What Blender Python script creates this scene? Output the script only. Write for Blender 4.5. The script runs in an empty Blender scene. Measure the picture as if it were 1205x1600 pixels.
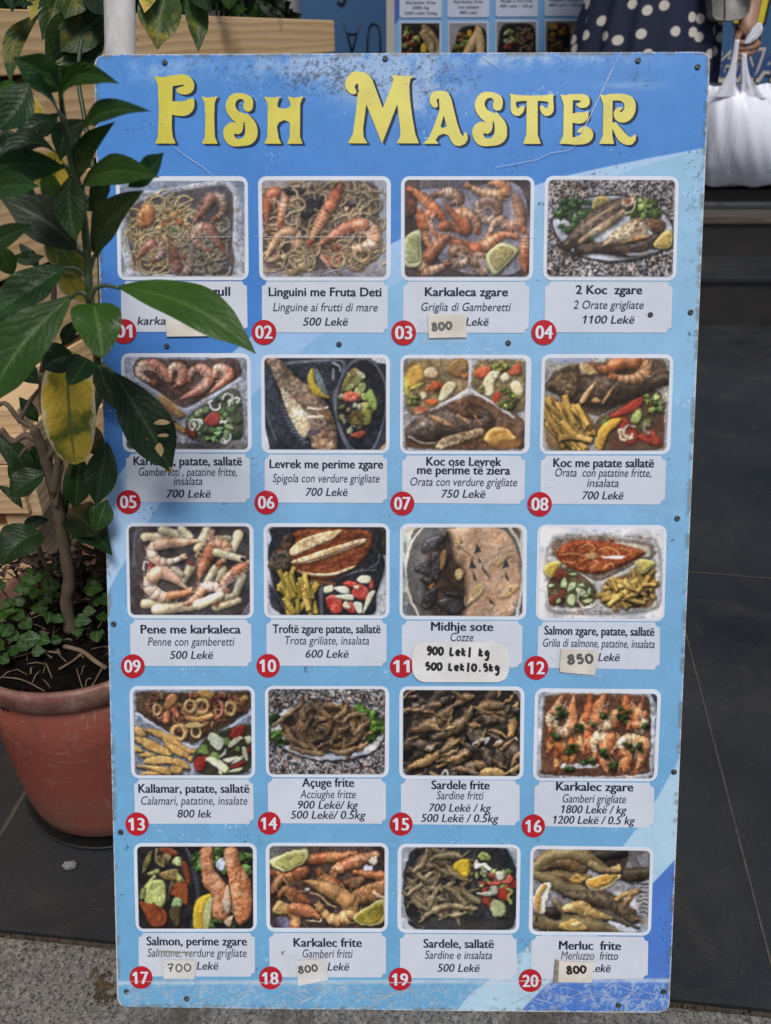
import bpy, bmesh, math, random
import numpy as np
from mathutils import Vector, Matrix

# ---------------------------------------------------------------- camera, sky, sun, exposure
SC = bpy.context.scene
COL = SC.collection
F_PX, CX, CY = 1203.0, 602.5, 800.0          # the photograph is 1205 x 1600
PITCH = math.radians(32.0)
CAM_H = 0.977876
cam = bpy.data.cameras.new('camera')
cam.sensor_fit = 'VERTICAL'; cam.sensor_height = 36.0; cam.lens = 36.0 * F_PX / 1600.0
cam.clip_start = 0.02; cam.clip_end = 300
cam.dof.use_dof = True; cam.dof.focus_distance = 0.93; cam.dof.aperture_fstop = 6.5
cam_ob = bpy.data.objects.new('camera', cam); COL.objects.link(cam_ob)
cam_ob.location = (0, 0, CAM_H); cam_ob.rotation_euler = (math.radians(90) - PITCH, 0, 0)
SC.camera = cam_ob

SUN_EL, SUN_ROT = math.radians(60), math.radians(165)
world = bpy.data.worlds.new('World'); SC.world = world; world.use_nodes = True
nt = world.node_tree; bg = nt.nodes['Background']
sky = nt.nodes.new('ShaderNodeTexSky'); sky.sky_type = 'NISHITA'; sky.sun_disc = False
sky.sun_elevation = SUN_EL; sky.sun_rotation = SUN_ROT; sky.air_density = 1.0; sky.dust_density = 2.5; sky.ozone_density = 1.0
nt.links.new(sky.outputs[0], bg.inputs[0]); bg.inputs[1].default_value = 0.074
sun = bpy.data.lights.new('sun', 'SUN'); sun.energy = 2.4; sun.angle = math.radians(18); sun.color = (1, .955, .89)
sun_ob = bpy.data.objects.new('sun', sun); COL.objects.link(sun_ob)
_sd = Vector((math.sin(SUN_ROT) * math.cos(SUN_EL), math.cos(SUN_ROT) * math.cos(SUN_EL), math.sin(SUN_EL)))
sun_ob.rotation_euler = (-_sd).to_track_quat('-Z', 'Y').to_euler(); sun_ob.location = (0, -3, 6)
SC.view_settings.view_transform = 'Standard'; SC.view_settings.look = 'None'
SC.view_settings.exposure = -0.05; SC.view_settings.gamma = 1.0
SC.render.engine = 'CYCLES'
SC.cycles.max_bounces = 6

# ---------------------------------------------------------------- helpers
R0 = random.Random(7)
SP, CP = math.sin(PITCH), math.cos(PITCH)

def ray(px, py):
    a = (px - CX) / F_PX; b = (CY - py) / F_PX
    return Vector((a, CP + b * SP, b * CP - SP))

def at_y(px, py, y): d = ray(px, py); return Vector((0, 0, CAM_H)) + d * (y / d.y)
def at_z(px, py, z): d = ray(px, py); return Vector((0, 0, CAM_H)) + d * ((z - CAM_H) / d.z)

LEAN, YAW = 0.470857728, -0.0131776121
B_O = Vector((0.00887543, 0.457566356, 0))
_c, _s = math.cos(YAW), math.sin(YAW)
RZ = Matrix(((_c, -_s, 0), (_s, _c, 0), (0, 0, 1)))
BU = RZ @ Vector((1, 0, 0)); BV = RZ @ Vector((0, math.sin(LEAN), math.cos(LEAN))); BN = BU.cross(BV)
B_L = 1.07531626

def bd(px, py):
    """photo point -> (a, b) on the board face, metres from the middle of its lower edge"""
    d = ray(px, py); o = Vector((0, 0, CAM_H)); t = (B_O - o).dot(BN) / d.dot(BN); p = o + d * t - B_O
    return p.dot(BU), p.dot(BV)

def bd_np(X, Y):
    a = (X - CX) / F_PX; b = (CY - Y) / F_PX
    D = np.stack([a, CP + b * SP, b * CP - SP], -1); n = np.array(BN); o = np.array([0, 0, CAM_H]) - np.array(B_O)
    t = -(o @ n) / (D @ n); P = o + D * t[..., None]
    return P @ np.array(BU), P @ np.array(BV)

def lin(c):
    c = np.asarray(c, float)
    return np.where(c <= .04045, c / 12.92, ((c + .055) / 1.055) ** 2.4)

def srgb(*c): return tuple(lin(np.array(c) / 255.0)) + (1,)

def link(o, parent=None):
    COL.objects.link(o)
    if parent is not None: o.parent = parent
    return o

def tag(o, label, cat=None, group=None):
    o['label'] = label
    if cat: o['category'] = cat
    if group: o['group'] = group
    return o

def struct(o): o['kind'] = 'structure'; return o

def empty(name, loc, label, cat, group=None):
    o = bpy.data.objects.new(name, None); o.empty_display_size = .05; o.location = loc
    return tag(link(o), label, cat, group)

def obj(name, me, mat=None, parent=None, loc=None):
    o = bpy.data.objects.new(name, me)
    if mat is not None:
        me.materials.clear()
        for m in (mat if isinstance(mat, (list, tuple)) else [mat]): me.materials.append(m)
    if loc is not None: o.location = loc
    link(o, parent)
    if parent is not None and loc is None and parent.type == 'EMPTY' and not parent.get('board'):   # geometry given in world coordinates
        o.matrix_parent_inverse = Matrix.Translation(-Vector(world_loc(parent)))
    return o

def world_loc(o):
    v = Vector((0, 0, 0))
    while o is not None:
        if o.type == 'EMPTY': v = v + o.location
        o = o.parent
    return v

def pyd(name, V, Fc, smooth=False):
    me = bpy.data.meshes.new(name); me.from_pydata([tuple(v) for v in V], [], Fc); me.update()
    if smooth: me.polygons.foreach_set('use_smooth', [True] * len(me.polygons))
    return me

def bm_mesh(name, bm, smooth=False):
    me = bpy.data.meshes.new(name); bm.normal_update(); bm.to_mesh(me); bm.free()
    if smooth: me.polygons.foreach_set('use_smooth', [True] * len(me.polygons))
    return me

def grid_mesh(name, P, C=None, smooth=True):
    """P: (h, w, 3) points, C: (h, w, 3) linear colours"""
    h, w = P.shape[:2]; me = bpy.data.meshes.new(name); n = h * w
    me.vertices.add(n); me.vertices.foreach_set('co', P.reshape(-1).astype(np.float32))
    i = np.arange(n).reshape(h, w); q = np.stack([i[1:, :-1], i[1:, 1:], i[:-1, 1:], i[:-1, :-1]], -1).reshape(-1)
    m = (h - 1) * (w - 1)
    me.loops.add(m * 4); me.loops.foreach_set('vertex_index', q.astype(np.int32))
    me.polygons.add(m); me.polygons.foreach_set('loop_start', (np.arange(m) * 4).astype(np.int32))
    if smooth: me.polygons.foreach_set('use_smooth', np.ones(m, bool))
    if C is not None:
        a = me.color_attributes.new('print', 'FLOAT_COLOR', 'POINT')
        a.data.foreach_set('color', np.concatenate([C, np.ones((h, w, 1))], -1).reshape(-1).astype(np.float32))
    me.update(calc_edges=True); me.validate()
    return me

def box_into(bm, c, s, rot=None, bev=0):
    r = bmesh.ops.create_cube(bm, size=1.0); M = Matrix.Translation(Vector(c)) @ (rot.to_4x4() if rot is not None else Matrix()) @ Matrix.Diagonal((*s, 1))
    bmesh.ops.transform(bm, matrix=M, verts=r['verts'])
    if bev:
        es = list({e for v in r['verts'] for e in v.link_edges}); bmesh.ops.bevel(bm, geom=es, offset=bev, segments=2, affect='EDGES', profile=.6)
    return bm

def sweep(pts, radii, n=10, cap=True, name='tube'):
    P = [Vector(p) for p in pts]; V = []; Fc = []
    up = Vector((0.31, .2, .93)); m = len(P)
    radii = list(radii) if hasattr(radii, '__len__') else [radii] * m
    for i, p in enumerate(P):
        t = (P[min(i + 1, m - 1)] - P[max(i - 1, 0)]).normalized(); a = t.cross(up)
        if a.length < 1e-3: a = t.cross(Vector((1, 0, 0)))
        a.normalize(); b = t.cross(a)
        for k in range(n):
            q = 2 * math.pi * k / n; V.append(p + (a * math.cos(q) + b * math.sin(q)) * radii[i])
    for i in range(m - 1):
        for k in range(n): Fc.append((i * n + k, i * n + (k + 1) % n, (i + 1) * n + (k + 1) % n, (i + 1) * n + k))
    if cap: Fc.append(tuple(range(n))[::-1]); Fc.append(tuple(range((m - 1) * n, m * n)))
    return V, Fc

def cat3(P, n=6):
    P = [np.array(p, float) for p in P]; m = len(P); out = []
    for i in range(m - 1):
        p0, p1, p2, p3 = P[max(i - 1, 0)], P[i], P[i + 1], P[min(i + 2, m - 1)]
        for k in range(n):
            t = k / n; out.append(.5 * (2 * p1 + (p2 - p0) * t + (2 * p0 - 5 * p1 + 4 * p2 - p3) * t * t + (3 * p1 - p0 - 3 * p2 + p3) * t ** 3))
    out.append(P[-1]); return np.array(out)

class Acc:
    """collects pieces of one mesh"""
    def __init__(s): s.V = []; s.F = []
    def add(s, VF):
        V, Fc = VF; k = len(s.V); s.V += [tuple(v) for v in V]; s.F += [tuple(i + k for i in f) for f in Fc]
    def mesh(s, name, smooth=True): return pyd(name, s.V, s.F, smooth)

# ---------------------------------------------------------------- materials
def new_mat(name):
    m = bpy.data.materials.new(name); m.use_nodes = True
    return m, m.node_tree, m.node_tree.nodes['Principled BSDF']

def N(t, kind, **kw):
    n = t.nodes.new(kind)
    for k, v in kw.items():
        if k in n.inputs: n.inputs[k].default_value = v
        else: setattr(n, k, v)
    return n

def ramp(t, fac, stops):
    r = t.nodes.new('ShaderNodeValToRGB'); cr = r.color_ramp
    while len(cr.elements) < len(stops): cr.elements.new(.5)
    for e, (p, c) in zip(cr.elements, stops): e.position = p; e.color = c if len(c) == 4 else (*c, 1)
    t.links.new(fac, r.inputs[0]); return r.outputs[0]

def mixc(t, fac, a, b, blend='MIX'):
    m = t.nodes.new('ShaderNodeMix'); m.data_type = 'RGBA'; m.blend_type = blend
    for s, v in ((m.inputs[0], fac), (m.inputs[6], a), (m.inputs[7], b)):
        if hasattr(v, 'is_output'): t.links.new(v, s)
        else: s.default_value = v
    return m.outputs[2]

def coords(t, kind='Object', scale=(1, 1, 1)):
    c = t.nodes.new('ShaderNodeTexCoord'); m = t.nodes.new('ShaderNodeMapping'); m.inputs['Scale'].default_value = scale
    t.links.new(c.outputs[kind], m.inputs[0]); return m.outputs[0]

def noise(t, vec, scale, detail=4, rough=.55, dist=0):
    n = N(t, 'ShaderNodeTexNoise', Scale=scale, Detail=detail, Roughness=rough, Distortion=dist)
    if vec is not None: t.links.new(vec, n.inputs['Vector'])
    return n.outputs[0]

def bump(t, b, h, dist, strength=.5):
    n = N(t, 'ShaderNodeBump', Distance=dist, Strength=strength); t.links.new(h, n.inputs['Height']); t.links.new(n.outputs[0], b.inputs['Normal'])

def pm(name, c1, c2=None, scale=20, rough=.5, bmp=0, stretch=(1, 1, 1), spec=.5, lo=.35, hi=.65, metal=0):
    m, t, b = new_mat(name); v = coords(t, 'Object', stretch); n = noise(t, v, scale)
    b.inputs['Base Color'].default_value = c1
    if c2 is not None: t.links.new(ramp(t, n, [(lo, c1), (hi, c2)]), b.inputs['Base Color'])
    b.inputs['Roughness'].default_value = rough; b.inputs['Specular IOR Level'].default_value = spec; b.inputs['Metallic'].default_value = metal
    if bmp: bump(t, b, n, bmp)
    return m
# ---------------------------------------------------------------- print painter
# The printed food pictures of the board are painted shape by shape (tubes,
# blobs, flecks) and stored as the print colours of finely divided flat sheets.
def hsh(ix, iy, s):
    n = (ix.astype(np.int64) * 374761393 + iy.astype(np.int64) * 668265263 + int(s) * 1442695041) & 0xffffffff
    n = ((n ^ (n >> 13)) * 1274126177) & 0xffffffff
    n = ((n ^ (n >> 15)) * 2246822519) & 0xffffffff
    n = n ^ (n >> 16)
    return n / 4294967296.0

def vnoise(x, y, s=0):
    ix = np.floor(x); iy = np.floor(y); fx = x - ix; fy = y - iy
    fx = fx * fx * (3 - 2 * fx); fy = fy * fy * (3 - 2 * fy)
    a = hsh(ix, iy, s); b = hsh(ix + 1, iy, s); c = hsh(ix, iy + 1, s); d = hsh(ix + 1, iy + 1, s)
    return (a * (1 - fx) + b * fx) * (1 - fy) + (c * (1 - fx) + d * fx) * fy

def fbm(x, y, sc, s=0, o=3):
    v = 0; a = .5; t = 0
    for k in range(o):
        v = v + a * vnoise(x / sc + 17.3 * k, y / sc - 9.1 * k, s + k); t += a; a *= .55; sc *= .5
    return v / t

def catmull(P, n=7, closed=False):
    P = np.asarray(P, float); m = len(P)
    if m < 3: return np.vstack([P[0] + (P[-1] - P[0]) * t for t in np.linspace(0, 1, n)])
    out = []
    rng = range(m) if closed else range(m - 1)
    for i in rng:
        if closed: p0, p1, p2, p3 = P[i - 1], P[i], P[(i + 1) % m], P[(i + 2) % m]
        else: p0, p1, p2, p3 = P[max(i - 1, 0)], P[i], P[i + 1], P[min(i + 2, m - 1)]
        for k in range(n):
            t = k / n
            out.append(.5 * (2 * p1 + (p2 - p0) * t + (2 * p0 - 5 * p1 + 4 * p2 - p3) * t * t + (3 * p1 - p0 - 3 * p2 + p3) * t ** 3))
    if not closed: out.append(P[-1])
    return np.array(out)

def col(c): return np.array(c, float) / 255.0

def poly_sd(X, Y, P):
    inside = np.zeros(X.shape, bool); d2 = np.full(X.shape, 1e18); m = len(P)
    for i in range(m):
        x1, y1 = P[i]; x2, y2 = P[(i + 1) % m]
        ex, ey = x2 - x1, y2 - y1; L = ex * ex + ey * ey + 1e-9
        t = np.clip(((X - x1) * ex + (Y - y1) * ey) / L, 0, 1)
        dx = X - x1 - t * ex; dy = Y - y1 - t * ey
        d2 = np.minimum(d2, dx * dx + dy * dy)
        if y1 != y2:
            c = ((Y < y1) != (Y < y2)) & (X < ex * (Y - y1) / (y2 - y1) + x1)
            inside ^= c
    d = np.sqrt(d2)
    return np.where(inside, d, -d)

def tube_q(X, Y, P, R):
    q = np.full(X.shape, 1e9); u = np.zeros(X.shape); sx = np.zeros(X.shape); sy = np.zeros(X.shape); rr = np.ones(X.shape)
    seg = np.hypot(*(P[1:] - P[:-1]).T); cum = np.r_[0, np.cumsum(seg)]; tot = cum[-1] + 1e-9
    for i in range(len(P) - 1):
        x1, y1 = P[i]; x2, y2 = P[i + 1]; ex, ey = x2 - x1, y2 - y1; L = ex * ex + ey * ey + 1e-9
        t = np.clip(((X - x1) * ex + (Y - y1) * ey) / L, 0, 1)
        dx = X - x1 - t * ex; dy = Y - y1 - t * ey
        r = R[i] + (R[i + 1] - R[i]) * t + 1e-6
        d = np.hypot(dx, dy) / r
        b = d < q
        q = np.where(b, d, q); u = np.where(b, (cum[i] + t * seg[i]) / tot, u)
        sx = np.where(b, dx / r, sx); sy = np.where(b, dy / r, sy); rr = np.where(b, r, rr)
    return q, u, sx, sy, rr

LX, LY, LZ = -.38, -.62, .69

class Pic:
    def __init__(s, X, Y, seed):
        s.X, s.Y = X, Y; s.C = np.zeros(X.shape + (3,)); s.rn = random.Random(seed); s.seed = seed
        s.xs = X.mean(0); s.ys = Y.mean(1); s.sp = abs(s.xs[1] - s.xs[0])
        s.n1 = fbm(X, Y, 20, seed, 3); s.n2 = fbm(X, Y, 90, seed + 7, 3); s.n3 = vnoise(X / 9, Y / 9, seed + 3)
    def box(s, P, m):
        x0, y0 = P.min(0) - m - 14; x1, y1 = P.max(0) + m + 14
        j0, j1 = np.searchsorted(s.xs, [x0, x1]); i0, i1 = np.searchsorted(s.ys, [y0, y1])
        if j1 - j0 < 1 or i1 - i0 < 1: return None
        return (slice(i0, i1), slice(j0, j1))
    def put(s, sl, m, c): s.C[sl] = s.C[sl] * (1 - m[..., None]) + c * m[..., None]
    def fill(s, c, tex=.15, c2=None):
        f = 1 + tex * 2 * (s.n1 - .5); c = col(c)[None, None] * np.ones(s.C.shape)
        if c2 is not None: k = np.clip((s.n2 - .35) * 3, 0, 1)[..., None]; c = c * (1 - k) + col(c2) * k
        s.C[:] = c * f[..., None]
    def mat(s, sl, c, c2, tex, mott, u=None):
        n1 = s.n1[sl]; k = np.clip((s.n2[sl] * .5 + n1 * .5 - .5) * 4 + mott, 0, 1)[..., None] if c2 is not None else 0
        base = col(c) * np.ones(n1.shape + (3,))
        if c2 is not None: base = base * (1 - k) + col(c2) * k
        return base * (1 + tex * (2 * n1 - 1) * .5 + tex * .16 * (2 * s.n3[sl] - 1))[..., None]
    def tube(s, pts, r, c, c2=None, bands=0, bs=.3, tex=.14, spec=.18, sh=.32, mott=.5, smooth=True, grad=None):
        P = np.asarray(pts, float); r = np.asarray(r, float) * np.ones(len(P)) if np.ndim(r) == 0 else np.asarray(r, float)
        if len(r) != len(P): r = np.interp(np.linspace(0, 1, len(P)), np.linspace(0, 1, len(r)), r)
        Q = catmull(np.c_[P, r], 6) if smooth and len(P) > 2 else np.c_[P, r]
        R = np.maximum(Q[:, 2], .5); Q = Q[:, :2]; sl = s.box(Q, R.max() * 1.5)
        if sl is None: return
        X, Y = s.X[sl], s.Y[sl]; q, u, nx, ny, rr = tube_q(X, Y, Q, R)
        if sh:
            q2, _, _, _, r2 = tube_q(X - 5, Y - 8, Q, R)
            s.C[sl] *= (1 - sh * np.clip((1.35 - q2) / .5, 0, 1))[..., None]
        m = np.clip((1 - q) * rr / s.sp + .5, 0, 1)
        nz = np.sqrt(np.clip(1 - q * q, 0, 1)); lam = nx * LX + ny * LY + nz * LZ
        L = .66 + .46 * np.clip(lam, -.3, 1)
        b = s.mat(sl, c, c2, tex, mott)
        if grad is not None: b = b * (1 - u[..., None]) + (b * col(grad) / np.maximum(col(c), .05)) * u[..., None]
        if bands:
            ph = (u * bands) % 1.0
            L = L * (1 - bs * np.clip(1 - np.abs(ph - .5) * 7, 0, 1)) * (1 + .22 * bs * np.sin(ph * 6.283))
        b = b * L[..., None] + spec * (np.clip(nx * -.2 + ny * -.36 + nz * .91, 0, 1) ** 18)[..., None] * (.4 + .9 * s.n3[sl][..., None])
        s.put(sl, m, np.clip(b, 0, 1.1))
    def line(s, pts, w, c, a=1.):
        Q = catmull(pts, 6) if len(pts) > 2 else np.asarray(pts, float); sl = s.box(Q, w * 2)
        if sl is None: return
        q, u, *_ = tube_q(s.X[sl], s.Y[sl], Q, np.full(len(Q), w))
        s.put(sl, np.clip((1 - q) * w / s.sp + .5, 0, 1) * a * min(1, w * 2 / s.sp), col(c) * np.ones(s.C[sl].shape))
    def blob(s, pts, c, c2=None, rnd=30, tex=.14, spec=.12, sh=.28, mott=.5, smooth=True, k=1., edge=None, ew=8):
        P = catmull(pts, 5, True) if smooth else np.asarray(pts, float); sl = s.box(P, 24)
        if sl is None: return
        X, Y = s.X[sl], s.Y[sl]; d = poly_sd(X, Y, P)
        if sh: s.C[sl] *= (1 - sh * np.clip((poly_sd(X - 5, Y - 9, P) + 12) / 20, 0, 1))[..., None]
        m = np.clip(d / s.sp + .5, 0, 1)
        t = np.clip(d / rnd, 0, 1); h = np.sqrt(1 - (1 - t) ** 2) * rnd + (s.n1[sl] - .5) * rnd * .3 * k
        if min(h.shape) > 2:
            gy, gx = np.gradient(h, s.sp)
        else: gx = gy = np.zeros(h.shape)
        nn = 1 / np.sqrt(1 + gx * gx + gy * gy); lam = (-gx * LX - gy * LY + LZ) * nn
        L = .58 + .54 * np.clip(lam, -.2, 1)
        b = s.mat(sl, c, c2, tex, mott) * (1 - k + k * L)[..., None]
        b += spec * (np.clip((gx * .2 + gy * .36 + .91) * nn, 0, 1) ** 18)[..., None] * s.n3[sl][..., None]
        if edge is not None:
            e = np.clip((ew - d) / s.sp + .5, 0, 1)[..., None]; b = b * (1 - e) + col(edge) * e
        s.put(sl, m, np.clip(b, 0, 1.1))
    def flat(s, pts, c, c2=None, tex=.1, smooth=False, soft=0., a=1.):
        s_ = max(s.sp, soft); P = catmull(pts, 5, True) if smooth else np.asarray(pts, float); sl = s.box(P, soft)
        if sl is None: return
        m = np.clip(poly_sd(s.X[sl], s.Y[sl], P) / s_ + .5, 0, 1) * a
        s.put(sl, m, s.mat(sl, c, c2, tex, .5))
    def inpoly(s, P):
        P = np.asarray(P, float); a = P.min(0); b = P.max(0)
        for _ in range(200):
            x = s.rn.uniform(a[0], b[0]); y = s.rn.uniform(a[1], b[1])
            if poly_sd(np.array([x]), np.array([y]), P)[0] > 0: return x, y
        return tuple(P.mean(0))
    # ---------------------------------------------------- food vocabulary
    def granite(s):
        a = vnoise(s.X / 13, s.Y / 13, s.seed); b = vnoise(s.X / 9, s.Y / 9, s.seed + 5); c = s.n2
        g = np.clip((a * .6 + b * .4 - .33) * 2.6, 0, 1)
        s.C[:] = col((48, 47, 52)) * (1 - g[..., None]) + col((186, 180, 178)) * g[..., None]
        s.C *= (.8 + .45 * c)[..., None]
        k = np.clip((vnoise(s.X / 30, s.Y / 30, s.seed + 9) - .6) * 4, 0, .7)[..., None]
        s.C = s.C * (1 - k) + s.C * col((255, 205, 180)) * k
    def foil(s, P, c=(165, 170, 182), smooth=True, soft=0):
        P = catmull(P, 5, True) if smooth else np.asarray(P, float); sl = s.box(P, 10)
        if sl is None: return
        m = np.clip(poly_sd(s.X[sl], s.Y[sl], P) / s.sp + .5, 0, 1)
        f = .70 + .42 * vnoise(s.X[sl] / 15, s.Y[sl] / 15, s.seed + 2) * (.5 + s.n2[sl])
        s.put(sl, m, np.clip(col(c) * f[..., None], 0, 1))
    def ring(s, P, w, c=(190, 196, 208), rid=60):
        P = catmull(P, 6, True); P = np.vstack([P, P[:1]]); sl = s.box(P, w * 2)
        if sl is None: return
        q, u, nx, ny, rr = tube_q(s.X[sl], s.Y[sl], P, np.full(len(P), float(w)))
        m = np.clip((1 - q) * w / s.sp + .5, 0, 1)
        f = .62 + .3 * np.clip(nx * LX + ny * LY + .6, 0, 1) + .45 * (vnoise(u * rid * 2, q * 2, s.seed) - .4)
        s.put(sl, m, np.clip(col(c) * f[..., None], 0, 1))
    def shrimp(s, pts, r, c=(205, 138, 104), c2=(226, 186, 158), head=(176, 96, 66), n=8, legs=True, ant=True, side=1, dark=1.):
        P = catmull(pts, 5); k = len(P); prof = np.interp(np.linspace(0, 1, k), [0, .06, .16, .35, .6, .78, .92, 1], [.55, .42, .62, .95, 1., .92, .5, .12]) * r
        c = tuple(v * dark for v in c); c2 = tuple(v * dark for v in c2); head = tuple(v * dark for v in head)
        if ant:
            d = P[-1] - P[-4]; d = d / (np.hypot(*d) + 1e-6); nrm = np.array([-d[1], d[0]])
            for i in range(4):
                a = s.rn.uniform(-.9, .9); L = s.rn.uniform(1.6, 3.4) * r
                s.line([P[-3], P[-1] + d * L * .5 + nrm * a * L * .35, P[-1] + d * L * .8 + nrm * a * L * 1.0], 2.6, tuple(.9 * np.array(head)), .75)
        s.tube(P[:int(k * .7)], prof[:int(k * .7)], c, c2, bands=n, bs=.42, smooth=False, spec=.22, mott=.5)
        s.tube(P[int(k * .6):], prof[int(k * .6):], head, c, smooth=False, bands=2, bs=.2, spec=.2, mott=.3)
        if legs:
            for i in range(7):
                j = int(k * (.35 + .075 * i)); j = min(j, k - 2); t = P[j + 1] - P[j]; t = t / (np.hypot(*t) + 1e-6)
                nr = np.array([-t[1], t[0]]) * side
                a = P[j] + nr * prof[j] * .55
                s.line([a, a + nr * r * .55 + t * r * .4, a + nr * r * .6 + t * r * 1.0], 3.4, tuple(np.clip(np.array(c2) * 1.0, 0, 255)), .85)
        for i in (-1, 1):
            t = P[0] - P[2]; t = t / (np.hypot(*t) + 1e-6); nr = np.array([-t[1], t[0]])
            s.tube([P[1], P[0] + t * r * .5 + nr * i * r * .32], [r * .34, r * .16], head, None, sh=.2)
    def noodles(s, reg, n, w=9, c=(176, 152, 118), r=(26, 85), dark=1.):
        for i in range(n):
            x, y = s.inpoly(reg); R = s.rn.uniform(*r); a = s.rn.uniform(0, 6.28); b = s.rn.uniform(1.6, 5.2); e = s.rn.uniform(.55, 1)
            t = s.rn.uniform(0, 3.14)
            pts = []
            for k in range(7):
                q = a + b * k / 6; px, py = R * math.cos(q), R * e * math.sin(q) + k * s.rn.uniform(-2, 4)
                pts.append((x + px * math.cos(t) - py * math.sin(t), y + px * math.sin(t) + py * math.cos(t)))
            f = s.rn.uniform(.75, 1.15) * dark
            s.tube(pts, w * s.rn.uniform(.8, 1.15), tuple(v * f for v in c), None, tex=.08, spec=.12, sh=.28)
    def fries(s, reg, n, L=(110, 190), w=(16, 24), ang=(0, 3.14), c=(216, 178, 92), c2=(196, 146, 60)):
        for i in range(n):
            x, y = s.inpoly(reg); a = s.rn.uniform(*ang); l = s.rn.uniform(*L) / 2; r = s.rn.uniform(*w); f = s.rn.uniform(.8, 1.12)
            dx, dy = math.cos(a) * l, math.sin(a) * l; b = s.rn.uniform(-.12, .12) * l
            nx, ny = -math.sin(a) * r, math.cos(a) * r
            s.blob([(x - dx - nx, y - dy - ny), (x - nx + b * .3, y - ny + b), (x + dx - nx, y + dy - ny), (x + dx + nx, y + dy + ny), (x + nx, y + ny + b), (x - dx + nx, y - dy + ny)],
                   tuple(v * f for v in c), tuple(v * f for v in c2), rnd=r * .8, smooth=False, tex=.12, sh=.6, mott=.3, spec=.08)
    def chips(s, reg, n, cols, size=(24, 50), rnd=14, spec=.15):
        for i in range(n):
            x, y = s.inpoly(reg); R = s.rn.uniform(*size); k = s.rn.randint(5, 7); a0 = s.rn.uniform(0, 6.28); e = s.rn.uniform(.45, 1); t = s.rn.uniform(0, 3.14)
            pts = []
            for j in range(k):
                q = a0 + 6.283 * j / k; rr = R * s.rn.uniform(.7, 1.15); px, py = rr * math.cos(q), rr * e * math.sin(q)
                pts.append((x + px * math.cos(t) - py * math.sin(t), y + px * math.sin(t) + py * math.cos(t)))
            c = s.rn.choice(cols); f = s.rn.uniform(.85, 1.12)
            s.blob(pts, tuple(v * f for v in c), tuple(v * f * .82 for v in c), rnd=rnd, tex=.12, spec=spec, smooth=s.rn.random() < .6)
    def onion(s, reg, n, w=9, c=(214, 212, 196), r=(30, 60)):
        s.noodles(reg, n, w, c, r)
    def lettuce(s, reg, n, c=(88, 128, 48), c2=(140, 172, 78), size=(34, 60)):
        for i in range(n):
            x, y = s.inpoly(reg); R = s.rn.uniform(*size); k = 11; a0 = s.rn.uniform(0, 6.28); pts = []
            for j in range(k):
                q = a0 + 6.283 * j / k; rr = R * (s.rn.uniform(.85, 1.15) if j % 2 else s.rn.uniform(.5, .8)); pts.append((x + rr * math.cos(q), y + rr * .85 * math.sin(q)))
            f = s.rn.uniform(.6, 1.2)
            s.blob(pts, tuple(v * f for v in c), tuple(min(255, v * f) for v in c2), rnd=22, tex=.3, sh=.5, spec=.06)
    def lemon(s, pts, rind=(206, 190, 60), pulp=(214, 196, 110), pith=(228, 222, 180)):
        P = np.asarray(pts, float); c = P.mean(0)
        s.blob(pts, rind, None, rnd=16, sh=.6, tex=.06)
        s.blob([tuple(c + (p - c) * .9) for p in P], pith, None, rnd=8, sh=0, tex=.05)
        s.blob([tuple(c + (p - c) * .76) for p in P], pulp, tuple(.86 * np.array(pulp)), rnd=14, sh=0, tex=.2, spec=.2)
        for p in P[::2]: s.line([c, c + (p - c) * .74], 2.5, pith, .6)
    def fish(s, pts, rad, c=(92, 78, 66), c2=(150, 128, 100), char=.6, tail=True, eye=None, belly=None):
        if tail:
            a = np.array(pts[0], float); b = np.array(pts[1], float); t = (a - b) / (np.hypot(*(a - b)) + 1e-6); n = np.array([-t[1], t[0]]); w = rad[0]
            s.blob([a + n * w * .6 - t * w, a + t * w * 2.2 + n * w * 1.9, a + t * w * 1.6, a + t * w * 2.4 - n * w * 1.7, a - n * w * .6 - t * w], tuple(.75 * np.array(c)), c, rnd=10, smooth=False, tex=.35)
        s.tube(pts, rad, c, c2, tex=.42, spec=.14, sh=.6, mott=.3)
        if belly is not None: s.tube([(p[0] + belly[0], p[1] + belly[1]) for p in pts[1:-1]], [r * .35 for r in rad[1:-1]], belly[2], c2, tex=.3, sh=0, spec=.1)
        if eye: s.blob([(eye[0] - 14, eye[1]), (eye[0], eye[1] - 14), (eye[0] + 14, eye[1]), (eye[0], eye[1] + 14)], (176, 150, 110), (60, 45, 35), rnd=8, sh=.4)
    def finish(s, amp=.3):
        """organic edges (a small warp), wet glints, uneven light and colour, camera contrast"""
        h, w = s.X.shape; sx = s.sp; sy = abs(s.ys[1] - s.ys[0]); e = s.seed + 40
        def wv(sc, q): return vnoise(s.X / sc, s.Y / sc, e + q) - .5
        dx = amp * (wv(34, 0) * 22 + wv(15, 1) * 12) / sx; dy = amp * (wv(34, 2) * 22 + wv(15, 3) * 12) / sy
        jj = np.clip(np.arange(w)[None, :] + dx, 0, w - 1.001); ii = np.clip(np.arange(h)[:, None] + dy, 0, h - 1.001)
        i0 = ii.astype(int); j0 = jj.astype(int); fi = (ii - i0)[..., None]; fj = (jj - j0)[..., None]; C = s.C
        C = (C[i0, j0] * (1 - fj) + C[i0, j0 + 1] * fj) * (1 - fi) + (C[i0 + 1, j0] * (1 - fj) + C[i0 + 1, j0 + 1] * fj) * fi
        lum = C.mean(-1, keepdims=True)
        g = np.clip((fbm(s.X, s.Y, 22, e + 5, 2) - .66) * 5, 0, 1) * np.clip((lum[..., 0] - .22) * 4, 0, 1) * (lum[..., 0] < .75)
        C = C + (g * .13)[..., None]
        d = np.clip((fbm(s.X, s.Y, 24, e + 6, 2) - .64) * 5, 0, 1); C = C * (1 - .2 * d)[..., None]
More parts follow.
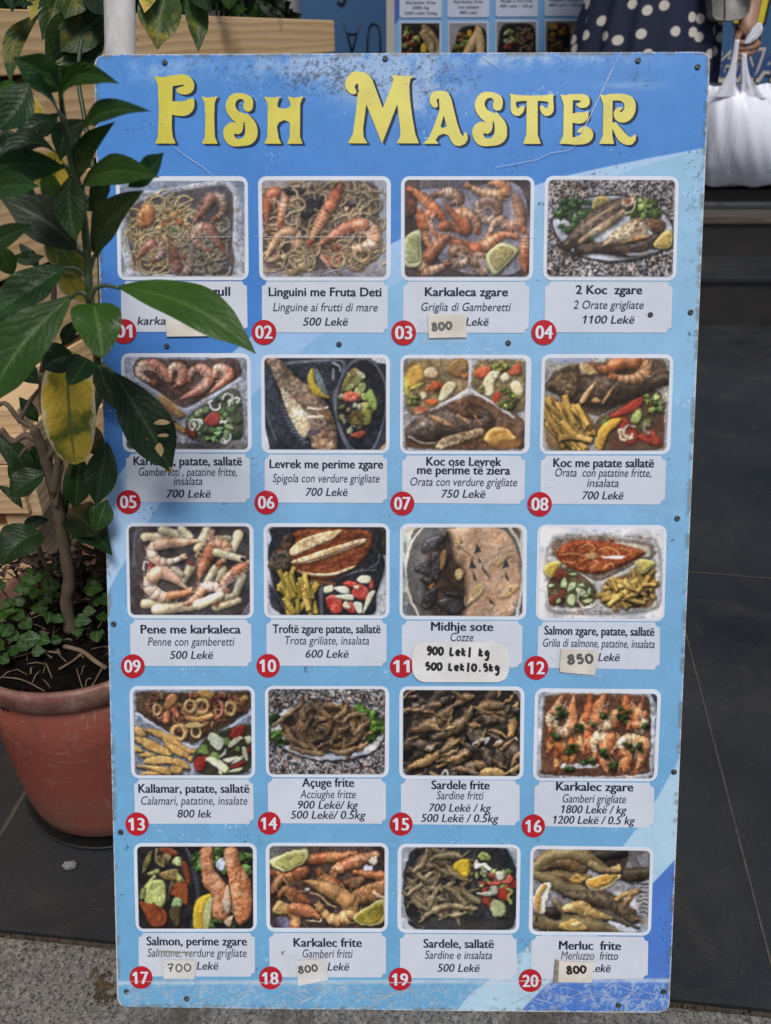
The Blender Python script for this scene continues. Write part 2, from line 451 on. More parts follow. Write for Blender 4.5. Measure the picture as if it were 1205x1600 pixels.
        t = fbm(s.X, s.Y, 150, e + 7, 2) - .5; C = C * (1 + .4 * t)[..., None] * (1 + (fbm(s.X, s.Y, 80, e + 8, 2) - .5)[..., None] * np.array([.10, .01, -.12]))
        C = np.clip(C, 0, 1); s.C = np.clip(C ** 1.16 * 1.1, 0, 1)
    def haze(s, c, a): s.C[:] = s.C * (1 - a) + col(c) * a
def d01(p):
    p.fill((122, 136, 158), .1); p.flat([(20, 120), (700, 40), (300, 60), (20, 100)], (150, 168, 190), soft=20)
    p.foil([(60, 260), (420, 150), (900, 78), (1040, 120), (1070, 300), (1075, 900), (140, 900), (85, 760)])
    p.flat([(118, 330), (420, 190), (860, 110), (980, 150), (1020, 260), (1010, 860), (800, 890), (240, 850), (150, 760)], (88, 76, 70), (72, 70, 78), .3, True)
    p.ring([(62, 260), (420, 165), (880, 90), (1000, 130), (1035, 260), (1030, 640), (1040, 900), (240, 870), (110, 780)], 22)
    R = [(150, 380), (330, 270), (620, 260), (700, 420), (640, 700), (540, 800), (240, 770), (160, 560)]
    p.noodles(R, 170, 7, (196, 172, 112), (40, 130)); p.noodles([(600, 560), (900, 420), (960, 520), (930, 840), (620, 840)], 80, 9, (150, 136, 112))
    p.blob([(170, 440), (240, 280), (330, 300), (330, 430), (240, 480)], (184, 104, 48), (206, 158, 92), 40, .4); p.chips([(420, 320), (600, 300), (600, 470), (430, 450)], 16, [(206, 160, 80), (190, 110, 50), (214, 190, 120)], (18, 36))
    p.chips([(460, 470), (520, 460), (520, 500), (460, 500)], 3, [(70, 120, 50)], (16, 26))
    B = dict(c=(158, 112, 92), c2=(184, 152, 132), head=(140, 74, 52))
    p.shrimp([(850, 400), (925, 330), (900, 230), (820, 225), (770, 300), (670, 430)], 48, side=1, **B)
    p.shrimp([(800, 670), (700, 600), (700, 500), (790, 475), (850, 560), (940, 680)], 50, side=1, **B)
    p.shrimp([(330, 750), (400, 700), (390, 620), (320, 610), (250, 660), (180, 740)], 44, side=-1, **B)
    p.shrimp([(590, 720), (640, 790), (590, 860), (530, 810), (500, 680), (460, 520)], 46, side=-1, **B)
    p.noodles([(480, 480), (640, 500), (620, 560), (520, 560)], 5, 9, (176, 160, 126)); p.noodles([(660, 700), (880, 700), (860, 830), (680, 830)], 9, 9, (160, 148, 118), (36, 60)); p.haze((110, 112, 128), .2)

def d02(p):
    p.fill((150, 143, 148), .1, (124, 116, 122)); p.flat([(1050, 60), (1160, 60), (1160, 890), (1060, 800)], (140, 148, 156), soft=30)
    R = [(110, 180), (420, 120), (1020, 90), (1080, 350), (1090, 700), (900, 800), (140, 820), (100, 500)]
    p.flat(R, (104, 84, 68), (66, 56, 54), .35, True, 20); p.noodles(R, 130, 10, (172, 146, 110), (50, 140))
    for q in [[(235, 160), (330, 125), (440, 150), (420, 190), (300, 185)], [(400, 300), (440, 210), (560, 180), (610, 220), (560, 330), (440, 400)], [(820, 250), (900, 225), (920, 270), (830, 300)], [(880, 390), (960, 360), (970, 420), (900, 420)]]:
        p.blob(q, (32, 34, 44), (52, 54, 66), 30, .2, spec=.35)
    p.noodles([(260, 200), (600, 180), (600, 400), (300, 420)], 9, 12, (174, 150, 112), (50, 90)); p.noodles([(780, 100), (1040, 100), (1060, 400), (720, 450)], 16, 12, (168, 146, 110), (40, 80))
    p.shrimp([(230, 440), (250, 330), (260, 240), (190, 180), (130, 240), (120, 420)], 56, c=(202, 124, 84), head=(190, 100, 66), side=-1)
    p.shrimp([(490, 600), (540, 500), (600, 390), (660, 290), (720, 180), (750, 110)], 54, c=(206, 122, 74), c2=(222, 158, 112), head=(180, 84, 52), n=13, legs=False)
    p.shrimp([(730, 640), (870, 660), (1000, 620), (1040, 530), (960, 455), (830, 470), (690, 540), (560, 620)], 62, c=(214, 146, 104), c2=(232, 202, 176), n=10, side=-1)
    p.shrimp([(210, 730), (320, 710), (385, 640), (370, 540), (290, 510), (200, 580), (110, 740)], 50, c=(206, 152, 108), c2=(226, 196, 164), head=(176, 130, 92), side=-1)
    p.shrimp([(560, 690), (620, 740), (690, 780), (740, 730), (720, 680)], 36, c=(182, 92, 64), head=(150, 60, 48)); p.noodles([(430, 640), (520, 640), (520, 780), (300, 800)], 14, 11, (182, 158, 116), (50, 110)); p.noodles([(700, 700), (1060, 680), (1040, 790), (720, 800)], 12, 12, (166, 140, 100), (40, 90))
    for q in [[(130, 800), (140, 860), (128, 890)], [(240, 800), (250, 850), (230, 880)], [(330, 840), (390, 820), (380, 790)]]: p.line(q, 3, (96, 62, 52), .7)
    p.haze((140, 138, 150), .1)

def d03(p):
    p.fill((62, 54, 58), .3, (84, 70, 66)); p.flat([(190, 160), (560, 140), (1060, 120), (1080, 800), (480, 800), (190, 400)], (150, 152, 172), (110, 104, 116), .25, True)
    for i in range(16): p.line([(230 + i * 26, 62), (236 + i * 26, 140)], 7, (150, 156, 180), .55)
    A = dict(c=(176, 112, 78), c2=(206, 156, 122), head=(170, 84, 46)); G = dict(c=(142, 114, 96), c2=(186, 158, 136), head=(146, 96, 68))
    p.blob([(110, 120), (190, 150), (190, 340), (110, 360)], (80, 48, 40), (110, 64, 48), 30, .3)
    p.shrimp([(340, 190), (420, 170), (500, 180), (545, 230), (480, 260)], 50, ant=False, legs=False, **G)
    p.shrimp([(620, 110), (700, 150), (800, 180), (900, 190), (930, 130), (860, 90), (790, 100)], 50, c=(196, 138, 84), c2=(220, 170, 120), head=(190, 124, 76), ant=False)
    p.shrimp([(860, 340), (800, 400), (730, 360), (720, 280), (790, 240), (870, 280), (890, 350)], 50, side=1, ant=False, **G)
    p.shrimp([(140, 140), (220, 190), (300, 260), (370, 340), (430, 390)], 48, c=(190, 104, 58), c2=(214, 140, 90), head=(196, 104, 60), n=9, legs=False)
    p.shrimp([(700, 480), (690, 400), (610, 350), (540, 360), (600, 470), (560, 430), (430, 260)], 56, **A)
    p.shrimp([(800, 530), (840, 430), (900, 400), (960, 450), (1050, 440), (1060, 340), (1030, 230), (1010, 190)], 52, side=-1, c=(178, 122, 92), c2=(208, 170, 142), head=(150, 104, 80))
    p.shrimp([(360, 540), (290, 400), (300, 340), (360, 350)], 38, **A); p.shrimp([(300, 620), (270, 540), (240, 420), (210, 300)], 46, side=1, **A)
    p.shrimp([(540, 480), (460, 440), (380, 460)], 46, c=(166, 102, 62), ant=False, legs=False)
    p.shrimp([(1010, 530), (920, 520), (830, 570), (760, 620), (640, 640), (520, 590), (440, 530)], 54, c=(196, 110, 62), c2=(214, 146, 104), head=(190, 100, 56), side=1)
    p.shrimp([(640, 700), (580, 760), (520, 740), (510, 660), (580, 640), (660, 680)], 52, ant=False, **G); p.shrimp([(840, 740), (760, 830), (690, 780), (700, 700), (780, 690)], 46, ant=False, **G)
    p.shrimp([(450, 760), (380, 800), (280, 820), (260, 760), (330, 660), (420, 560), (470, 530)], 54, side=-1, c=(168, 112, 80), c2=(200, 156, 124), head=(160, 92, 58))
    p.shrimp([(1090, 480), (1100, 580), (1090, 700), (1100, 830)], 44, **A)
    p.lemon([(770, 710), (850, 610), (940, 590), (1045, 650), (960, 760), (840, 860)], (196, 196, 120), (178, 164, 96), (214, 210, 160)); p.lemon([(90, 560), (215, 480), (232, 620), (225, 775), (90, 775)], (196, 202, 150), (166, 172, 110), (206, 208, 160)); p.haze((124, 118, 132), .08)

def plate(p, pts):
    p.blob(pts, (196, 200, 208), (150, 154, 164), 16, .12, sh=.7, k=.5); P = catmull(pts, 6, True); p.line(np.vstack([P, P[:1]]), 5, (36, 38, 46), .9)

def d04(p):
    p.granite(); plate(p, [(165, 400), (250, 270), (420, 200), (640, 178), (860, 215), (1030, 310), (1115, 450), (1080, 570), (900, 660), (680, 695), (440, 670), (260, 580)])
    p.lettuce([(190, 330), (240, 220), (460, 220), (470, 330), (330, 470), (250, 450)], 44, (52, 92, 48), (86, 126, 70), (26, 54)); p.lettuce([(800, 220), (960, 230), (1040, 370), (850, 350), (760, 330)], 40, (110, 146, 54), (164, 186, 96), (30, 60))
    p.lemon([(475, 270), (500, 200), (560, 182), (620, 220), (560, 290), (500, 300)], (196, 168, 66), (190, 160, 80), (220, 206, 140)); p.lettuce([(380, 510), (470, 520), (460, 560)], 6, (60, 96, 50), (96, 130, 66), (20, 34))
    p.fish([(290, 560), (360, 490), (480, 410), (600, 330), (700, 260), (800, 220)], [38, 50, 84, 88, 62, 30], (84, 68, 60), (140, 112, 88), belly=(24, 50, (196, 176, 130)))
    p.line([(420, 410), (540, 330), (650, 262)], 7, (206, 170, 120)); p.blob([(700, 240), (800, 195), (812, 240), (760, 275)], (116, 64, 44), (190, 168, 150), 16, .4); p.line([(740, 320), (800, 290), (815, 220)], 6, (196, 186, 160))
    p.fish([(400, 600), (560, 590), (760, 600), (900, 570), (980, 500)], [40, 44, 62, 60, 30], (66, 56, 54), (110, 86, 66))
    p.blob([(550, 575), (660, 450), (850, 350), (920, 480), (930, 510), (760, 550), (600, 580)], (150, 118, 88), (206, 188, 156), 60, .5); p.blob([(690, 560), (840, 500), (940, 500), (860, 530)], (160, 96, 52), (196, 150, 90), 16, .4)
    p.blob([(890, 380), (960, 360), (1050, 390), (1030, 470), (950, 470)], (92, 62, 44), (140, 104, 72), 24, .5); p.lemon([(955, 570), (1000, 500), (1080, 450), (1110, 500), (1090, 590), (1010, 600)], (206, 176, 74), (206, 170, 80), (224, 208, 140))
    p.line([(760, 640), (860, 640), (945, 610)], 12, (206, 212, 230), .6); p.line([(480, 660), (560, 680), (640, 688)], 6, (190, 196, 220), .7)

def tray3(p, top=True, dark=(74, 62, 54), white=False):
    p.foil([(70, 60), (1180, 60), (1180, 900), (70, 900)], (160, 164, 174), False)

def d05(p):
    p.fill((110, 112, 120), .1); p.foil([(70, 60), (1160, 60), (1160, 800), (80, 800)], (150, 154, 172), False)
    p.flat([(80, 800), (1160, 815), (1160, 880), (80, 880)], (110, 106, 104), (70, 68, 70), .5)
    p.blob([(165, 130), (260, 80), (700, 95), (1000, 78), (1070, 150), (1060, 240), (800, 400), (610, 495), (520, 480), (300, 340), (180, 250)], (74, 52, 46), (92, 74, 74), 16, .3, k=.5)
    p.line([(165, 250), (400, 400), (590, 520), (800, 420), (1075, 250)], 13, (176, 182, 204)); p.line([(590, 520), (585, 800)], 13, (176, 182, 204))
    p.blob([(640, 560), (800, 460), (980, 340), (1070, 380), (1090, 600), (1060, 770), (700, 790), (610, 700)], (72, 74, 62), (88, 92, 76), 14, .3, k=.5)
    A = dict(c=(184, 128, 104), c2=(210, 172, 150), head=(170, 100, 76))
    p.shrimp([(330, 290), (220, 230), (230, 150), (320, 130), (420, 190), (450, 290)], 46, side=1, **A); p.shrimp([(480, 270), (480, 180), (540, 150), (590, 200), (570, 280), (500, 330)], 42, side=1, **A)
    p.shrimp([(640, 260), (660, 190), (740, 170), (810, 230), (780, 310), (690, 370), (560, 430)], 46, side=1, **A); p.shrimp([(860, 230), (860, 170), (930, 170), (990, 220), (920, 290), (810, 380)], 38, side=1, **A)
    p.fries([(400, 420), (560, 540), (560, 700), (400, 560)], 8, (120, 180), (18, 26), (.4, 1.0)); p.blob([(350, 400), (430, 430), (540, 530), (610, 570), (550, 600), (470, 540)], (200, 166, 110), (150, 100, 50), 26, .3)
    S = [(640, 570), (820, 470), (990, 380), (1070, 480), (1070, 740), (850, 790), (640, 700)]
    p.lettuce(S, 18, (78, 106, 62), (130, 158, 96), (30, 60)); p.chips(S, 16, [(140, 168, 110), (170, 190, 140), (116, 150, 90)], (26, 50))
    p.blob([(760, 620), (830, 540), (895, 560), (890, 640), (820, 660)], (176, 64, 56), (150, 50, 46), 16); p.blob([(600, 680), (660, 640), (700, 700), (690, 760), (620, 730)], (170, 56, 44), (110, 40, 34), 20)
    p.onion(S, 9, 9, (206, 210, 200)); p.lettuce([(760, 700), (920, 690), (940, 800), (780, 790)], 12, (100, 140, 70), (150, 186, 110), (26, 50)); p.haze((130, 134, 150), .07)

def d06(p):
    p.fill((58, 62, 74), .2, (44, 47, 58)); p.flat([(1000, 75), (1160, 75), (1160, 130), (1060, 120)], (190, 196, 206)); p.flat([(90, 600), (150, 860), (90, 870)], (196, 200, 206)); p.flat([(1080, 860), (1140, 800), (1150, 870)], (176, 150, 120))
    p.blob([(150, 200), (300, 90), (620, 100), (780, 160), (720, 420), (700, 860), (300, 860), (120, 600)], (44, 48, 60), (62, 68, 82), 40, .2, k=.6)
    for i in range(14): t = i / 13; p.line([(245 + 190 * t * t, 440 + 360 * t), (280 + 200 * t * t, 445 + 350 * t)], 8, (112, 120, 136), .8)
    p.line([(110, 300), (110, 520), (200, 780)], 6, (104, 112, 128), .7); p.line([(250, 130), (520, 105), (740, 100), (780, 150), (740, 300), (700, 400), (720, 640), (820, 860)], 10, (112, 118, 134), .9); p.line([(690, 120), (740, 150), (750, 190)], 8, (196, 204, 220), .8); p.line([(690, 180), (690, 260)], 10, (190, 196, 212), .6)
    p.fish([(160, 80), (210, 150), (330, 330), (470, 500), (560, 640), (620, 780), (640, 870)], [56, 60, 100, 150, 140, 110, 90], (112, 92, 80), (176, 152, 126), tail=False)
    p.blob([(240, 330), (330, 400), (470, 560), (500, 690), (430, 765), (320, 600), (260, 440)], (190, 166, 124), (214, 206, 186), 26, .35); p.line([(320, 420), (430, 425), (530, 415)], 6, (150, 104, 84))
    for q in [[(475, 505), (560, 515), (640, 500)], [(480, 582), (560, 580), (640, 575)]]: p.line(q, 9, (222, 214, 196))
    p.blob([(590, 490), (640, 540), (670, 610), (620, 590)], (204, 184, 110), (150, 90, 50), 12, .3); p.blob([(510, 740), (560, 700), (680, 700), (720, 800), (700, 880), (520, 860)], (128, 96, 72), (176, 140, 110), 40, .5); p.flat([(470, 700), (560, 690), (580, 720), (500, 745)], (92, 78, 90), smooth=True)
    p.blob([(470, 240), (515, 170), (540, 300), (650, 400), (655, 425), (560, 410), (490, 350)], (206, 184, 50), (190, 160, 40), 16, .1); p.flat([(520, 180), (570, 200), (645, 400), (560, 330)], (96, 112, 112), smooth=True)
    p.blob([(720, 420), (790, 200), (900, 95), (1010, 110), (1110, 260), (1130, 520), (1060, 800), (960, 870), (850, 840), (740, 640)], (32, 34, 42), (50, 52, 62), 20, .2, k=.5); P = catmull([(715, 420), (790, 190), (900, 90), (1020, 110), (1125, 270), (1140, 520), (1060, 800), (980, 880), (850, 850), (735, 640)], 6, True); p.line(np.vstack([P, P[:1]]), 9, (104, 108, 124), .9)
    S = [(760, 380), (830, 200), (920, 180), (1040, 380), (1060, 520), (960, 720), (830, 720), (740, 560)]
    p.blob([(755, 370), (800, 230), (870, 165), (940, 210), (960, 260), (870, 340)], (150, 160, 90), (110, 76, 44), 20, .45); p.chips(S, 34, [(150, 164, 84), (116, 140, 64), (92, 56, 40), (190, 190, 160), (176, 180, 110)], (26, 52)); p.blob([(770, 400), (830, 360), (920, 400), (880, 450), (790, 450)], (190, 70, 52), (206, 110, 84), 22, .4); p.blob([(970, 400), (1010, 345), (1060, 430), (1060, 530), (1010, 500)], (130, 158, 70), (150, 176, 96), 18)
    p.blob([(800, 600), (860, 540), (1000, 520), (1020, 620), (980, 660), (850, 650)], (150, 158, 66), (84, 56, 36), 22, .5); p.blob([(830, 740), (930, 700), (970, 720), (920, 765)], (196, 92, 60), (170, 60, 44), 14)

def d07(p):
    p.foil([(120, 70), (1150, 70), (1150, 850), (120, 850)], (176, 172, 176), False)
    p.blob([(140, 180), (200, 95), (600, 95), (670, 140), (660, 300), (420, 470), (240, 545), (160, 480)], (126, 102, 68), (150, 128, 86), 14, .3, k=.5); p.blob([(700, 180), (760, 100), (1080, 95), (1130, 170), (1130, 460), (1030, 520), (900, 450), (700, 320)], (118, 100, 66), (140, 124, 84), 14, .3, k=.5)
    p.blob([(150, 760), (200, 600), (480, 470), (660, 380), (820, 420), (1100, 570), (1115, 740), (1050, 820), (260, 815)], (96, 66, 44), (120, 84, 56), 16, .35, k=.5); p.flat([(780, 440), (1080, 580), (1100, 680), (800, 650)], (110, 78, 56), (128, 100, 78), .2, True, 20)
    p.line([(680, 90), (672, 320)], 13, (190, 186, 190)); p.line([(672, 330), (480, 440), (250, 560)], 12, (196, 192, 194)); p.line([(672, 330), (860, 440), (1035, 558)], 12, (196, 192, 194))
    p.blob([(150, 280), (180, 160), (260, 130), (300, 180), (300, 260), (200, 330)], (214, 164, 60), (190, 150, 70), 40); p.line([(150, 230), (160, 360)], 14, (160, 170, 60)); p.blob([(180, 330), (240, 290), (310, 270), (250, 330)], (190, 180, 80), None, 14); p.lettuce([(150, 400), (240, 380), (270, 440), (180, 450)], 10, (120, 128, 54), (160, 160, 80), (22, 40)); p.blob([(490, 180), (540, 90), (640, 90), (660, 180), (580, 240)], (170, 120, 60), (150, 110, 60), 30, .3)
    W = dict(c=(222, 210, 170), c2=(206, 190, 150), rnd=20)
    p.blob([(300, 190), (350, 150), (410, 170), (410, 240), (320, 240)], (206, 188, 150), (180, 120, 90), 20, .3); p.chips([(330, 300), (440, 270), (430, 350), (330, 360)], 8, [(206, 92, 48), (214, 110, 60)], (24, 40)); p.blob([(420, 400), (460, 300), (520, 262), (570, 300), (520, 380), (450, 430)], **W); p.blob([(265, 370), (300, 350), (330, 390), (290, 420)], **W); p.blob([(300, 430), (360, 410), (420, 425), (380, 465), (320, 455)], (206, 104, 48), None, 14); p.blob([(220, 500), (290, 470), (345, 510), (280, 540), (225, 535)], (176, 64, 44), (206, 150, 110), 12, .3); p.chips([(600, 210), (650, 210), (650, 240)], 3, [(214, 120, 60)], (24, 34))
    p.blob([(720, 190), (780, 140), (850, 170), (800, 240), (730, 240)], (206, 104, 56), (190, 80, 44), 26); p.lettuce([(890, 110), (980, 110), (960, 180), (890, 170)], 9, (150, 150, 64), (176, 172, 90), (26, 44)); p.blob([(985, 190), (1080, 115), (1090, 200), (1030, 220)], (204, 84, 46), (214, 130, 90), 14, .3)
    for q in [[(780, 330), (800, 240), (860, 180), (920, 200), (880, 290), (870, 370), (820, 390)], [(920, 240), (970, 195), (1010, 240), (960, 275)], [(1010, 280), (1080, 270), (1120, 340), (1080, 420), (1040, 390)]]: p.blob(q, **W)
    p.blob([(860, 430), (880, 360), (930, 370), (900, 450)], (180, 70, 48), (150, 50, 40), 12); p.lettuce([(920, 320), (1040, 330), (1050, 490), (910, 480)], 16, (110, 122, 54), (140, 150, 74), (22, 42)); p.chips([(720, 300), (770, 310), (770, 350)], 3, [(170, 164, 84)], (24, 40))
    p.fish([(780, 600), (640, 580), (500, 600), (360, 640), (240, 680), (170, 690)], [90, 120, 130, 120, 80, 26], (84, 70, 62), (120, 96, 78), tail=False, eye=(270, 650)); p.blob([(480, 470), (640, 400), (700, 480), (780, 560), (620, 560)], (84, 58, 42), (104, 74, 54), 30, .4)
    p.blob([(345, 545), (430, 560), (560, 640), (480, 630), (370, 580)], (206, 170, 120), (150, 100, 66), 12, .3); p.line([(580, 540), (630, 575), (660, 600)], 8, (196, 150, 96)); p.line([(710, 540), (770, 620)], 6, (190, 130, 76)); p.blob([(400, 820), (440, 740), (620, 680), (780, 650), (780, 710), (620, 770), (470, 825)], (140, 112, 84), (196, 172, 130), 26, .5); p.line([(180, 720), (280, 765), (390, 770)], 8, (196, 190, 180), .7)
    p.lemon([(790, 740), (840, 660), (960, 645), (1055, 720), (1040, 745), (950, 760), (870, 800)], (224, 166, 66), (224, 160, 60), (232, 198, 130)); p.flat([(850, 770), (1080, 740), (1050, 810), (850, 810)], (176, 120, 50), (150, 100, 50), .2, True, 14, .7)

def d08(p):
    p.foil([(130, 60), (1150, 60), (1150, 820), (130, 820)], (176, 172, 168), False); p.flat([(200, 72), (540, 72), (500, 110), (220, 110)], (150, 162, 196))
    p.blob([(190, 260), (260, 160), (500, 110), (900, 80), (1080, 90), (1090, 240), (860, 380), (600, 510), (520, 510), (260, 370)], (96, 78, 60), (120, 98, 74), 14, .3, k=.5)
    p.blob([(150, 440), (260, 400), (420, 450), (530, 560), (530, 700), (430, 780), (190, 770)], (130, 100, 62), (150, 118, 76), 12, .3, k=.5); p.blob([(560, 560), (700, 480), (960, 330), (1070, 380), (1090, 700), (1040, 790), (620, 790), (560, 700)], (104, 62, 46), (90, 80, 56), 14, .3, k=.5)
    p.fish([(1150, 220), (1000, 260), (820, 300), (600, 320), (420, 310), (300, 270), (200, 290)], [44, 60, 100, 140, 130, 90, 40], (74, 58, 48), (104, 82, 62), tail=False)
    p.blob([(200, 270), (290, 200), (410, 190), (420, 300), (380, 380), (270, 340)], (100, 76, 50), (136, 106, 70), 40, .5); p.blob([(430, 120), (480, 105), (560, 170), (570, 200), (450, 200)], (196, 160, 100), (220, 196, 150), 20, .3)
    for q in [[(430, 420), (470, 340), (560, 252), (540, 300), (470, 420)], [(600, 420), (650, 350), (710, 285), (670, 360), (620, 430)], [(520, 410), (560, 380), (600, 410), (560, 425)]]: p.blob(q, (222, 196, 150), (200, 140, 80), 12, .3)
    p.shrimp([(690, 220), (800, 240), (900, 220), (940, 160), (880, 110), (760, 110), (640, 160), (580, 150)], 56, c=(214, 142, 84), c2=(228, 184, 130), head=(190, 106, 56), n=9, side=1)
    p.fries([(180, 480), (300, 420), (480, 560), (480, 680), (260, 720)], 34, (150, 300), (19, 27), (.8, 1.25), (226, 178, 80), (206, 152, 58)); p.fries([(420, 470), (500, 560), (480, 640)], 5, (120, 200), (18, 24), (1.0, 1.4), (216, 168, 72)); p.fries([(170, 670), (500, 690), (480, 720), (200, 700)], 3, (120, 220), (18, 24), (-.3, .4))
    p.blob([(660, 530), (760, 460), (900, 380), (940, 420), (850, 500), (700, 545)], (188, 58, 40), (160, 44, 34), 26); p.lettuce([(940, 370), (1040, 340), (1070, 450), (1020, 540), (940, 520)], 14, (140, 158, 70), (178, 190, 110), (26, 48)); p.blob([(820, 570), (850, 500), (900, 465), (920, 530), (880, 590)], (190, 196, 110), (150, 166, 80), 16, edge=(80, 96, 44)); p.blob([(740, 600), (780, 540), (890, 660), (860, 740), (780, 740)], (196, 60, 40), (170, 50, 36), 24); p.blob([(880, 690), (1000, 640), (1070, 740), (1000, 760)], (182, 66, 44), (150, 50, 34), 24); p.blob([(890, 620), (950, 555), (1000, 565), (950, 630)], (150, 160, 90), (110, 120, 60), 14); p.onion([(700, 650), (780, 700), (1080, 620)], 5, 10, (206, 190, 160)); p.chips([(600, 560), (650, 540), (640, 600)], 4, [(110, 130, 60)], (20, 36))
    p.lemon([(555, 720), (590, 620), (680, 550), (755, 545), (740, 590), (660, 660), (600, 790), (560, 780)], (222, 172, 44), (214, 160, 44), (222, 170, 50)); p.haze((150, 140, 120), .04)

def d09(p):
    p.fill((64, 56, 58), .25, (84, 76, 76)); p.line([(170, 90), (140, 180), (140, 400)], 8, (96, 110, 136), .8); p.line([(195, 90), (180, 200)], 5, (96, 110, 136), .6); p.line([(1130, 720), (1060, 830)], 9, (130, 128, 150), .8); p.line([(1130, 760), (1090, 830)], 6, (150, 148, 170), .8)
    pe = lambda a, b, r=44, f=1.: p.tube([a, b], [r, r * .8], (200 * f, 182 * f, 140 * f), (214 * f, 204 * f, 170 * f), tex=.1, spec=.15)
    for a, b, r, f in [((230, 160), (420, 150), 38, 1), ((380, 100), (560, 150), 40, .95), ((540, 90), (620, 160), 36, 1), ((760, 110), (680, 260), 44, 1.05), ((1030, 140), (970, 280), 46, 1.08), ((830, 180), (950, 170), 34, .8), ((620, 420), (560, 530), 40, .95), ((830, 430), (760, 550), 38, .95), ((1060, 500), (1000, 660), 40, .9), ((900, 440), (860, 520), 36, .95), ((230, 730), (480, 710), 42, 1.02), ((330, 780), (640, 750), 48, 1.08), ((840, 760), (1030, 700), 36, .95), ((900, 680), (980, 660), 32, .85), ((480, 440), (540, 480), 40, .85)]: pe(a, b, r, f)
    for c in [(735, 245), (690, 320)]: p.tube([c, (c[0] + 14, c[1] + 10)], 34, (170, 150, 110), None); p.tube([c, (c[0] + 2, c[1])], 17, (60, 48, 40), None, sh=0)
    p.blob([(760, 180), (790, 95), (830, 110), (810, 200)], (196, 140, 122), (214, 170, 150), 20); p.blob([(250, 380), (310, 370), (350, 420), (270, 450)], (150, 52, 48), (176, 80, 66), 20); p.chips([(520, 340), (600, 330), (640, 380), (540, 420)], 6, [(176, 60, 50), (190, 90, 70)], (20, 40)); p.onion([(230, 430), (260, 400)], 1, 9, (206, 200, 196))
    W = dict(c=(214, 168, 138), c2=(232, 214, 200))
    p.shrimp([(560, 330), (450, 370), (340, 360), (290, 290), (330, 230), (450, 210), (580, 200), (700, 190)], 50, side=-1, head=(196, 150, 112), **W); p.shrimp([(870, 390), (930, 320), (920, 240), (830, 230), (770, 320), (720, 420), (690, 520)], 56, c=(206, 136, 96), c2=(224, 180, 150), head=(190, 106, 70), side=1)
    p.shrimp([(930, 620), (900, 580), (930, 520), (1010, 450), (1080, 400), (1125, 360)], 44, c=(206, 144, 110), c2=(228, 194, 170), head=(196, 116, 76), side=1, n=7); p.shrimp([(840, 730), (880, 660), (840, 590), (750, 590), (690, 650), (640, 700), (560, 740)], 46, side=1, head=(176, 104, 66), **W)
    p.shrimp([(610, 625), (480, 670), (360, 665), (280, 600), (290, 510), (370, 460), (460, 500), (590, 600)], 62, side=-1, head=(214, 170, 140), n=9, **W); p.tube([(450, 660), (620, 625)], [36, 22], (214, 112, 58), (226, 150, 100), spec=.2)
    pe((840, 290), (1070, 350), 36, 1.12); p.tube([(1060, 345), (1078, 352)], 16, (40, 34, 34), None, sh=0); pe((680, 740), (870, 660), 44, 1.1); p.haze((120, 112, 120), .06)

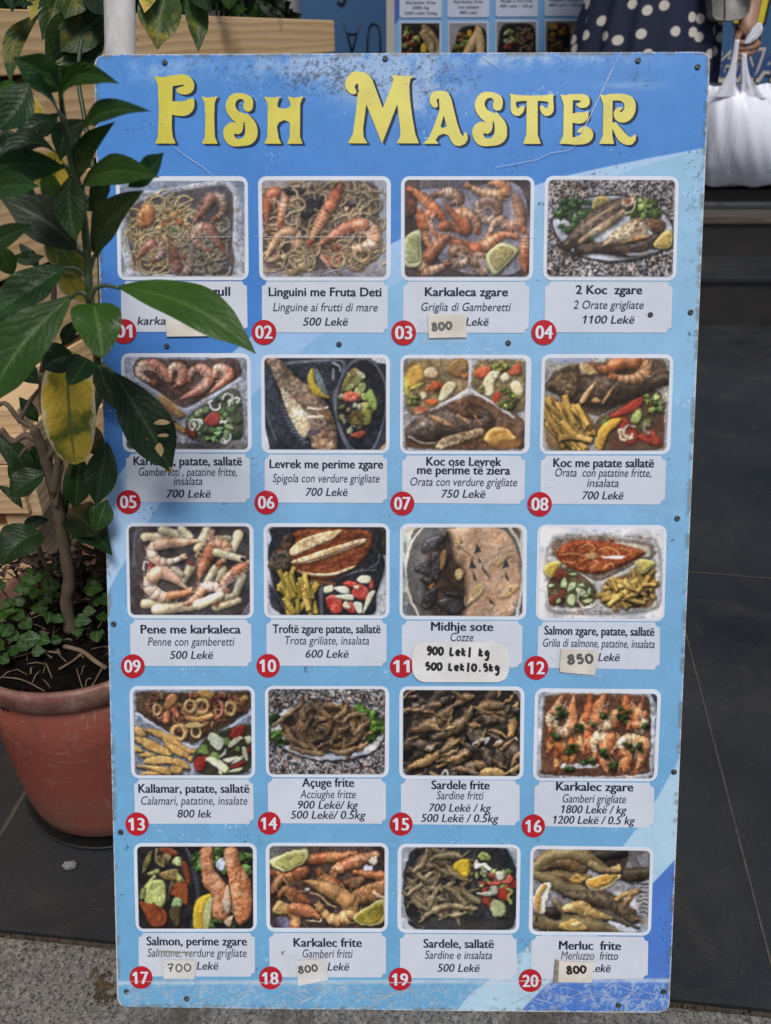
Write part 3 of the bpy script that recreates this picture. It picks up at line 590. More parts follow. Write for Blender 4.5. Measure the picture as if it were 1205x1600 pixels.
def d10(p):
    p.fill((176, 180, 192), .1, (150, 154, 166)); p.flat([(1000, 60), (1160, 60), (1160, 320), (1020, 280)], (72, 74, 62), (40, 42, 40), .6)
    p.blob([(130, 330), (160, 180), (220, 60), (1010, 60), (1090, 260), (1130, 400), (1060, 640), (980, 840), (300, 840), (190, 640)], (34, 36, 42), (52, 54, 62), 26, .2, k=.6); p.blob([(150, 560), (240, 780), (180, 770), (150, 700)], (60, 62, 72), None, 10)
    p.line([(160, 480), (200, 640), (300, 800)], 6, (96, 100, 112), .8); p.line([(580, 560), (590, 820)], 16, (92, 96, 108)); p.line([(640, 540), (900, 450), (1050, 440)], 7, (110, 114, 126), .8); p.line([(1000, 420), (1070, 380), (1085, 310)], 6, (130, 134, 146), .7)
    p.blob([(140, 400), (180, 290), (240, 250), (300, 150), (420, 95), (600, 85), (900, 90), (1020, 120), (1020, 230), (960, 340), (860, 430), (700, 520), (560, 530), (380, 480), (240, 460)], (118, 54, 28), (146, 76, 40), 40, .45, spec=.15)
    p.blob([(230, 220), (300, 130), (360, 150), (340, 240), (260, 270)], (62, 44, 40), (96, 72, 60), 26, .5); p.blob([(130, 400), (170, 300), (300, 270), (340, 380), (300, 450), (180, 460)], (54, 46, 42), (96, 82, 68), 30, .5)
    for q in [[(320, 270), (400, 190), (560, 130), (760, 95), (700, 170), (560, 230), (350, 320)], [(330, 370), (480, 310), (700, 240), (940, 170), (960, 210), (780, 280), (560, 360), (420, 390)], [(370, 440), (520, 470), (700, 460), (880, 400), (820, 450), (680, 490), (480, 490)]]: p.blob(q, (190, 152, 100), (226, 204, 164), 18, .3)
    for q in [[(350, 330), (560, 270), (760, 180), (1000, 160)], [(450, 390), (700, 380), (900, 300)]]: p.line(q, 12, (110, 48, 26), .8)
    p.line([(400, 385), (640, 310), (900, 215)], 4, (90, 60, 44)); p.line([(560, 340), (760, 290)], 3, (120, 90, 60)); p.line([(500, 530), (700, 560)], 14, (120, 70, 40)); p.line([(400, 540), (500, 555)], 10, (190, 190, 196), .8)
    p.fries([(220, 540), (330, 500), (540, 600), (540, 740), (300, 780)], 26, (120, 220), (18, 27), (.7, 2.2), (206, 178, 68), (190, 156, 50)); p.fries([(400, 560), (470, 580), (460, 700)], 3, (180, 240), (22, 28), (1.2, 1.5), (214, 188, 84))
    S = [(610, 620), (760, 560), (1000, 540), (1020, 660), (940, 800), (700, 800)]
    for q in [[(770, 560), (830, 530), (900, 560), (840, 590)], [(840, 640), (900, 560), (990, 600), (990, 690), (900, 690)], [(620, 690), (700, 650), (770, 700), (760, 800), (680, 810)], [(780, 760), (840, 710), (910, 760), (860, 815)], [(1000, 520), (1040, 540), (1030, 610), (1000, 600)]]: p.blob(q, (196, 52, 40), (214, 96, 80), 24, spec=.3)
    for q in [[(890, 520), (940, 485), (1010, 500), (1000, 550), (930, 555)], [(610, 590), (680, 570), (690, 620), (620, 640)], [(690, 590), (800, 580), (830, 640), (760, 640)], [(700, 660), (850, 650), (860, 700), (760, 690)], [(990, 640), (1050, 630), (960, 800), (945, 790)], [(860, 720), (930, 720), (940, 800), (900, 810)], [(770, 750), (800, 705), (840, 760), (820, 775)], [(860, 580), (910, 575), (900, 610)]]: p.blob(q, (222, 220, 204), (206, 206, 170), 12)

def d11(p):
    p.fill((196, 190, 176), .1); p.flat([(120, 160), (230, 130), (230, 600), (120, 600)], (170, 184, 176), None, .1); p.line([(150, 200), (150, 280)], 8, (110, 112, 110)); p.line([(130, 360), (140, 480)], 6, (90, 90, 90)); p.flat([(120, 600), (160, 600), (260, 810), (120, 810)], (120, 124, 116), None, .3)
    p.flat([(150, 420), (190, 240), (290, 60), (1010, 60), (1090, 220), (1110, 460), (1070, 800), (240, 810), (180, 640)], (104, 106, 104), (84, 82, 80), .2, True); p.line([(300, 60), (200, 200), (155, 400), (180, 620), (260, 800)], 9, (214, 206, 190)); p.line([(1000, 70), (1090, 230), (1110, 450), (1060, 800)], 12, (196, 190, 176))
    p.blob([(420, 140), (560, 75), (900, 75), (1040, 200), (1095, 440), (1060, 700), (980, 800), (640, 800), (480, 600), (440, 300)], (186, 146, 112), (198, 160, 126), 30, .14, k=.4, sh=.2)
    p.flat([(400, 160), (520, 120), (560, 330), (640, 430), (650, 700), (600, 790), (380, 790), (300, 500)], (44, 34, 30), (70, 52, 42), .5, True, 50)
    for q in [[(280, 240), (320, 170), (430, 130), (500, 110), (460, 190), (380, 250), (300, 285)], [(220, 420), (280, 370), (350, 370), (360, 450), (290, 460)], [(280, 680), (320, 600), (400, 560), (400, 660), (350, 740), (290, 730)], [(420, 680), (500, 640), (590, 660), (640, 720), (560, 790), (450, 740)], [(260, 490), (360, 480), (400, 520), (320, 540)], [(440, 300), (480, 240), (500, 350), (460, 420)], [(470, 600), (560, 590), (600, 640), (500, 640)], [(360, 300), (440, 290), (430, 480), (370, 500)]]: p.blob(q, (40, 36, 38), (70, 64, 66), 24, .4, spec=.45)
    p.blob([(435, 320), (460, 260), (490, 270), (470, 380), (440, 420)], (196, 160, 80), (150, 110, 60), 12); p.blob([(340, 560), (390, 520), (360, 580)], (170, 110, 50), None, 8); p.blob([(560, 430), (600, 410), (635, 440), (600, 500), (560, 490)], (176, 140, 96), (214, 190, 130), 16); p.flat([(590, 320), (640, 300), (650, 370), (600, 390)], (110, 76, 56), None, .1, True, 20, .6)
    for q in [[(545, 190), (580, 130), (610, 180), (580, 250)], [(690, 600), (760, 530), (800, 560), (760, 640), (660, 710)], [(900, 390), (930, 320), (1000, 300), (950, 360)], [(930, 640), (1010, 540), (1080, 560), (1000, 640)]]: p.blob(q, (206, 176, 110), (190, 150, 100), 14, .3)
    for a, b in [((640, 710), (800, 560)), ((820, 370), (1020, 240)), ((840, 300), (1040, 220)), ((910, 640), (1060, 540)), ((780, 470), (830, 490)), ((880, 790), (960, 750)), ((770, 190), (940, 230)), ((560, 215), (640, 210)), ((640, 640), (636, 700))]: p.line([a, b], 5, (216, 196, 164), .8)
    for q in [[(710, 290), (735, 205), (770, 270)], [(735, 290), (770, 360), (750, 370)], [(668, 415), (690, 320), (730, 400)], [(700, 420), (740, 515), (705, 500)], [(770, 370), (865, 525), (780, 420)], [(940, 410), (970, 330), (1000, 390)], [(965, 420), (1000, 515), (965, 490)], [(830, 640), (890, 715), (840, 690)], [(1030, 680), (1050, 725), (1035, 715)], [(1000, 560), (1020, 610), (1005, 600)]]: p.flat(q, (52, 54, 60), None, .1)
    p.line([(560, 200), (640, 270), (715, 330)], 4, (90, 70, 58)); p.haze((176, 160, 150), .08)

def d12(p):
    p.fill((206, 206, 212), .02); p.blob([(180, 300), (215, 170), (340, 115), (960, 125), (1060, 190), (1095, 320), (1090, 620), (1020, 720), (700, 750), (280, 740), (190, 650)], (150, 146, 142), (186, 184, 182), 16, .3, k=.6)
    p.ring([(195, 300), (225, 185), (340, 130), (950, 140), (1040, 200), (1065, 320), (1060, 610), (1000, 700), (700, 715), (290, 715), (205, 640)], 12, (206, 204, 204))
    p.blob([(230, 230), (300, 160), (640, 140), (980, 190), (1040, 240), (1020, 300), (760, 430), (610, 485), (540, 470), (280, 320)], (110, 92, 78), (140, 126, 112), 14, .25, k=.5); p.line([(280, 340), (440, 430), (590, 505), (760, 440), (900, 370)], 14, (196, 192, 190)); p.line([(600, 500), (600, 710)], 14, (186, 182, 180))
    p.blob([(210, 500), (330, 380), (440, 420), (575, 540), (570, 640), (480, 690), (260, 680), (215, 620)], (96, 66, 48), (110, 100, 70), 12, .3, k=.5); p.blob([(615, 600), (700, 480), (950, 400), (1035, 420), (1035, 640), (950, 700), (680, 690)], (150, 116, 60), (120, 88, 50), 12, .3, k=.5)
    p.blob([(730, 190), (860, 195), (1000, 230), (1010, 300), (940, 310), (820, 230)], (206, 196, 176), (176, 160, 136), 20); p.blob([(275, 270), (340, 195), (480, 170), (640, 180), (800, 210), (970, 262), (880, 330), (740, 390), (600, 435), (440, 410), (320, 350)], (150, 64, 26), (176, 88, 40), 36, .4, spec=.15)
    for q in [[(460, 230), (520, 200), (570, 230), (540, 260)], [(600, 250), (680, 225), (760, 270), (740, 310)], [(470, 330), (540, 310), (590, 350), (540, 390)], [(640, 390), (700, 350), (720, 380)], [(320, 280), (420, 275), (540, 300)], [(330, 340), (420, 350)], [(780, 230), (860, 260)]]: p.line(q, 5, (214, 150, 90), .9)
    p.blob([(500, 280), (580, 270), (590, 310), (520, 320)], (206, 176, 120), (190, 140, 80), 12, .3); p.flat([(615, 290), (660, 298), (720, 290), (820, 295), (780, 318), (700, 312), (640, 310)], (226, 226, 232)); p.flat([(680, 160), (735, 170), (720, 190), (690, 185)], (130, 54, 26))
    p.lemon([(172, 390), (230, 345), (312, 345), (280, 420), (235, 470), (190, 440)], (214, 196, 80), (206, 180, 60), (226, 212, 130)); p.chips([(280, 400), (330, 400), (340, 460), (280, 470)], 4, [(150, 62, 44)], (30, 46)); p.chips([(230, 590), (340, 570), (340, 650), (230, 650)], 6, [(160, 66, 46), (176, 84, 60)], (30, 48))
    for q in [[(300, 540), (310, 480), (350, 455), (360, 540)], [(360, 580), (365, 510), (420, 490), (430, 540)], [(415, 560), (450, 530), (540, 600), (470, 620)], [(420, 530), (480, 500), (500, 540)], [(460, 650), (520, 620), (570, 640), (520, 670)], [(350, 660), (370, 590), (430, 600), (410, 690)], [(260, 660), (290, 615), (315, 640), (290, 670)], [(200, 530), (220, 505), (275, 520), (230, 545)], [(360, 430), (420, 420), (440, 445), (380, 450)], [(500, 580), (540, 520), (545, 600)]]: p.blob(q, (186, 200, 146), (206, 214, 170), 10, edge=(74, 96, 50), ew=9)
    p.onion([(420, 640), (560, 560), (560, 660)], 3, 6, (214, 214, 200)); p.fries([(640, 620), (720, 500), (900, 430), (1010, 460), (1000, 620), (860, 680), (680, 660)], 44, (110, 200), (14, 21), (-1.2, 1.4), (212, 176, 84), (196, 150, 60)); p.fries([(990, 510), (1040, 520), (1010, 540)], 1, (110, 120), (12, 15), (-.05, .05))
    p.lemon([(892, 340), (960, 318), (1048, 348), (1000, 410), (940, 435), (905, 390)], (212, 196, 90), (206, 186, 80), (228, 214, 140))

def d13(p):
    p.foil([(90, 55), (1130, 55), (1130, 810), (90, 810)], (130, 140, 158), False)
    p.blob([(130, 150), (180, 85), (640, 95), (1050, 80), (1100, 120), (1095, 230), (860, 400), (620, 520), (560, 510), (260, 340), (140, 250)], (62, 48, 36), (84, 66, 46), 14, .35, k=.5); p.line([(130, 270), (400, 440), (620, 555), (860, 430), (1110, 260)], 12, (172, 180, 200)); p.line([(615, 550), (600, 800)], 13, (150, 156, 172))
    T = [(170, 200), (260, 120), (640, 110), (1080, 110), (1080, 220), (820, 360), (600, 480), (300, 320)]
    p.chips(T, 100, [(150, 108, 60), (120, 70, 46), (170, 128, 72), (140, 74, 60)], (16, 38)); p.noodles(T, 34, 11, (150, 96, 66), (24, 60), .95)
    for c, r, w in [((310, 240), 40, 12), ((690, 210), 56, 20), ((590, 210), 50, 16), ((930, 230), 52, 16), ((495, 435), 58, 22), ((640, 430), 46, 10)]:
        p.tube([(c[0] + r * math.cos(a) * (.85 if r < 55 else 1), c[1] + r * math.sin(a)) for a in np.linspace(0, 6.3, 12)], w, (190, 160, 108), (170, 130, 76), tex=.2)
    p.tube([(390, 330), (400, 250), (430, 220), (480, 290)], [34, 30, 26, 20], (166, 82, 58), (190, 120, 80), tex=.3); p.tube([(860, 180), (860, 250), (830, 300)], 16, (176, 104, 84), None); p.tube([(760, 230), (770, 160), (830, 130), (890, 130)], 14, (112, 52, 44), (90, 44, 36)); p.blob([(660, 80), (730, 66), (800, 110), (760, 150), (680, 130)], (176, 140, 70), (150, 110, 56), 24, .4); p.blob([(360, 190), (420, 100), (480, 130), (470, 180), (390, 240)], (190, 140, 84), (160, 100, 60), 26, .4); p.blob([(1010, 160), (1060, 110), (1090, 150), (1040, 180)], (166, 130, 70), None, 20, .3); p.tube([(570, 310), (660, 320), (770, 290)], 24, (196, 148, 84), (170, 120, 66)); p.blob([(540, 390), (600, 340), (720, 370), (640, 400)], (186, 162, 106), (160, 130, 80), 16)
    for q in [[(110, 390), (170, 385), (220, 460), (130, 470)], [(190, 410), (260, 400), (420, 450), (560, 560), (640, 580), (600, 620), (440, 540), (240, 440)], [(110, 490), (200, 475), (340, 540), (430, 590), (430, 630), (330, 620), (200, 560)], [(340, 460), (420, 520), (560, 600), (590, 640), (500, 640), (400, 570)], [(130, 620), (220, 600), (300, 630), (200, 650)], [(190, 690), (250, 640), (400, 640), (530, 680), (585, 740), (540, 745), (400, 700), (280, 710)], [(120, 720), (260, 715), (400, 730), (445, 790), (380, 800), (240, 750)], [(160, 800), (240, 760), (340, 800)], [(430, 720), (520, 730), (500, 790), (430, 780)], [(110, 540), (200, 590), (120, 600)], [(540, 640), (610, 640), (600, 690)]]: p.blob(q, (190, 144, 76), (206, 166, 92), 22, .2, sh=.7)
    p.blob([(640, 600), (760, 460), (1060, 360), (1115, 420), (1115, 700), (1020, 790), (700, 790), (620, 700)], (62, 46, 40), (58, 66, 44), 12, .3, k=.4)
    for q in [[(920, 460), (970, 390), (1060, 370), (1050, 460), (960, 490)], [(620, 700), (660, 640), (730, 640), (710, 750), (650, 770)], [(930, 740), (1020, 680), (1070, 690), (1000, 740)], [(1070, 580), (1110, 560), (1110, 620)]]: p.blob(q, (156, 44, 36), (130, 34, 30), 22)
    for q in [[(640, 600), (680, 540), (740, 550), (740, 620)], [(740, 640), (790, 590), (860, 640), (800, 680)], [(860, 480), (920, 480), (930, 540), (870, 540)], [(960, 580), (1010, 540), (1010, 600)]]: p.blob(q, (130, 150, 90), (96, 120, 60), 12, edge=(64, 90, 44))
    for q in [[(740, 470), (780, 435), (880, 500), (840, 580), (760, 530)], [(910, 560), (950, 490), (1020, 465), (1040, 490), (960, 550)], [(1060, 470), (1110, 470), (1110, 520), (1070, 520)], [(1030, 560), (1070, 560), (1090, 670), (1050, 660)], [(840, 650), (890, 570), (890, 620)], [(870, 660), (1000, 640), (990, 670), (900, 690)], [(940, 710), (1030, 630), (1030, 670)], [(720, 660), (800, 650), (920, 730), (880, 780), (800, 720)], [(910, 770), (1040, 735), (1010, 775)], [(830, 740), (870, 790), (840, 790)]]: p.blob(q, (196, 200, 186), (180, 190, 150), 10)

def d14(p):
    p.granite(); plate(p, [(120, 440), (200, 270), (400, 195), (620, 175), (860, 200), (1060, 310), (1128, 440), (1060, 590), (880, 670), (640, 695), (380, 650), (190, 550)])
    p.lettuce([(830, 210), (980, 210), (1120, 330), (1110, 400), (900, 580), (900, 400)], 50, (88, 142, 40), (130, 176, 66), (34, 62)); p.lettuce([(120, 330), (190, 280), (210, 370), (140, 380)], 8, (50, 84, 40), (74, 110, 52), (26, 44)); p.lettuce([(130, 460), (240, 430), (310, 540), (200, 540)], 16, (84, 132, 44), (110, 156, 60), (26, 44))
    R = [(230, 340), (400, 220), (620, 200), (820, 220), (980, 330), (980, 480), (880, 600), (620, 620), (330, 570), (230, 430)]
    p.flat(R, (58, 46, 40), (40, 32, 30), .3, True, 20)
    for i in range(95):
        x, y = p.inpoly(R); t = math.atan2(y - 400, x - 600) + 1.57 + p.rn.uniform(-.7, .7); l = p.rn.uniform(70, 130); b = p.rn.uniform(-30, 30); dx, dy = math.cos(t) * l, math.sin(t) * l * .7
        f = p.rn.uniform(.7, 1.15); p.tube([(x - dx, y - dy), (x - dy * b / 100, y + dx * b / 100), (x + dx, y + dy)], [8, 27, 25, 12], (150 * f, 114 * f, 74 * f), (84 * f, 66 * f, 50 * f), tex=.5, spec=.2)
    for q in [[(400, 130), (410, 240), (420, 330)], [(470, 160), (540, 230), (660, 310)], [(810, 170), (770, 260), (690, 320)], [(390, 200), (300, 270), (160, 380)], [(280, 430), (340, 510), (450, 570)], [(760, 350), (840, 290), (960, 280)], [(860, 470), (920, 400), (1000, 350)], [(300, 570), (420, 610), (590, 640)], [(650, 600), (760, 620), (880, 580)]]: p.tube(q, [10, 28, 26, 16], (150, 120, 84), (104, 82, 60), tex=.3, spec=.18)

def d15(p):
    p.fill((52, 46, 42), .3, (38, 34, 34)); R = [(130, 70), (1110, 70), (1110, 790), (130, 790)]
    for i in range(26):
        x, y = p.inpoly(R); t = p.rn.uniform(-.9, -.2) if x < 600 else p.rn.uniform(-1.8, .6); l = p.rn.uniform(120, 190); dx, dy = math.cos(t) * l, math.sin(t) * l; f = p.rn.uniform(.7, 1)
        p.tube([(x - dx, y - dy), (x + p.rn.uniform(-20, 20), y + p.rn.uniform(-20, 20)), (x + dx, y + dy)], [14, 52, 44, 18], (104 * f, 84 * f, 62 * f), (66 * f, 60 * f, 56 * f), tex=.45, spec=.16)
    A = [([(140, 240), (260, 225), (430, 190), (560, 130)], 40, 0), ([(210, 410), (330, 370), (430, 310), (560, 200)], 52, 1), ([(380, 470), (520, 410), (640, 330), (710, 220)], 52, 1), ([(560, 200), (660, 130), (715, 120)], 40, 1), ([(760, 220), (860, 190), (1010, 220)], 42, 1), ([(740, 330), (840, 310), (1000, 320)], 50, 1), ([(190, 720), (330, 660), (440, 590)], 44, 2), ([(450, 590), (540, 520), (640, 480)], 46, 1), ([(470, 630), (600, 640), (720, 540)], 52, 1), ([(620, 760), (720, 700), (830, 690)], 50, 1), ([(1040, 240), (1050, 350), (1030, 440)], 42, 2), ([(1090, 180), (1060, 230), (1040, 280)], 30, 2), ([(1050, 500), (1070, 580), (1080, 650)], 42, 0), ([(800, 560), (850, 630), (870, 680)], 50, 0), ([(930, 560), (940, 650), (920, 740)], 48, 0), ([(790, 760), (880, 750), (990, 770)], 44, 2), ([(1000, 770), (1070, 730), (1110, 690)], 28, 2), ([(520, 680), (560, 760), (540, 790)], 40, 0), ([(700, 420), (740, 440), (780, 500)], 66, 0), ([(210, 520), (300, 530), (400, 560)], 46, 0)]
    for q, r, k in A:
        c, c2 = [((78, 66, 58), (120, 100, 84)), ((150, 114, 70), (84, 70, 58)), ((190, 152, 92), (150, 112, 64))][k]
        p.tube(q, [r * .4, r, r * .95, r * .45], c, c2, tex=.5, spec=.2, sh=.7)
    for i in range(46):
        x, y = p.inpoly(R); t = p.rn.uniform(-1.3, .8); l = p.rn.uniform(40, 90); dx, dy = math.cos(t) * l, math.sin(t) * l; f = p.rn.uniform(.7, 1.15)
        p.tube([(x - dx, y - dy), (x + p.rn.uniform(-14, 14), y + p.rn.uniform(-14, 14)), (x + dx, y + dy)], [4, p.rn.uniform(14, 30), 5], *p.rn.choice([((170 * f, 130 * f, 82 * f), (120, 92, 62)), ((70 * f, 60 * f, 54 * f), (104, 88, 72)), ((190 * f, 152 * f, 100 * f), (140, 106, 64))]), tex=.6, spec=.2, sh=.6)
    for q in [[(740, 500), (760, 480), (720, 520)], [(920, 500), (950, 480), (930, 495)], [(790, 490), (850, 470), (820, 510)], [(340, 545), (370, 555)], [(1070, 465), (1090, 480)], [(450, 780), (500, 740), (500, 790)]]: p.line(q, 9, (206, 206, 210), .8)
    p.line([(1060, 75), (1100, 100), (1116, 150)], 8, (170, 174, 180), .7); p.line([(140, 720), (150, 780)], 8, (190, 200, 210), .7); p.line([(130, 235), (200, 228), (270, 222)], 9, (196, 156, 110)); p.line([(180, 475), (260, 470)], 7, (200, 160, 100))

def d16(p):
    p.fill((90, 86, 92), .2); p.foil([(150, 75), (1120, 85), (1090, 775), (140, 775)], (172, 178, 188), False); p.flat([(1060, 90), (1120, 90), (1100, 780), (1040, 780), (1095, 660), (1100, 200)], (58, 60, 70), None, .2)
    p.blob([(205, 190), (260, 110), (600, 95), (960, 105), (1050, 180), (1050, 640), (980, 740), (260, 745), (185, 660)], (92, 56, 40), (112, 74, 52), 16, .35, k=.5); p.ring([(195, 190), (250, 98), (600, 85), (980, 95), (1070, 180), (1065, 650), (990, 755), (250, 760), (172, 660)], 14, (190, 196, 206))
    p.flat([(320, 660), (480, 650), (640, 660), (600, 690), (340, 690)], (206, 206, 210), None, .3, True)
    A = dict(c=(196, 128, 70), c2=(214, 170, 116), head=(182, 92, 44)); W = dict(c=(200, 158, 112), c2=(226, 206, 176), head=(196, 112, 60))
    p.shrimp([(260, 380), (250, 290), (300, 220), (360, 110)], 40, **W); p.shrimp([(320, 280), (300, 370), (370, 400), (430, 350), (430, 240), (450, 110)], 44, side=-1, **W)
    p.shrimp([(570, 370), (520, 350), (560, 260), (580, 110)], 44, **A); p.shrimp([(700, 250), (730, 330), (690, 350), (630, 300), (650, 190), (690, 100)], 50, side=1, **W); p.shrimp([(780, 340), (770, 270), (850, 240), (860, 110)], 46, **A); p.shrimp([(890, 360), (900, 280), (880, 200)], 44, **A); p.shrimp([(1010, 260), (1010, 350), (960, 370), (950, 280), (990, 160)], 44, side=1, **W)
    for q in [[(240, 560), (270, 470), (290, 420)], [(300, 700), (320, 600), (320, 490)], [(430, 640), (430, 540), (420, 460)], [(390, 640), (350, 560), (330, 500)]]: p.shrimp(q, 36, c=(196, 112, 50), c2=(214, 150, 84), head=(170, 84, 40))
    p.shrimp([(530, 560), (500, 500), (530, 430), (570, 470), (560, 570)], 40, **A); p.shrimp([(620, 590), (600, 500), (650, 440), (700, 500), (690, 640), (710, 720)], 50, side=-1, **W); p.shrimp([(760, 560), (780, 480), (740, 450), (740, 540)], 40, c=(206, 120, 50), c2=(220, 180, 130)); p.shrimp([(840, 560), (820, 490), (880, 460), (950, 470), (1010, 500), (990, 600), (950, 700)], 50, side=1, **W); p.shrimp([(820, 580), (870, 610), (850, 720)], 46, **A)
    for q in [[(300, 200), (400, 200), (420, 250), (300, 310)], [(440, 340), (600, 330), (580, 400), (460, 400)], [(760, 200), (930, 200), (930, 260), (780, 290)], [(790, 270), (870, 260), (860, 330)], [(370, 500), (470, 500), (460, 560), (380, 570)], [(620, 530), (680, 530), (760, 630), (700, 610)], [(840, 490), (980, 490), (990, 560), (860, 540)], [(470, 610), (600, 610), (600, 660), (480, 650)], [(270, 420), (330, 430), (300, 470)], [(640, 250), (700, 260), (690, 290)], [(700, 640), (780, 640), (750, 730)], [(360, 690), (450, 690), (420, 720)], [(980, 340), (1040, 340), (1010, 370)]]: p.lettuce(q, 9, (58, 92, 36), (92, 124, 56), (14, 30))

def d17(p):
    p.fill((36, 34, 38), .2, (50, 48, 54)); p.line([(540, 80), (600, 240), (640, 500), (580, 790)], 16, (66, 66, 76), .9); p.line([(545, 80), (600, 200)], 5, (110, 112, 122), .8)
    for q, c, c2 in [([(290, 90), (380, 75), (465, 110), (460, 150), (360, 140)], (150, 78, 44), (110, 52, 34)), ([(190, 160), (240, 100), (240, 160), (200, 260), (150, 300)], (140, 146, 74), (90, 80, 44)), ([(280, 160), (380, 130), (410, 180), (320, 260)], (84, 62, 44), (130, 120, 72)), ([(420, 220), (440, 165), (490, 165), (500, 240)], (150, 172, 110), (170, 190, 130)), ([(200, 300), (290, 260), (310, 300), (220, 320)], (150, 158, 90), None), ([(310, 300), (460, 260), (470, 350), (420, 370), (330, 350)], (166, 150, 80), (120, 90, 50)), ([(500, 220), (540, 200), (580, 330), (560, 420), (530, 330)], (164, 74, 36), (130, 56, 30)), ([(180, 560), (220, 380), (350, 380), (345, 590)], (166, 176, 86), (196, 204, 120)), ([(130, 520), (150, 430), (190, 460), (170, 530)], (140, 150, 80), None), ([(400, 480), (450, 380), (540, 370), (560, 560), (530, 580), (440, 510)], (166, 84, 42), (140, 66, 34)), ([(380, 560), (400, 380), (440, 390), (410, 460)], (80, 62, 44), (120, 106, 70)), ([(130, 550), (220, 570), (330, 600), (375, 680), (350, 760), (240, 770), (190, 680)], (176, 86, 40), (140, 62, 32)), ([(410, 570), (440, 515), (500, 530), (495, 600), (430, 600)], (140, 180, 120), None), ([(390, 640), (430, 590), (495, 600), (480, 760), (420, 740)], (96, 84, 52), (60, 50, 38)), ([(470, 300), (520, 370), (460, 370)], (160, 168, 90), None)]: p.blob(q, c, c2, 20, .35)
    p.line([(180, 420), (260, 325)], 12, (170, 180, 110)); p.line([(250, 560), (330, 650), (330, 720)], 10, (120, 54, 30), .8); p.line([(280, 90), (280, 200), (340, 240)], 9, (150, 146, 84), .9)
    p.lettuce([(600, 150), (660, 110), (660, 290), (610, 260)], 14, (70, 110, 48), (104, 146, 66), (28, 50)); p.lettuce([(770, 90), (870, 90), (880, 300), (780, 200)], 16, (84, 124, 48), (120, 160, 74), (28, 50)); p.lettuce([(1010, 140), (1110, 150), (1120, 330), (1030, 260)], 16, (84, 126, 50), (120, 164, 76), (34, 56)); p.lettuce([(740, 720), (960, 700), (1000, 780), (750, 780)], 14, (90, 130, 56), (130, 170, 86), (24, 44)); p.blob([(800, 220), (850, 165), (885, 230), (860, 280), (810, 260)], (186, 194, 214), None, 12)
    for q in [[(665, 90), (770, 80), (790, 270), (880, 380), (930, 500), (930, 660), (880, 720), (770, 680), (760, 500), (690, 400), (670, 230)], [(870, 100), (980, 80), (1020, 220), (1100, 360), (1120, 560), (1090, 700), (1010, 755), (960, 680), (930, 480), (900, 280)]]: p.blob(q, (176, 104, 60), (206, 144, 100), 46, .25, spec=.15)
    for cx_, cy_ in [(820, 380), (1010, 450), (1000, 600), (720, 200), (940, 180), (840, 560)]:
        for r in (16, 34, 54, 74): p.line([(cx_ + r * math.cos(a), cy_ + r * math.sin(a) * .8) for a in np.linspace(.3 + r * .02, 3.2 + r * .02, 6)], 4.5, (218, 180, 140), .75)
    p.blob([(860, 540), (900, 400), (930, 500), (920, 640), (880, 640)], (206, 184, 156), (176, 130, 96), 16, .4); p.blob([(870, 720), (950, 670), (920, 770)], (206, 180, 146), None, 12)
    p.blob([(600, 660), (630, 540), (700, 490), (765, 495), (700, 620), (690, 790), (610, 790)], (214, 180, 34), (200, 166, 30), 24, .08); p.blob([(690, 790), (695, 620), (765, 500), (760, 640), (740, 780)], (190, 190, 130), (170, 176, 110), 10)

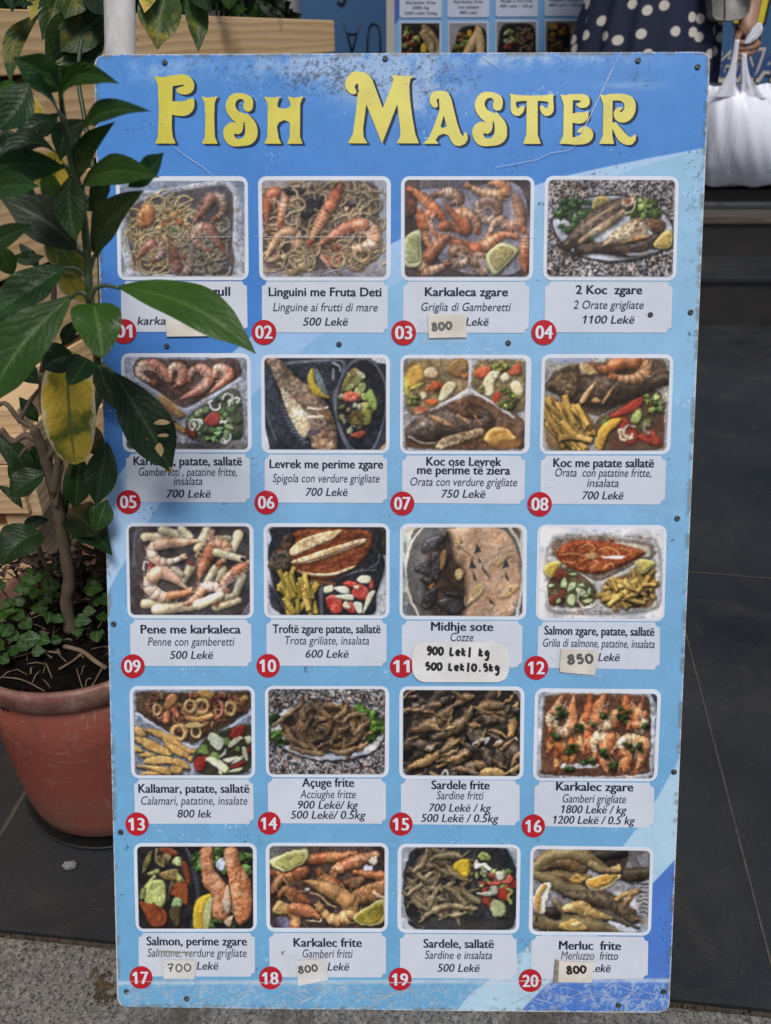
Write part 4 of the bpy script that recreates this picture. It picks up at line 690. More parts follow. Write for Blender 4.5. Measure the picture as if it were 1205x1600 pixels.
def d18(p):
    p.fill((84, 66, 58), .3, (58, 46, 44)); p.flat([(120, 60), (450, 60), (440, 100), (130, 180)], (110, 114, 108), (84, 80, 86), .5); p.flat([(150, 690), (300, 700), (320, 780), (140, 770)], (130, 130, 170), (70, 60, 70), .6, True, 20); p.flat([(960, 230), (1020, 240), (1010, 290), (950, 280)], (196, 190, 220), None, .2, True)
    for i in range(14): p.line([(520 + i * 36, 66), (500 + i * 38, 120)], 7, (130, 110, 96), .5)
    A = dict(c=(184, 122, 70), c2=(206, 160, 104), head=(160, 96, 52)); D = dict(c=(156, 98, 56), c2=(180, 130, 80), head=(140, 76, 44))
    p.tube([(460, 180), (560, 170), (700, 160), (880, 130)], [44, 52, 46, 24], (180, 122, 72), (150, 68, 36), tex=.3, spec=.2); p.tube([(700, 270), (820, 220), (920, 180), (1050, 140)], [44, 56, 50, 34], (172, 98, 60), (196, 150, 100), tex=.35, spec=.2); p.blob([(640, 300), (690, 250), (720, 300), (700, 350)], (190, 140, 92), (120, 70, 44), 16, .3); p.tube([(870, 290), (980, 310), (1130, 330)], [20, 36, 40], (150, 84, 44), (176, 116, 66), tex=.3); p.blob([(990, 190), (1050, 150), (1060, 210), (1020, 230)], (222, 212, 196), None, 14)
    p.blob([(760, 390), (860, 330), (960, 350), (900, 430), (800, 430)], (110, 72, 48), (140, 100, 66), 26, .4); p.shrimp([(560, 290), (600, 350), (700, 410), (770, 450)], 58, ant=False, **D)
    p.blob([(820, 520), (900, 430), (1130, 360), (1130, 520), (960, 580), (860, 590)], (140, 98, 60), (164, 116, 70), 50, .4); p.line([(1030, 470), (1130, 520)], 12, (206, 180, 150)); p.shrimp([(150, 300), (260, 340), (400, 290), (450, 280)], 62, ant=False, legs=False, **D); p.tube([(150, 470), (180, 400), (230, 340)], [20, 40, 30], (150, 96, 60), None); p.line([(190, 460), (165, 420), (220, 330), (300, 430)], 5, (196, 150, 110))
    p.shrimp([(210, 500), (260, 460), (330, 480), (470, 560)], 56, ant=False, **D); p.blob([(180, 560), (220, 540), (300, 590), (290, 660), (150, 650)], (190, 150, 84), (214, 176, 110), 24, .35); p.tube([(340, 780), (350, 700), (300, 640)], [44, 46, 30], (184, 112, 62), (206, 150, 90), tex=.3); p.tube([(330, 610), (430, 630), (550, 680)], [50, 56, 22], (170, 98, 60), (190, 124, 80), tex=.3, spec=.2); p.line([(440, 715), (560, 720), (570, 690)], 6, (206, 180, 130))
    p.shrimp([(560, 600), (640, 690), (740, 710), (820, 650), (810, 550), (720, 490), (580, 420), (440, 370)], 74, c=(196, 138, 78), c2=(216, 170, 112), head=(190, 140, 84), n=8, side=1); p.line([(480, 470), (560, 500), (640, 570), (700, 590)], 6, (206, 170, 120)); p.line([(380, 460), (480, 455)], 4, (206, 180, 150)); p.blob([(430, 440), (450, 425), (470, 440), (450, 460)], (206, 206, 206), None, 8)
    p.lemon([(120, 200), (300, 110), (450, 95), (440, 200), (330, 260), (230, 285)], (206, 206, 130), (190, 186, 96), (214, 214, 160)); p.lemon([(850, 690), (930, 620), (1130, 530), (1130, 720), (1000, 765), (900, 745)], (196, 196, 130), (166, 146, 40), (190, 180, 100))

def d19(p):
    p.fill((140, 146, 156), .12, (166, 172, 182)); p.flat([(140, 650), (300, 780), (140, 780)], (196, 202, 210), None, .1, True, 20); p.blob([(160, 330), (200, 180), (320, 70), (950, 70), (1060, 150), (1110, 330), (1105, 640), (1060, 740), (880, 770), (320, 760), (190, 640)], (40, 40, 44), (54, 54, 58), 24, .15, k=.6); p.blob([(980, 130), (1050, 130), (1110, 280), (1040, 260)], (36, 52, 54), None, 10)
    p.line([(160, 570), (200, 660), (330, 750)], 7, (140, 148, 160), .9); p.line([(760, 110), (735, 300), (770, 450), (880, 640), (960, 690)], 12, (66, 66, 72)); p.flat([(240, 660), (700, 690), (1000, 690), (900, 760), (350, 750)], (64, 62, 60), None, .2, True, 20)
    R = [(220, 330), (360, 110), (560, 100), (680, 200), (720, 420), (780, 520), (700, 640), (520, 640), (320, 590), (210, 470)]
    for i in range(100):
        x, y = p.inpoly(R); t = p.rn.uniform(-1.2, 1.2); l = p.rn.uniform(60, 110); dx, dy = math.cos(t) * l, math.sin(t) * l; f = p.rn.uniform(.75, 1.15)
        p.tube([(x - dx, y - dy), (x + p.rn.uniform(-16, 16), y + p.rn.uniform(-16, 16)), (x + dx, y + dy)], [8, 26, 22, 10], (142 * f, 122 * f, 92 * f), (100 * f, 88 * f, 66 * f), tex=.35, spec=.16)
    for q in [[(360, 100), (330, 200), (250, 270)], [(200, 470), (270, 410), (320, 390)], [(240, 500), (290, 550), (360, 590)], [(300, 700), (400, 610), (560, 560), (740, 590)], [(530, 640), (620, 635), (680, 625)], [(500, 200), (580, 290), (690, 340)], [(640, 380), (710, 470), (800, 530)], [(380, 590), (400, 510), (450, 430)], [(390, 170), (480, 150), (600, 140), (650, 150)], [(200, 330), (230, 360), (250, 380)], [(480, 400), (600, 450), (680, 540)]]: p.tube(q, [10, 28, 26, 14], (158, 138, 100), (116, 100, 72), tex=.35, spec=.2)
    p.blob([(580, 240), (620, 180), (700, 165), (730, 230), (690, 320), (620, 290)], (220, 184, 30), (206, 168, 24), 26, .06)
    S = [(770, 190), (900, 130), (1000, 200), (1080, 350), (1060, 520), (980, 640), (880, 580), (790, 440)]
    p.lettuce(S, 16, (120, 140, 66), (160, 176, 96), (26, 46)); p.chips(S, 22, [(190, 84, 66), (206, 206, 190), (170, 184, 110), (186, 66, 50)], (26, 48))
    for q, c in [([(780, 160), (830, 110), (890, 140), (870, 190)], (166, 180, 92)), ([(1000, 350), (1050, 300), (1088, 340), (1050, 380)], (206, 96, 76)), ([(930, 480), (960, 420), (1050, 400), (1040, 510)], (196, 60, 40)), ([(820, 510), (900, 490), (890, 570), (840, 550)], (176, 66, 54)), ([(880, 400), (940, 390), (960, 450), (920, 475)], (210, 204, 180)), ([(890, 580), (920, 510), (1010, 540), (1010, 630), (940, 660)], (176, 184, 130)), ([(780, 450), (900, 445), (930, 470), (830, 480)], (214, 210, 200)), ([(930, 290), (1000, 270), (1010, 320), (960, 350)], (206, 206, 186))]: p.blob(q, c, tuple(.85 * np.array(c)), 16)
    p.tube([(880, 375), (960, 370), (1050, 365)], 16, (200, 84, 60), None); p.tube([(1040, 420), (1070, 440), (1040, 500), (1060, 540)], 14, (166, 180, 100), None); p.tube([(770, 240), (820, 215), (880, 260)], 16, (220, 218, 210), None)

def d20(p):
    p.fill((150, 148, 156), .25, (110, 106, 110)); p.flat([(600, 90), (900, 90), (900, 240), (700, 200)], (58, 48, 44), (80, 66, 58), .4, True)
    for i in range(12): p.line([(1000 + (i % 2) * 20, 240 + i * 32), (1090, 230 + i * 33)], 6, (60, 58, 62), .8); p.line([(1000 + (i % 2) * 20, 250 + i * 32), (1090, 240 + i * 33)], 4, (210, 208, 214), .7)
    for i in range(8): p.line([(1000 + 12 * i, 130), (1040 + 8 * i, 230)], 3, (200, 198, 204), .5)
    p.flat([(170, 330), (420, 360), (430, 470), (300, 480)], (120, 116, 122), None, .3, True, 20); p.flat([(780, 480), (860, 420), (990, 500), (1000, 740), (760, 700)], (206, 206, 216), (180, 178, 188), .1, True, 20)
    F = lambda q, r, c, c2: p.tube(q, r, c, c2, tex=.5, spec=.16, sh=.75, mott=.4)
    F([(560, 150), (700, 130), (900, 100)], [40, 50, 30], (70, 58, 48), (50, 42, 38)); F([(850, 280), (960, 290), (1100, 260)], [44, 56, 36], (96, 80, 58), (74, 60, 48))
    F([(180, 230), (290, 150), (420, 120), (560, 130), (680, 210), (800, 265), (870, 260)], [44, 60, 66, 62, 44, 26, 14], (142, 122, 78), (110, 92, 60)); F([(260, 240), (400, 200), (560, 240)], [20, 46, 40], (82, 62, 40), (120, 90, 52)); F([(270, 290), (420, 310), (590, 330)], [26, 56, 50], (128, 108, 70), (106, 86, 54)); p.blob([(460, 320), (530, 280), (595, 320), (560, 360), (480, 365)], (176, 130, 52), (196, 154, 74), 22, .4)
    F([(170, 280), (300, 320), (420, 390), (560, 430), (600, 470)], [26, 44, 54, 50, 30], (136, 118, 80), (104, 88, 60)); F([(430, 440), (600, 470), (760, 500), (880, 570), (980, 640)], [24, 50, 62, 66, 40], (84, 70, 54), (110, 92, 66)); F([(660, 570), (760, 600), (850, 640), (1000, 715)], [20, 34, 26, 8], (110, 98, 78), (80, 70, 60))
    p.blob([(590, 345), (700, 290), (870, 280), (850, 330), (760, 400), (680, 415), (620, 395)], (214, 200, 140), None, 12); p.blob([(610, 350), (710, 300), (840, 290), (800, 340), (720, 390), (650, 392)], (200, 142, 44), (214, 160, 60), 18); p.blob([(790, 240), (860, 205), (878, 240), (830, 275)], (206, 166, 84), (214, 190, 130), 12)
    F([(640, 200), (720, 240), (870, 265)], [36, 30, 10], (150, 128, 84), (120, 100, 64))
    F([(330, 480), (380, 540), (420, 620)], [18, 30, 20], (150, 136, 104), (110, 92, 66)); F([(440, 560), (540, 550), (640, 600), (800, 640)], [34, 58, 50, 14], (172, 138, 74), (196, 166, 100)); p.tube([(830, 490), (900, 440), (1010, 420)], [12, 24, 20], (176, 140, 80), (130, 96, 54), tex=.3); p.tube([(900, 530), (950, 460), (1000, 430)], [16, 22, 18], (150, 116, 66), None, tex=.3); p.line([(990, 640), (1080, 660)], 10, (176, 140, 90))
    F([(180, 650), (300, 680), (450, 680), (640, 690), (800, 730), (870, 750)], [56, 60, 66, 60, 30, 10], (130, 112, 72), (106, 90, 60)); p.blob([(370, 700), (480, 640), (600, 700), (560, 740), (420, 735)], (186, 146, 64), (206, 172, 90), 20, .3); p.blob([(480, 680), (530, 665), (550, 690), (510, 705)], (222, 206, 140), None, 10); p.blob([(180, 640), (195, 622), (210, 640), (195, 655)], (176, 166, 140), (50, 44, 40), 8); F([(290, 580), (330, 590), (350, 600)], 40, (70, 60, 58), (50, 44, 44))
    p.blob([(168, 520), (190, 420), (250, 360), (312, 362), (285, 480), (260, 600), (190, 585)], (216, 212, 196), None, 14); p.blob([(180, 520), (200, 430), (250, 375), (280, 385), (240, 450), (215, 580), (190, 570)], (190, 140, 60), (206, 160, 84), 12)
    p.line([(880, 340), (920, 380), (915, 420)], 3, (214, 212, 216), .8)
# the twenty dishes: crop origin and scale the coordinates below are measured in, outer frame quad, photo quad,
# caption quad, number disc (x, y, r) and the caption lines (text, style, x0, x1, baseline)
DISH = [
 (((180, 270), 5.477), [(5, 30), (1136, 30), (1144, 920), (25, 920)], [(40, 70), (1110, 70), (1112, 887), (55, 887)], [(52, 930), (1128, 930), (1135, 1362), (55, 1362)], (80, 1358, 105),
  [('gull', 'b', 822, 988, 1052), ('karka', 'p', 192, 437, 1300)], 'printed photo of prawn spaghetti in a foil tray'),
 (((395, 270), 5.477), [(45, 30), (1183, 30), (1180, 925), (58, 925)], [(78, 65), (1148, 65), (1145, 892), (88, 890)], [(80, 930), (1155, 932), (1155, 1370), (80, 1366)], (98, 1366, 106),
  [('Linguini me Fruta Deti', 'b', 137, 1103, 1057), ('Linguine ai frutti di mare', 'i', 175, 1070, 1185), ('500 Lekë', 'p', 430, 815, 1308)], 'printed photo of seafood linguine with prawns and mussels'),
 (((615, 270), 5.356), [(62, 30), (1180, 30), (1165, 905), (62, 905)], [(92, 60), (1150, 60), (1135, 873), (92, 873)], [(82, 912), (1137, 915), (1128, 1342), (80, 1338)], (85, 1340, 104),
  [('Karkaleca zgare', 'b', 262, 958, 1033), ('Griglia di Gamberetti', 'i', 232, 982, 1157), ('Lekë', 'p', 603, 795, 1280)], 'printed photo of grilled prawns with two lemon wedges'),
 (((830, 270), 5.021), [(107, 25), (1160, 28), (1135, 848), (92, 845)], [(135, 55), (1130, 58), (1110, 818), (120, 815)], [(110, 855), (1108, 858), (1098, 1255), (102, 1252)], (99, 1253, 98),
  [('2 Koc  zgare', 'b', 348, 870, 952), ('2 Orate grigliate', 'i', 330, 880, 1068), ('1100 Lekë', 'p', 405, 808, 1183)], 'printed photo of two grilled fish on an oval plate'),
 (((180, 545), 5.477), [(50, 38), (1158, 38), (1172, 888), (68, 885)], [(80, 68), (1130, 75), (1140, 862), (98, 858)], [(95, 898), (1152, 900), (1155, 1315), (105, 1312)], (118, 1310, 102),
  [('Karkalec, patate, sallatë', 'b', 160, 1088, 997), ('Gamberetti , patatine fritte,', 'i', 205, 1045, 1087), ('insalata', 'i', 505, 750, 1165), ('700 Lekë', 'p', 443, 820, 1273)], 'printed photo of prawns, chips and salad in a divided tray'),
 (((395, 545), 5.477), [(70, 48), (1175, 48), (1170, 895), (78, 895)], [(98, 78), (1143, 78), (1143, 866), (108, 862)], [(103, 905), (1150, 908), (1150, 1320), (105, 1315)], (118, 1314, 102),
  [('Levrek me perime zgare', 'b', 145, 1117, 1022), ('Spigola con verdure grigliate', 'i', 172, 1085, 1142), ('700 Lekë', 'p', 455, 813, 1258)], 'printed photo of one grilled sea bass beside an oval bowl of vegetables'),
 (((605, 545), 5.239), [(108, 48), (1182, 48), (1165, 862), (105, 862)], [(132, 76), (1140, 78), (1125, 836), (128, 832)], [(125, 873), (1130, 876), (1122, 1270), (122, 1262)], (125, 1265, 98),
  [('Koc ose Levrek', 'b', 320, 935, 957), ('me perime të ziera', 'b', 245, 1007, 1027), ('Orata con verdure grigliate', 'i', 190, 1063, 1122), ('750 Lekë', 'p', 443, 803, 1218)], 'printed photo of a whole fish below two compartments of boiled vegetables'),
 (((820, 545), 5.021), [(133, 42), (1168, 42), (1140, 828), (115, 828)], [(160, 72), (1140, 72), (1112, 800), (140, 800)], [(125, 838), (1108, 840), (1097, 1222), (120, 1216)], (116, 1218, 96),
  [('Koc me patate sallatë', 'b', 222, 1013, 928), ('Orata  con patatine fritte,', 'i', 238, 990, 1003), ('insalata', 'i', 488, 735, 1083), ('700 Lekë', 'p', 450, 772, 1180)], 'printed photo of a fish and one prawn above chips and tomato salad'),
 (((185, 810), 5.477), [(65, 38), (1158, 38), (1160, 858), (80, 855)], [(88, 66), (1125, 66), (1130, 828), (105, 825)], [(103, 865), (1138, 866), (1142, 1262), (105, 1262)], (127, 1262, 102),
  [('Pene me karkaleca', 'b', 193, 1050, 983), ('Penne con gamberetti', 'i', 255, 997, 1087), ('500 Lekë', 'p', 443, 813, 1200)], 'printed photo of penne pasta with pale prawns'),
 (((395, 810), 5.477), [(92, 40), (1172, 42), (1170, 858), (98, 856)], [(120, 70), (1145, 72), (1142, 828), (128, 826)], [(118, 864), (1145, 866), (1145, 1262), (120, 1260)], (133, 1258, 101),
  [('Troftë zgare patate, sallatë', 'b', 172, 1095, 980), ('Trota griliate, insalata', 'i', 278, 997, 1077), ('600 Lekë', 'p', 453, 822, 1190)], 'printed photo of a split brown trout with chips and tomato salad'),
 (((605, 810), 5.239), [(105, 42), (1145, 46), (1138, 830), (100, 826)], [(130, 72), (1112, 72), (1108, 800), (126, 796)], [(120, 836), (1108, 838), (1104, 1220), (120, 1210)], (118, 1207, 95),
  [('Midhje sote', 'b', 358, 868, 918), ('Cozze', 'i', 518, 705, 1003)], 'printed photo of mussels in a round pan of brown sauce'),
 (((815, 810), 5.021), [(125, 48), (1140, 52), (1118, 808), (110, 800)], [(145, 68), (1120, 72), (1098, 788), (130, 780)], [(130, 808), (1085, 815), (1082, 1186), (122, 1170)], (115, 1170, 94),
  [('Salmon zgare, patate, sallatë', 'b', 177, 1040, 915), ('Grilia di salmone, patatine, insalata', 'i', 168, 1042, 1010), ('Lekë', 'p', 598, 768, 1118)], 'printed photo of a salmon steak tray on a white ground'),
 (((190, 1065), 5.477), [(68, 36), (1142, 36), (1145, 828), (85, 826)], [(98, 66), (1112, 66), (1118, 800), (115, 800)], [(110, 835), (1128, 835), (1132, 1215), (118, 1215)], (136, 1215, 100),
  [('Kallamar, patate, sallatë', 'b', 147, 1097, 948), ('Calamari, patatine, insalate', 'i', 170, 1080, 1050), ('800 lek', 'p', 480, 775, 1160)], 'printed photo of fried calamari rings with thick chips and salad'),
 (((400, 1065), 5.605), [(78, 36), (1168, 38), (1165, 838), (90, 836)], [(107, 62), (1135, 62), (1130, 810), (113, 810)], [(105, 846), (1138, 848), (1138, 1243), (108, 1238)], (118, 1237, 100),
  [('Açuge frite', 'b', 405, 862, 918), ('Acciughe fritte', 'i', 388, 875, 1018), ('900 Lekë/ kg', 'p', 370, 897, 1110), ('500 Lekë/ 0.5kg', 'p', 305, 963, 1198)], 'printed photo of fried anchovies on an oval plate over speckled granite'),
 (((605, 1065), 5.356), [(103, 38), (1150, 40), (1140, 820), (100, 816)], [(132, 66), (1118, 70), (1110, 790), (130, 782)], [(115, 818), (1108, 826), (1108, 1200), (115, 1192)], (117, 1188, 97),
  [('Sardele frite', 'b', 370, 858, 898), ('Sardine fritti', 'i', 415, 807, 983), ('700 Lekë / kg', 'p', 350, 870, 1085), ('500 Lekë / 0.5kg', 'p', 283, 933, 1172)], 'printed photo filled edge to edge with fried sardines'),
 (((810, 1065), 5.128), [(133, 52), (1145, 60), (1112, 798), (115, 792)], [(160, 80), (1115, 95), (1085, 775), (145, 770)], [(130, 798), (1088, 808), (1082, 1170), (125, 1155)], (120, 1153, 93),
  [('Karkalec zgare', 'b', 300, 920, 873), ('Gamberi grigliate', 'i', 353, 860, 968), ('1800 Lekë / kg', 'p', 343, 867, 1053), ('1200 Lekë / 0.5 kg', 'p', 278, 932, 1138)], 'printed photo of two rows of prawns with chopped parsley'),
 (((195, 1310), 5.605), [(78, 38), (1157, 38), (1158, 815), (98, 815)], [(108, 66), (1125, 66), (1130, 788), (125, 788)], [(122, 825), (1140, 825), (1142, 1208), (126, 1205)], (145, 1213, 100),
  [('Salmon, perime zgare', 'b', 195, 1073, 933), ('Salmone, verdure grigliate', 'i', 203, 1070, 1033), ('Lekë', 'p', 632, 822, 1145)], 'printed photo of two salmon steaks beside grilled vegetables'),
 (((400, 1310), 5.605), [(85, 36), (1162, 36), (1155, 818), (92, 816)], [(118, 62), (1130, 65), (1128, 785), (124, 780)], [(118, 825), (1138, 825), (1138, 1215), (120, 1210)], (130, 1217, 101),
  [('Karkalec frite', 'b', 330, 930, 945), ('Gamberi fritti', 'i', 410, 850, 1040), ('Lekë', 'p', 627, 817, 1153)], 'printed photo of golden fried prawns with green lemon slices'),
 (((600, 1310), 5.356), [(115, 42), (1145, 50), (1132, 795), (112, 788)], [(148, 68), (1115, 72), (1105, 765), (142, 760)], [(135, 795), (1110, 803), (1110, 1172), (135, 1165)], (136, 1173, 96),
  [('Sardele, sallatë', 'b', 330, 920, 912), ('Sardine e insalata', 'i', 343, 905, 1005), ('500 Lekë', 'p', 447, 800, 1112)], 'printed photo of small fried fish and salad in a black tray'),
 (((800, 1310), 5.128), [(148, 55), (1135, 68), (1112, 778), (132, 770)], [(172, 80), (1108, 95), (1088, 752), (163, 742)], [(155, 778), (1092, 785), (1086, 1130), (150, 1120)], (146, 1134, 92),
  [('Merluc  frite', 'b', 375, 872, 888), ('Merluzzo  fritto', 'i', 392, 848, 968), ('.ekë', 'p', 645, 788, 1067)], 'printed photo of long fried hake with two lemon wedges'),
]
# ---------------------------------------------------------------- the menu board
PRINT = 1.12
def print_mat(name, colour=None, rough=.4, attr=False, k=PRINT):
    m, t, b = new_mat(name); v = coords(t, 'Object')
    n = noise(t, v, 900, 2)
    if attr:
        a = t.nodes.new('ShaderNodeAttribute'); a.attribute_name = 'print'; src = a.outputs['Color']
    else: src = tuple(np.minimum(lin(np.array(colour) / 255.) * k, .86)) + (1,)
    grime = noise(t, v, 14, 6, .7); g = ramp(t, grime, [(.3, (.9, .9, .9)), (.62, (1, 1, 1))])
    t.links.new(mixc(t, 1.0, src, g, 'MULTIPLY'), b.inputs['Base Color'])
    r = ramp(t, noise(t, v, 9, 5, .6), [(.35, (rough, rough, rough)), (.7, (rough + .16,) * 3)]); t.links.new(r, b.inputs['Roughness'])
    b.inputs['Specular IOR Level'].default_value = .13
    bump(t, b, n, .0004, .12)
    return m

M_SHEET = print_mat('printed vinyl', attr=True)
M_WHITE = print_mat('white print', (208, 215, 228))
M_CAP = print_mat('caption white print', (198, 204, 216))
M_NAVY = print_mat('navy ink', (38, 42, 66))
M_GREY = print_mat('grey ink', (54, 60, 84))
M_INK2 = print_mat('price ink', (46, 50, 74))
M_RED = print_mat('red print', (176, 34, 44))
M_YEL = print_mat('yellow print', (206, 196, 54))
M_SHADE = print_mat('dark blue print', (32, 48, 78))
M_CORE = pm('white foam board edge', (.62, .63, .64, 1), (.42, .41, .4, 1), 60, .7, .0005)
M_SCREW = pm('grey screw head', (.05, .05, .055, 1), (.09, .09, .09, 1), 300, .45, 0, metal=.6)
M_PAPER = pm('cream paper', (.74, .70, .63, 1), (.62, .57, .50, 1), 40, .6, .0004)
M_PAPERW = pm('white paper', (.76, .76, .76, 1), (.66, .66, .65, 1), 30, .5, .0004)
M_MARK = pm('black marker ink', (.012, .011, .012, 1), None, 50, .4)
M_SCR = pm('white scratch', (.62, .64, .68, 1), (.42, .46, .55, 1), 90, .6)

board = empty('menu_board', B_O, 'tall worn blue fish restaurant menu board with twenty dish photos, leaning back on the pavement', 'menu board')
board.rotation_euler = Matrix((BU, BV, BN)).transposed().to_euler(); board['board'] = 1

def bobj(name, me, m, parent=board, label=None):
    o = bpy.data.objects.new(name, me); me.materials.append(m); link(o, parent)
    if label: o['label'] = label
    return o

def pt(px, py, h): a, b = bd(px, py); return (a, b, h)

def roundq(Q, r, n=7):
    """rounded quad (photo px)"""
    out = []; m = len(Q)
    for i in range(m):
        p = np.array(Q[i], float); a = np.array(Q[i - 1], float) - p; b = np.array(Q[(i + 1) % m], float) - p
        ra = p + a / np.hypot(*a) * r; rb = p + b / np.hypot(*b) * r
        for k in range(n):
            t = k / (n - 1); out.append((1 - t) ** 2 * ra + 2 * t * (1 - t) * (p * .82 + (ra + rb) * .09) + t * t * rb)
    return out

def notchq(Q, r, skip=(), n=6):
    out = []; m = len(Q)
    for i in range(m):
        p = np.array(Q[i], float); a = np.array(Q[i - 1], float) - p; b = np.array(Q[(i + 1) % m], float) - p
        a /= np.hypot(*a); b /= np.hypot(*b)
        if i in skip: out.append(p); continue
        for k in range(n):
            q = (math.pi / 2) * k / (n - 1); out.append(p + a * r * math.cos(q) + b * r * math.sin(q))
    return out

def flat_poly(name, P, h): 
    me = pyd(name, [pt(x, y, h) for x, y in P], [tuple(range(len(P)))[::-1]])
    if me.polygons[0].normal.z < 0: me.flip_normals()
    return me

# slab and printed sheet
CORN = [(147, 85), (1110, 80), (1046, 1583), (183, 1575)]
edge = roundq(CORN, 17, 8)
rj = random.Random(3)
edge = [p + np.array([rj.uniform(-.7, .7), rj.uniform(-.7, .7)]) for p in edge]
E_ = [bd(*p) for p in edge]; n_ = len(E_)
slab = pyd('panel', [(a, b, -.0005) for a, b in E_] + [(a, b, -.0105) for a, b in E_],
           [tuple(range(n_))[::-1], tuple(range(n_, 2 * n_))] + [(i, (i + 1) % n_, n_ + (i + 1) % n_, n_ + i) for i in range(n_)])
_bm = bmesh.new(); _bm.from_mesh(slab); bmesh.ops.recalc_face_normals(_bm, faces=_bm.faces); _bm.to_mesh(slab); _bm.free()
bobj('panel', slab, M_CORE)

def sheet_colours(X, Y):
    C = np.zeros(X.shape + (3,))
    v = np.clip((Y - 80) / 1500, 0, 1); u = np.clip((X - 150) / 950, 0, 1)
    def grad(stops, t):
        ts = [s[0] for s in stops]; return np.stack([np.interp(t, ts, [s[1][k] for s in stops]) for k in range(3)], -1) / 255.
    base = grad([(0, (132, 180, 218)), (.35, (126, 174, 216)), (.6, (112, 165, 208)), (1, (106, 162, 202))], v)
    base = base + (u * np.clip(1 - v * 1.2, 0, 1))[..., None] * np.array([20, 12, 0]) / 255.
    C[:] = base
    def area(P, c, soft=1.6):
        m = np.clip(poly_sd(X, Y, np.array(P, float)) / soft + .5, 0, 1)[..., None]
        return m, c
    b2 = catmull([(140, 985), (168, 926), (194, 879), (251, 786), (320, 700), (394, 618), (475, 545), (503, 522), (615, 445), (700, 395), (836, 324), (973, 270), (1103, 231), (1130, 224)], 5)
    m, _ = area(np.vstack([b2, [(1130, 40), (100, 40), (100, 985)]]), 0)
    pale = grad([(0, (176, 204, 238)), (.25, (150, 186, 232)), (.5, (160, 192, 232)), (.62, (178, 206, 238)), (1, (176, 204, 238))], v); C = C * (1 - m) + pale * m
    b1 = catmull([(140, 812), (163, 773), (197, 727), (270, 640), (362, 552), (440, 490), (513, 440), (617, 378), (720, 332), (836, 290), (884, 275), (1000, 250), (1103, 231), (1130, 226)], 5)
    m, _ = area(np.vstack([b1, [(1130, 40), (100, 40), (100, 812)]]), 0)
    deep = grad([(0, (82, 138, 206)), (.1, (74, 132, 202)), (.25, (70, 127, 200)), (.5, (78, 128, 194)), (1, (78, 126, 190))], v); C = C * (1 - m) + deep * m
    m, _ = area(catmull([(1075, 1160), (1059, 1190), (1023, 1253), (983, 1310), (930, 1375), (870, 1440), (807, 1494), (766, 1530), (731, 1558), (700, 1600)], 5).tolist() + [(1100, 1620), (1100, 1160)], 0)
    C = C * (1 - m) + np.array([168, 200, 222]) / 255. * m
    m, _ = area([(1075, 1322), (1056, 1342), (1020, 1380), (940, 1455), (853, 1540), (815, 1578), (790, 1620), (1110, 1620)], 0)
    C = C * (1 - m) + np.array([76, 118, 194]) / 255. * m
    # wear of the sheet: pale rubbed patches, dark specks, chipped rim, scuffed foot
    n1 = fbm(X, Y, 60, 11, 4); n2 = fbm(X, Y, 14, 12, 3); n3 = vnoise(X / 2.2, Y / 2.2, 13); n4 = fbm(X * .35, Y, 20, 15, 3)
    C *= (1 + .05 * (n1 - .5) + .05 * (n2 - .5) + .03 * (n3 - .5))[..., None]
    def spot(cx, cy, rx, ry): return np.exp(-((X - cx) / rx) ** 2 - ((Y - cy) / ry) ** 2)
    rub = spot(590, 110, 70, 36) + .7 * spot(660, 145, 60, 30) + .55 * spot(470, 100, 90, 22) + .35 * spot(250, 110, 60, 20) + .5 * spot(800, 92, 160, 12)
    k = np.clip(rub * (n2 * .9 + n1 * 1.2 + n3 * .35 - .86) * 3.0, 0, .72)[..., None]; C = C * (1 - k) + np.array([178, 196, 222]) / 255. * k
    dirt = 1.1 * spot(520, 118, 130, 34) + .8 * spot(700, 128, 60, 50) + .7 * spot(1000, 120, 40, 36) + .6 * spot(1085, 260, 26, 80) + .5 * spot(1080, 420, 20, 60) + .5 * spot(330, 100, 90, 20) + .6 * spot(655, 205, 40, 30) + .4 * spot(640, 740, 40, 50)
    k = np.clip((n3 * .75 + fbm(X, Y, 7, 19, 3) * .5 + n1 * .45 - 1.12 + dirt * .27) * 3.6, 0, .9)[..., None] * np.clip(dirt * 1.6, 0, 1)[..., None]; C = C * (1 - k * .62) + np.array([46, 54, 66]) / 255. * k * .62
    k = np.clip((vnoise(X / 3.2, Y / 3.2, 31) * .7 + vnoise(X / 40, Y / 40, 32) * .5 - 1.03) * 9, 0, .6)[..., None]; C = C * (1 - k) + np.array([48, 62, 84]) / 255. * k
    k = np.clip((vnoise(X / 2.6, Y / 2.6, 41) * .7 + vnoise(X / 60, Y / 30, 42) * .5 - 1.04) * 9, 0, .6)[..., None]; C = C * (1 - k) + np.array([206, 220, 236]) / 255. * k
    k = (np.clip((fbm(X * .16, Y, 9, 51, 3) - .5) * 5, 0, 1) * spot(990, 134, 46, 5) * .4)[..., None]; C = C * (1 - k) + np.array([206, 216, 232]) / 255. * k
    d = poly_sd(X, Y, np.array(CORN, float)); kk = np.clip((n2 * 1.6 + n3 - 1.05) * 8 - (d - 1) * 3., 0, 1)[..., None]; C = C * (1 - kk) + np.array([206, 208, 212]) / 255. * kk
    kk = (np.clip(1 - d / 9, 0, 1) * np.clip((n2 - .5) * 5, 0, .7))[..., None]; C = C * (1 - kk) + np.array([84, 84, 84]) / 255. * kk
    foot = np.clip((Y - 1530) / 8, 0, 1)
    scuff = np.clip((fbm(X, Y, 9, 61, 4) * .6 + vnoise(X / 2.4, Y / 2.4, 62) * .4 - .5) * 5, 0, 1) * foot * np.clip(.6 + 1.2 * (spot(1030, 1550, 90, 30) + spot(840, 1545, 60, 14)), 0, 1)
